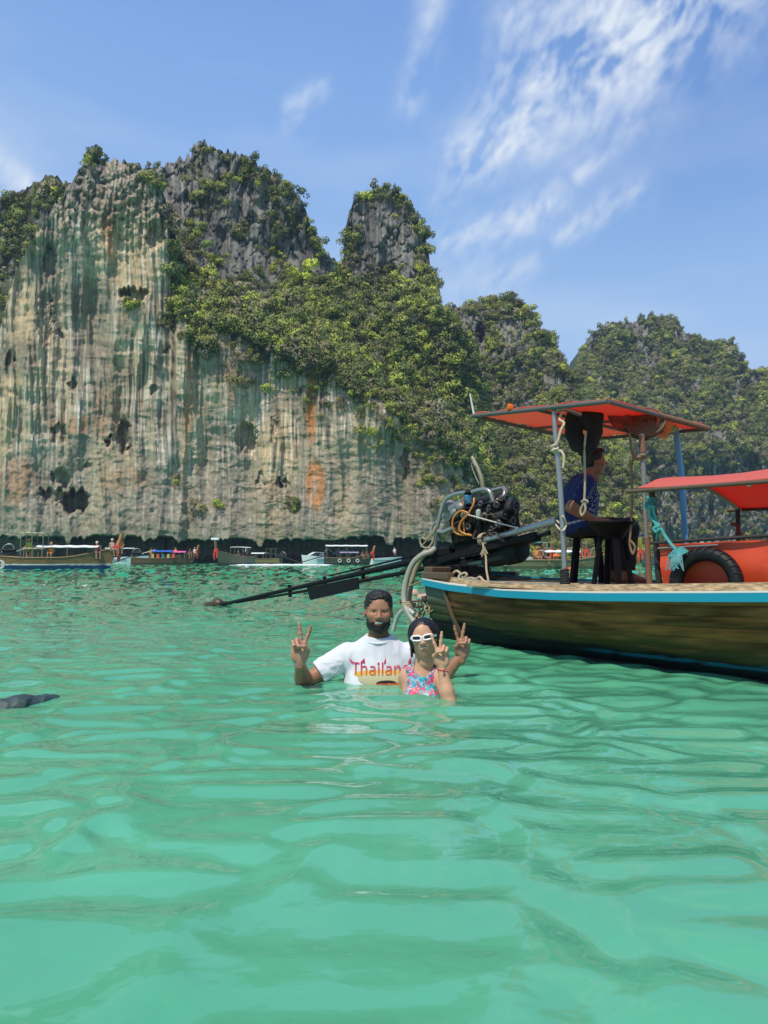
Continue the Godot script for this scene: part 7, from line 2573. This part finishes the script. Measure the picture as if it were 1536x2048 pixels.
	q = far_frame(648, 108.0, 740, 109.0)
	f = q[0]; l = q[1]
	t = far_longtail("dark green longtail boat with long white and lilac awnings, in front of the speedboats", f, l, 2.0, 0.95, 1.6, Color(0.05, 0.06, 0.045), Color(0.035, 0.04, 0.03), Color(0.10, 0.10, 0.07), 2.8)
	far_roof(t, 0.2, 6.3, 2.0, 2.7, white_cloth, "long white awning", 0.16)
	far_roof(t, 2.2, 5.0, 1.7, 1.75, mat("lilac_canvas", Color(0.42, 0.33, 0.50), 0.8), "lilac awning", 0.2)
	far_engine(t, 0.6, 1.2, 1.2, 5.0)
	for k in 3:
		var v := Shape.new()
		v.torus(Transform3D(Basis.IDENTITY, Vector3(2.2 + 1.3 * k, 0.6, 1.0)), 0.22, 0.07, 14, 6)
		part(t, "rope_fender", v, mat("pale_rope", Color.WHITE))
	crew("person in blue shirt standing under the long white awning", "stand", f * Vector3(2.0, 0.8, 0.1), 0.4, Color(0.04, 0.10, 0.28), Color(0.02, 0.015, 0.01))
	crew("person in orange top sitting at the pink prow beside the speedboats", "sit", f * Vector3(6.2, 1.15, 0.2), 0.5, Color(0.55, 0.15, 0.06), Color(0.02, 0.015, 0.01))
	crew("bare shouldered person lying back near the prow beside the speedboats", "sit", f * Vector3(5.6, 1.05, 0.3), 0.5, Color(0.45, 0.25, 0.16), Color(0.05, 0.03, 0.02))
	white_boat("low white speedboat behind the propeller shaft, right of the pink prow", 742, 126.0, 800, 128.0, 1.25, false, false)
	crew("person in white sitting on the low white speedboat behind the propeller shaft", "sit", at(789, 1108, 126.5), 0.2, Color(0.7, 0.68, 0.68), Color(0.4, 0.25, 0.18))
	# --- boats seen past the moored boat
	q = far_frame(1002, 58.0, 1236, 60.0)
	f = q[0]; l = q[1]
	t = far_longtail("long olive longtail boat with white awning, seen under the helm canopy", f, l, 1.9, 0.66, 1.3, Color(0.17, 0.15, 0.075), Color(0.10, 0.095, 0.05), Color(0.22, 0.20, 0.11), 2.3)
	far_roof(t, 3.3, 6.4, 1.5, 1.32, white_cloth, "white awning", 0.13, 0.6)
	far_engine(t, 0.9, 0.80, 0.85, 4.2)
	var rp := Shape.new()
	for k in 4: rp.torus(Transform3D(Basis(Vector3.RIGHT, Vector3.UP, Vector3.BACK).rotated(Vector3.UP, 0.5 * k), Vector3(0.05 + 0.1 * k, 0.55, 0.5)), 0.3, 0.035, 14, 5)
	part(t, "rope_coil", rp, mat("pale_rope", Color.WHITE))
	crew("person in orange vest sitting aft on the olive longtail boat", "sit", f * Vector3(2.9, 0.62, 0.2), 0.4, Color(0.70, 0.22, 0.04), Color(0.30, 0.10, 0.03))
	crew("person with bare arms in dark top beside the white awning of the olive boat", "sit", f * Vector3(3.4, 0.62, 0.5), 0.9, Color(0.06, 0.05, 0.05), Color(0.05, 0.025, 0.015))
	crew("person in pink and red sitting at the front end of the olive boat's awning", "sit", f * Vector3(6.5, 0.66, 0.2), 0.2, Color(0.60, 0.09, 0.07), Color(0.25, 0.08, 0.04))
	q = far_frame(930, 84.0, 1012, 92.0)
	t = far_longtail("far longtail boat half hidden behind the moored boat's engine", q[0], q[1], 1.8, 0.8, 1.3, Color(0.16, 0.15, 0.08), Color(0.08, 0.08, 0.05), Color(0.20, 0.19, 0.12), 0.0)
	far_roof(t, 0.8, 3.4, 1.5, 1.5, mat("pale_green_canvas", Color(0.38, 0.48, 0.42), 0.8), "pale green awning", 0.1)
	white_boat("white tour boat with teal frame behind the olive longtail boat", 1010, 92.0, 1100, 92.0, 1.2, false, false, true)
	for k in 3:
		q = far_frame([1062, 1082, 1150][k], 106.0, [1087, 1103, 1172][k], 84.0)
		t = far_longtail(["brown wooden longtail boat behind the white awning, left of two upright prows", "brown longtail boat behind the white awning, right of two upright prows", "longtail boat with orange prow, seen between the stool legs"][k], q[0], q[1], 2.0, 0.85, 1.6, Color(0.20, 0.12, 0.06), Color(0.08, 0.05, 0.03), Color(0.2, 0.13, 0.08), 2.65)
	q = far_frame(1318, 96.0, 1284, 80.0)
	f = q[0]; l = q[1]
	t = far_longtail("longtail boat with purple and yellow prow, behind the worn canopy post", f, l, 2.2, 0.85, 1.5, Color(0.13, 0.14, 0.09), Color(0.08, 0.09, 0.06), Color(0.18, 0.2, 0.14), 3.1)
	var pr := Shape.new()
	pr.tube(PackedVector3Array([Vector3(l * 1.055, 1.9, 0), Vector3(l * 1.055 + 0.42, 3.15, 0)]), [0.20, 0.23], 5)
	part(t, "prow_paint", pr, mat("yellow_paint", Color(0.65, 0.45, 0.03), 0.6), "yellow painted prow")
	var pr2 := Shape.new()
	pr2.tube(PackedVector3Array([Vector3(l * 1.055 + 0.25, 2.75, 0), Vector3(l * 1.055 + 0.52, 3.45, 0)]), [0.24, 0.20], 5)
	part(t, "prow_tip", pr2, mat("purple_paint", Color(0.10, 0.08, 0.30), 0.6), "purple prow tip")
	q = far_frame(1340, 118.0, 1470, 120.0)
	f = q[0]; l = q[1]
	t = far_longtail("tour boat with pale blue roof and three flags, behind the orange red side board", f, l, 2.6, 1.1, 1.8, Color(0.30, 0.38, 0.42), Color(0.06, 0.12, 0.2), Color(0.6, 0.6, 0.6), 0.0)
	far_roof(t, 2.6, l * 0.98, 2.4, 3.0, mat("pale_blue_canvas", Color(0.35, 0.48, 0.62), 0.7), "pale blue roof", 0.12, 1.0)
	for k in 3:
		var fl := Shape.new()
		var x := 4.1 + 1.25 * k
		fl.cyl(Vector3(x, 3.0, 1.0), Vector3(x, 4.3, 1.0), 0.03, -1.0, 5)
		var flag := part(t, "flag_staff", fl, mat("far_post", Color.WHITE))
		var c := Shape.new()
		c.slab([PackedVector3Array([Vector3(x, 4.3, 1.0), Vector3(x - 0.1, 4.2, 1.02)]), PackedVector3Array([Vector3(x, 3.5, 1.0), Vector3(x - 0.75, 3.45, 1.1)])], Vector3(0, 0, 0.02))
		part(flag, "flag", c, mat("flag_%d" % (k % 2), [Color(0.04, 0.42, 0.36), Color(0.70, 0.62, 0.60)][k % 2], 0.8), ["teal flag", "pale flag with darker stripes", "teal flag"][k])
	# --- floats and foam
	for b in [[1143, 1140, 52.0, "orange mooring buoy floating left of the stool legs"], [1131, 1142, 50.0, "small red float left of the orange buoy"], [1113, 1112, 57.5, "orange float hanging at the olive boat's side"]]:
		var p := at(b[0], b[1], b[2])
		p.y = maxf(0.06, p.y) if b[1] < 1120 else 0.06
		var bs := Shape.new()
		bs.ball(p, Vector3(0.30, 0.17, 0.17), Basis.IDENTITY, 12, 8)
		bs.torus(Transform3D(Basis.IDENTITY, p + Vector3(0.3, 0.06, 0)), 0.07, 0.02, 10, 5)
		single("buoy", bs, mat("buoy_orange", Color(0.80, 0.13, 0.02), 0.5), b[3], "buoy", p)
	var r := RandomNumberGenerator.new()
	r.seed = 12
	var foam := Shape.new()
	for k in 260:
		var x := r.randf_range(470, 655)
		var dd := r.randf_range(86.0, 104.0)
		var p := at(x, 1130, dd)
		p.y = 0.045 + 0.02 * r.randf()
		var dens := exp(-pow((x - 525.0) / 40.0, 2.0)) + 0.25
		if r.randf() > dens: continue
		foam.ball(p, Vector3(r.randf_range(0.25, 1.1), r.randf_range(0.03, 0.12), r.randf_range(0.15, 0.5)), Basis.IDENTITY, 7, 4)
	var fo := single("foam", foam, mat("foam", Color(0.72, 0.78, 0.76), 0.9), "white foam churned up on the water before the low brown boat", "", at(560, 1130, 90.0))
	fo.remove_meta("category")
	fo.set_meta("kind", "stuff")


func white_boat(label: String, px0: float, d0: float, px1: float, d1: float, free: float, roof: bool, cabin: bool, frame := false) -> void:
	var q := far_frame(px0, d0, px1, d1)
	var l: float = q[1]
	var t := thing("speedboat", label, "boat", Vector3.ZERO, q[0], "white speedboats below the cliff")
	var hull := Shape.new()
	for side in [-1.0, 1.0]:
		var rows := []
		for j in 6:
			var row := PackedVector3Array()
			for k in 21:
				var x := k / 20.0
				var v := j / 5.0
				row.append(Vector3(x * l + v * 0.07 * l * ss(0.5, 1.0, x), lerpf(-0.2, free * (0.72 + 0.28 * x), v), side * 1.15 * (0.75 + 0.25 * v) * pow(1.0 - ss(0.5, 1.03, x), 0.6)))
			rows.append(row)
		hull.grid(rows)
	hull.quad(Vector3(0, -0.2, -0.86), Vector3(0, -0.2, 0.86), Vector3(0, free * 0.72, 1.15), Vector3(0, free * 0.72, -1.15))
	part(t, "hull", hull, mat("white_gelcoat", Color(0.74, 0.76, 0.78), 0.3))
	var deck := Shape.new()
	var rows := []
	for k in 21:
		var x := k / 20.0
		var h := 1.13 * pow(1.0 - ss(0.5, 1.03, x), 0.6)
		rows.append(PackedVector3Array([Vector3(x * l + 0.066 * l * ss(0.5, 1.0, x), free * (0.72 + 0.28 * x) * 0.98, -h), Vector3(x * l + 0.066 * l * ss(0.5, 1.0, x), free * (0.72 + 0.28 * x) * 0.98, h)]))
	deck.grid(rows)
	part(t, "deck", deck, mat("white_gelcoat", Color.WHITE))
	var stripe := Shape.new()
	for side in [-1.0, 1.0]: stripe.bar(Vector3(0.1, free * 0.45, side * 1.06), Vector3(l * 0.55, free * 0.5, side * 1.10), 0.04, 0.10)
	part(t, "hull_stripe", stripe, mat("navy_stripe", Color(0.05, 0.09, 0.16), 0.4))
	if cabin:
		var c := Shape.new()
		var x0 := l * 0.25
		var x1 := l * 0.85
		var y := free * 0.8
		c.slab([PackedVector3Array([Vector3(x0, y, -0.9), Vector3(x0, y, 0.9)]), PackedVector3Array([Vector3(x0, y + 0.7, -0.8), Vector3(x0, y + 0.7, 0.8)]), PackedVector3Array([Vector3(x0 + (x1 - x0) * 0.5, y + 0.75, -0.75), Vector3(x0 + (x1 - x0) * 0.5, y + 0.75, 0.75)]), PackedVector3Array([Vector3(x1, y + 0.1, -0.5), Vector3(x1, y + 0.1, 0.5)])], Vector3(0, -0.04, 0))
		part(t, "cabin", c, mat("white_gelcoat", Color.WHITE))
		for k in 4:
			var w := Shape.new()
			w.box(Transform3D(Basis.IDENTITY, Vector3(x0 + 0.25 + k * (x1 - x0) * 0.17, y + 0.40 - 0.05 * k, 0.86 - 0.03 * k)), Vector3((x1 - x0) * 0.13, 0.34 - 0.05 * k, 0.06), 0.01)
			part(t, "window", w, mat("blue_grey_glass", Color(0.16, 0.24, 0.30), 0.15))
	if roof: far_roof(t, 0.4, l * 0.72, 2.0, free + 1.25, mat("white_canvas", Color.WHITE), "white roof", 0.1, free * 0.7)
	if frame:
		var fr := Shape.new()
		for x in [l * 0.35, l * 0.92]:
			fr.tube(path([Vector3(x, free * 0.7, -0.9), Vector3(x - 0.1, 2.6, -0.85), Vector3(x - 0.15, 2.85, -0.6), Vector3(x - 0.15, 2.9, 0.6), Vector3(x - 0.1, 2.6, 0.85), Vector3(x, free * 0.7, 0.9)], 4), 0.055, 6)
		for z in [-0.6, 0.6]: fr.cyl(Vector3(l * 0.35 - 0.15, 2.88, z), Vector3(l * 0.92 - 0.15, 2.88, z), 0.05)
		part(t, "roll_frame", fr, mat("teal_frame", Color(0.10, 0.34, 0.36), 0.5))
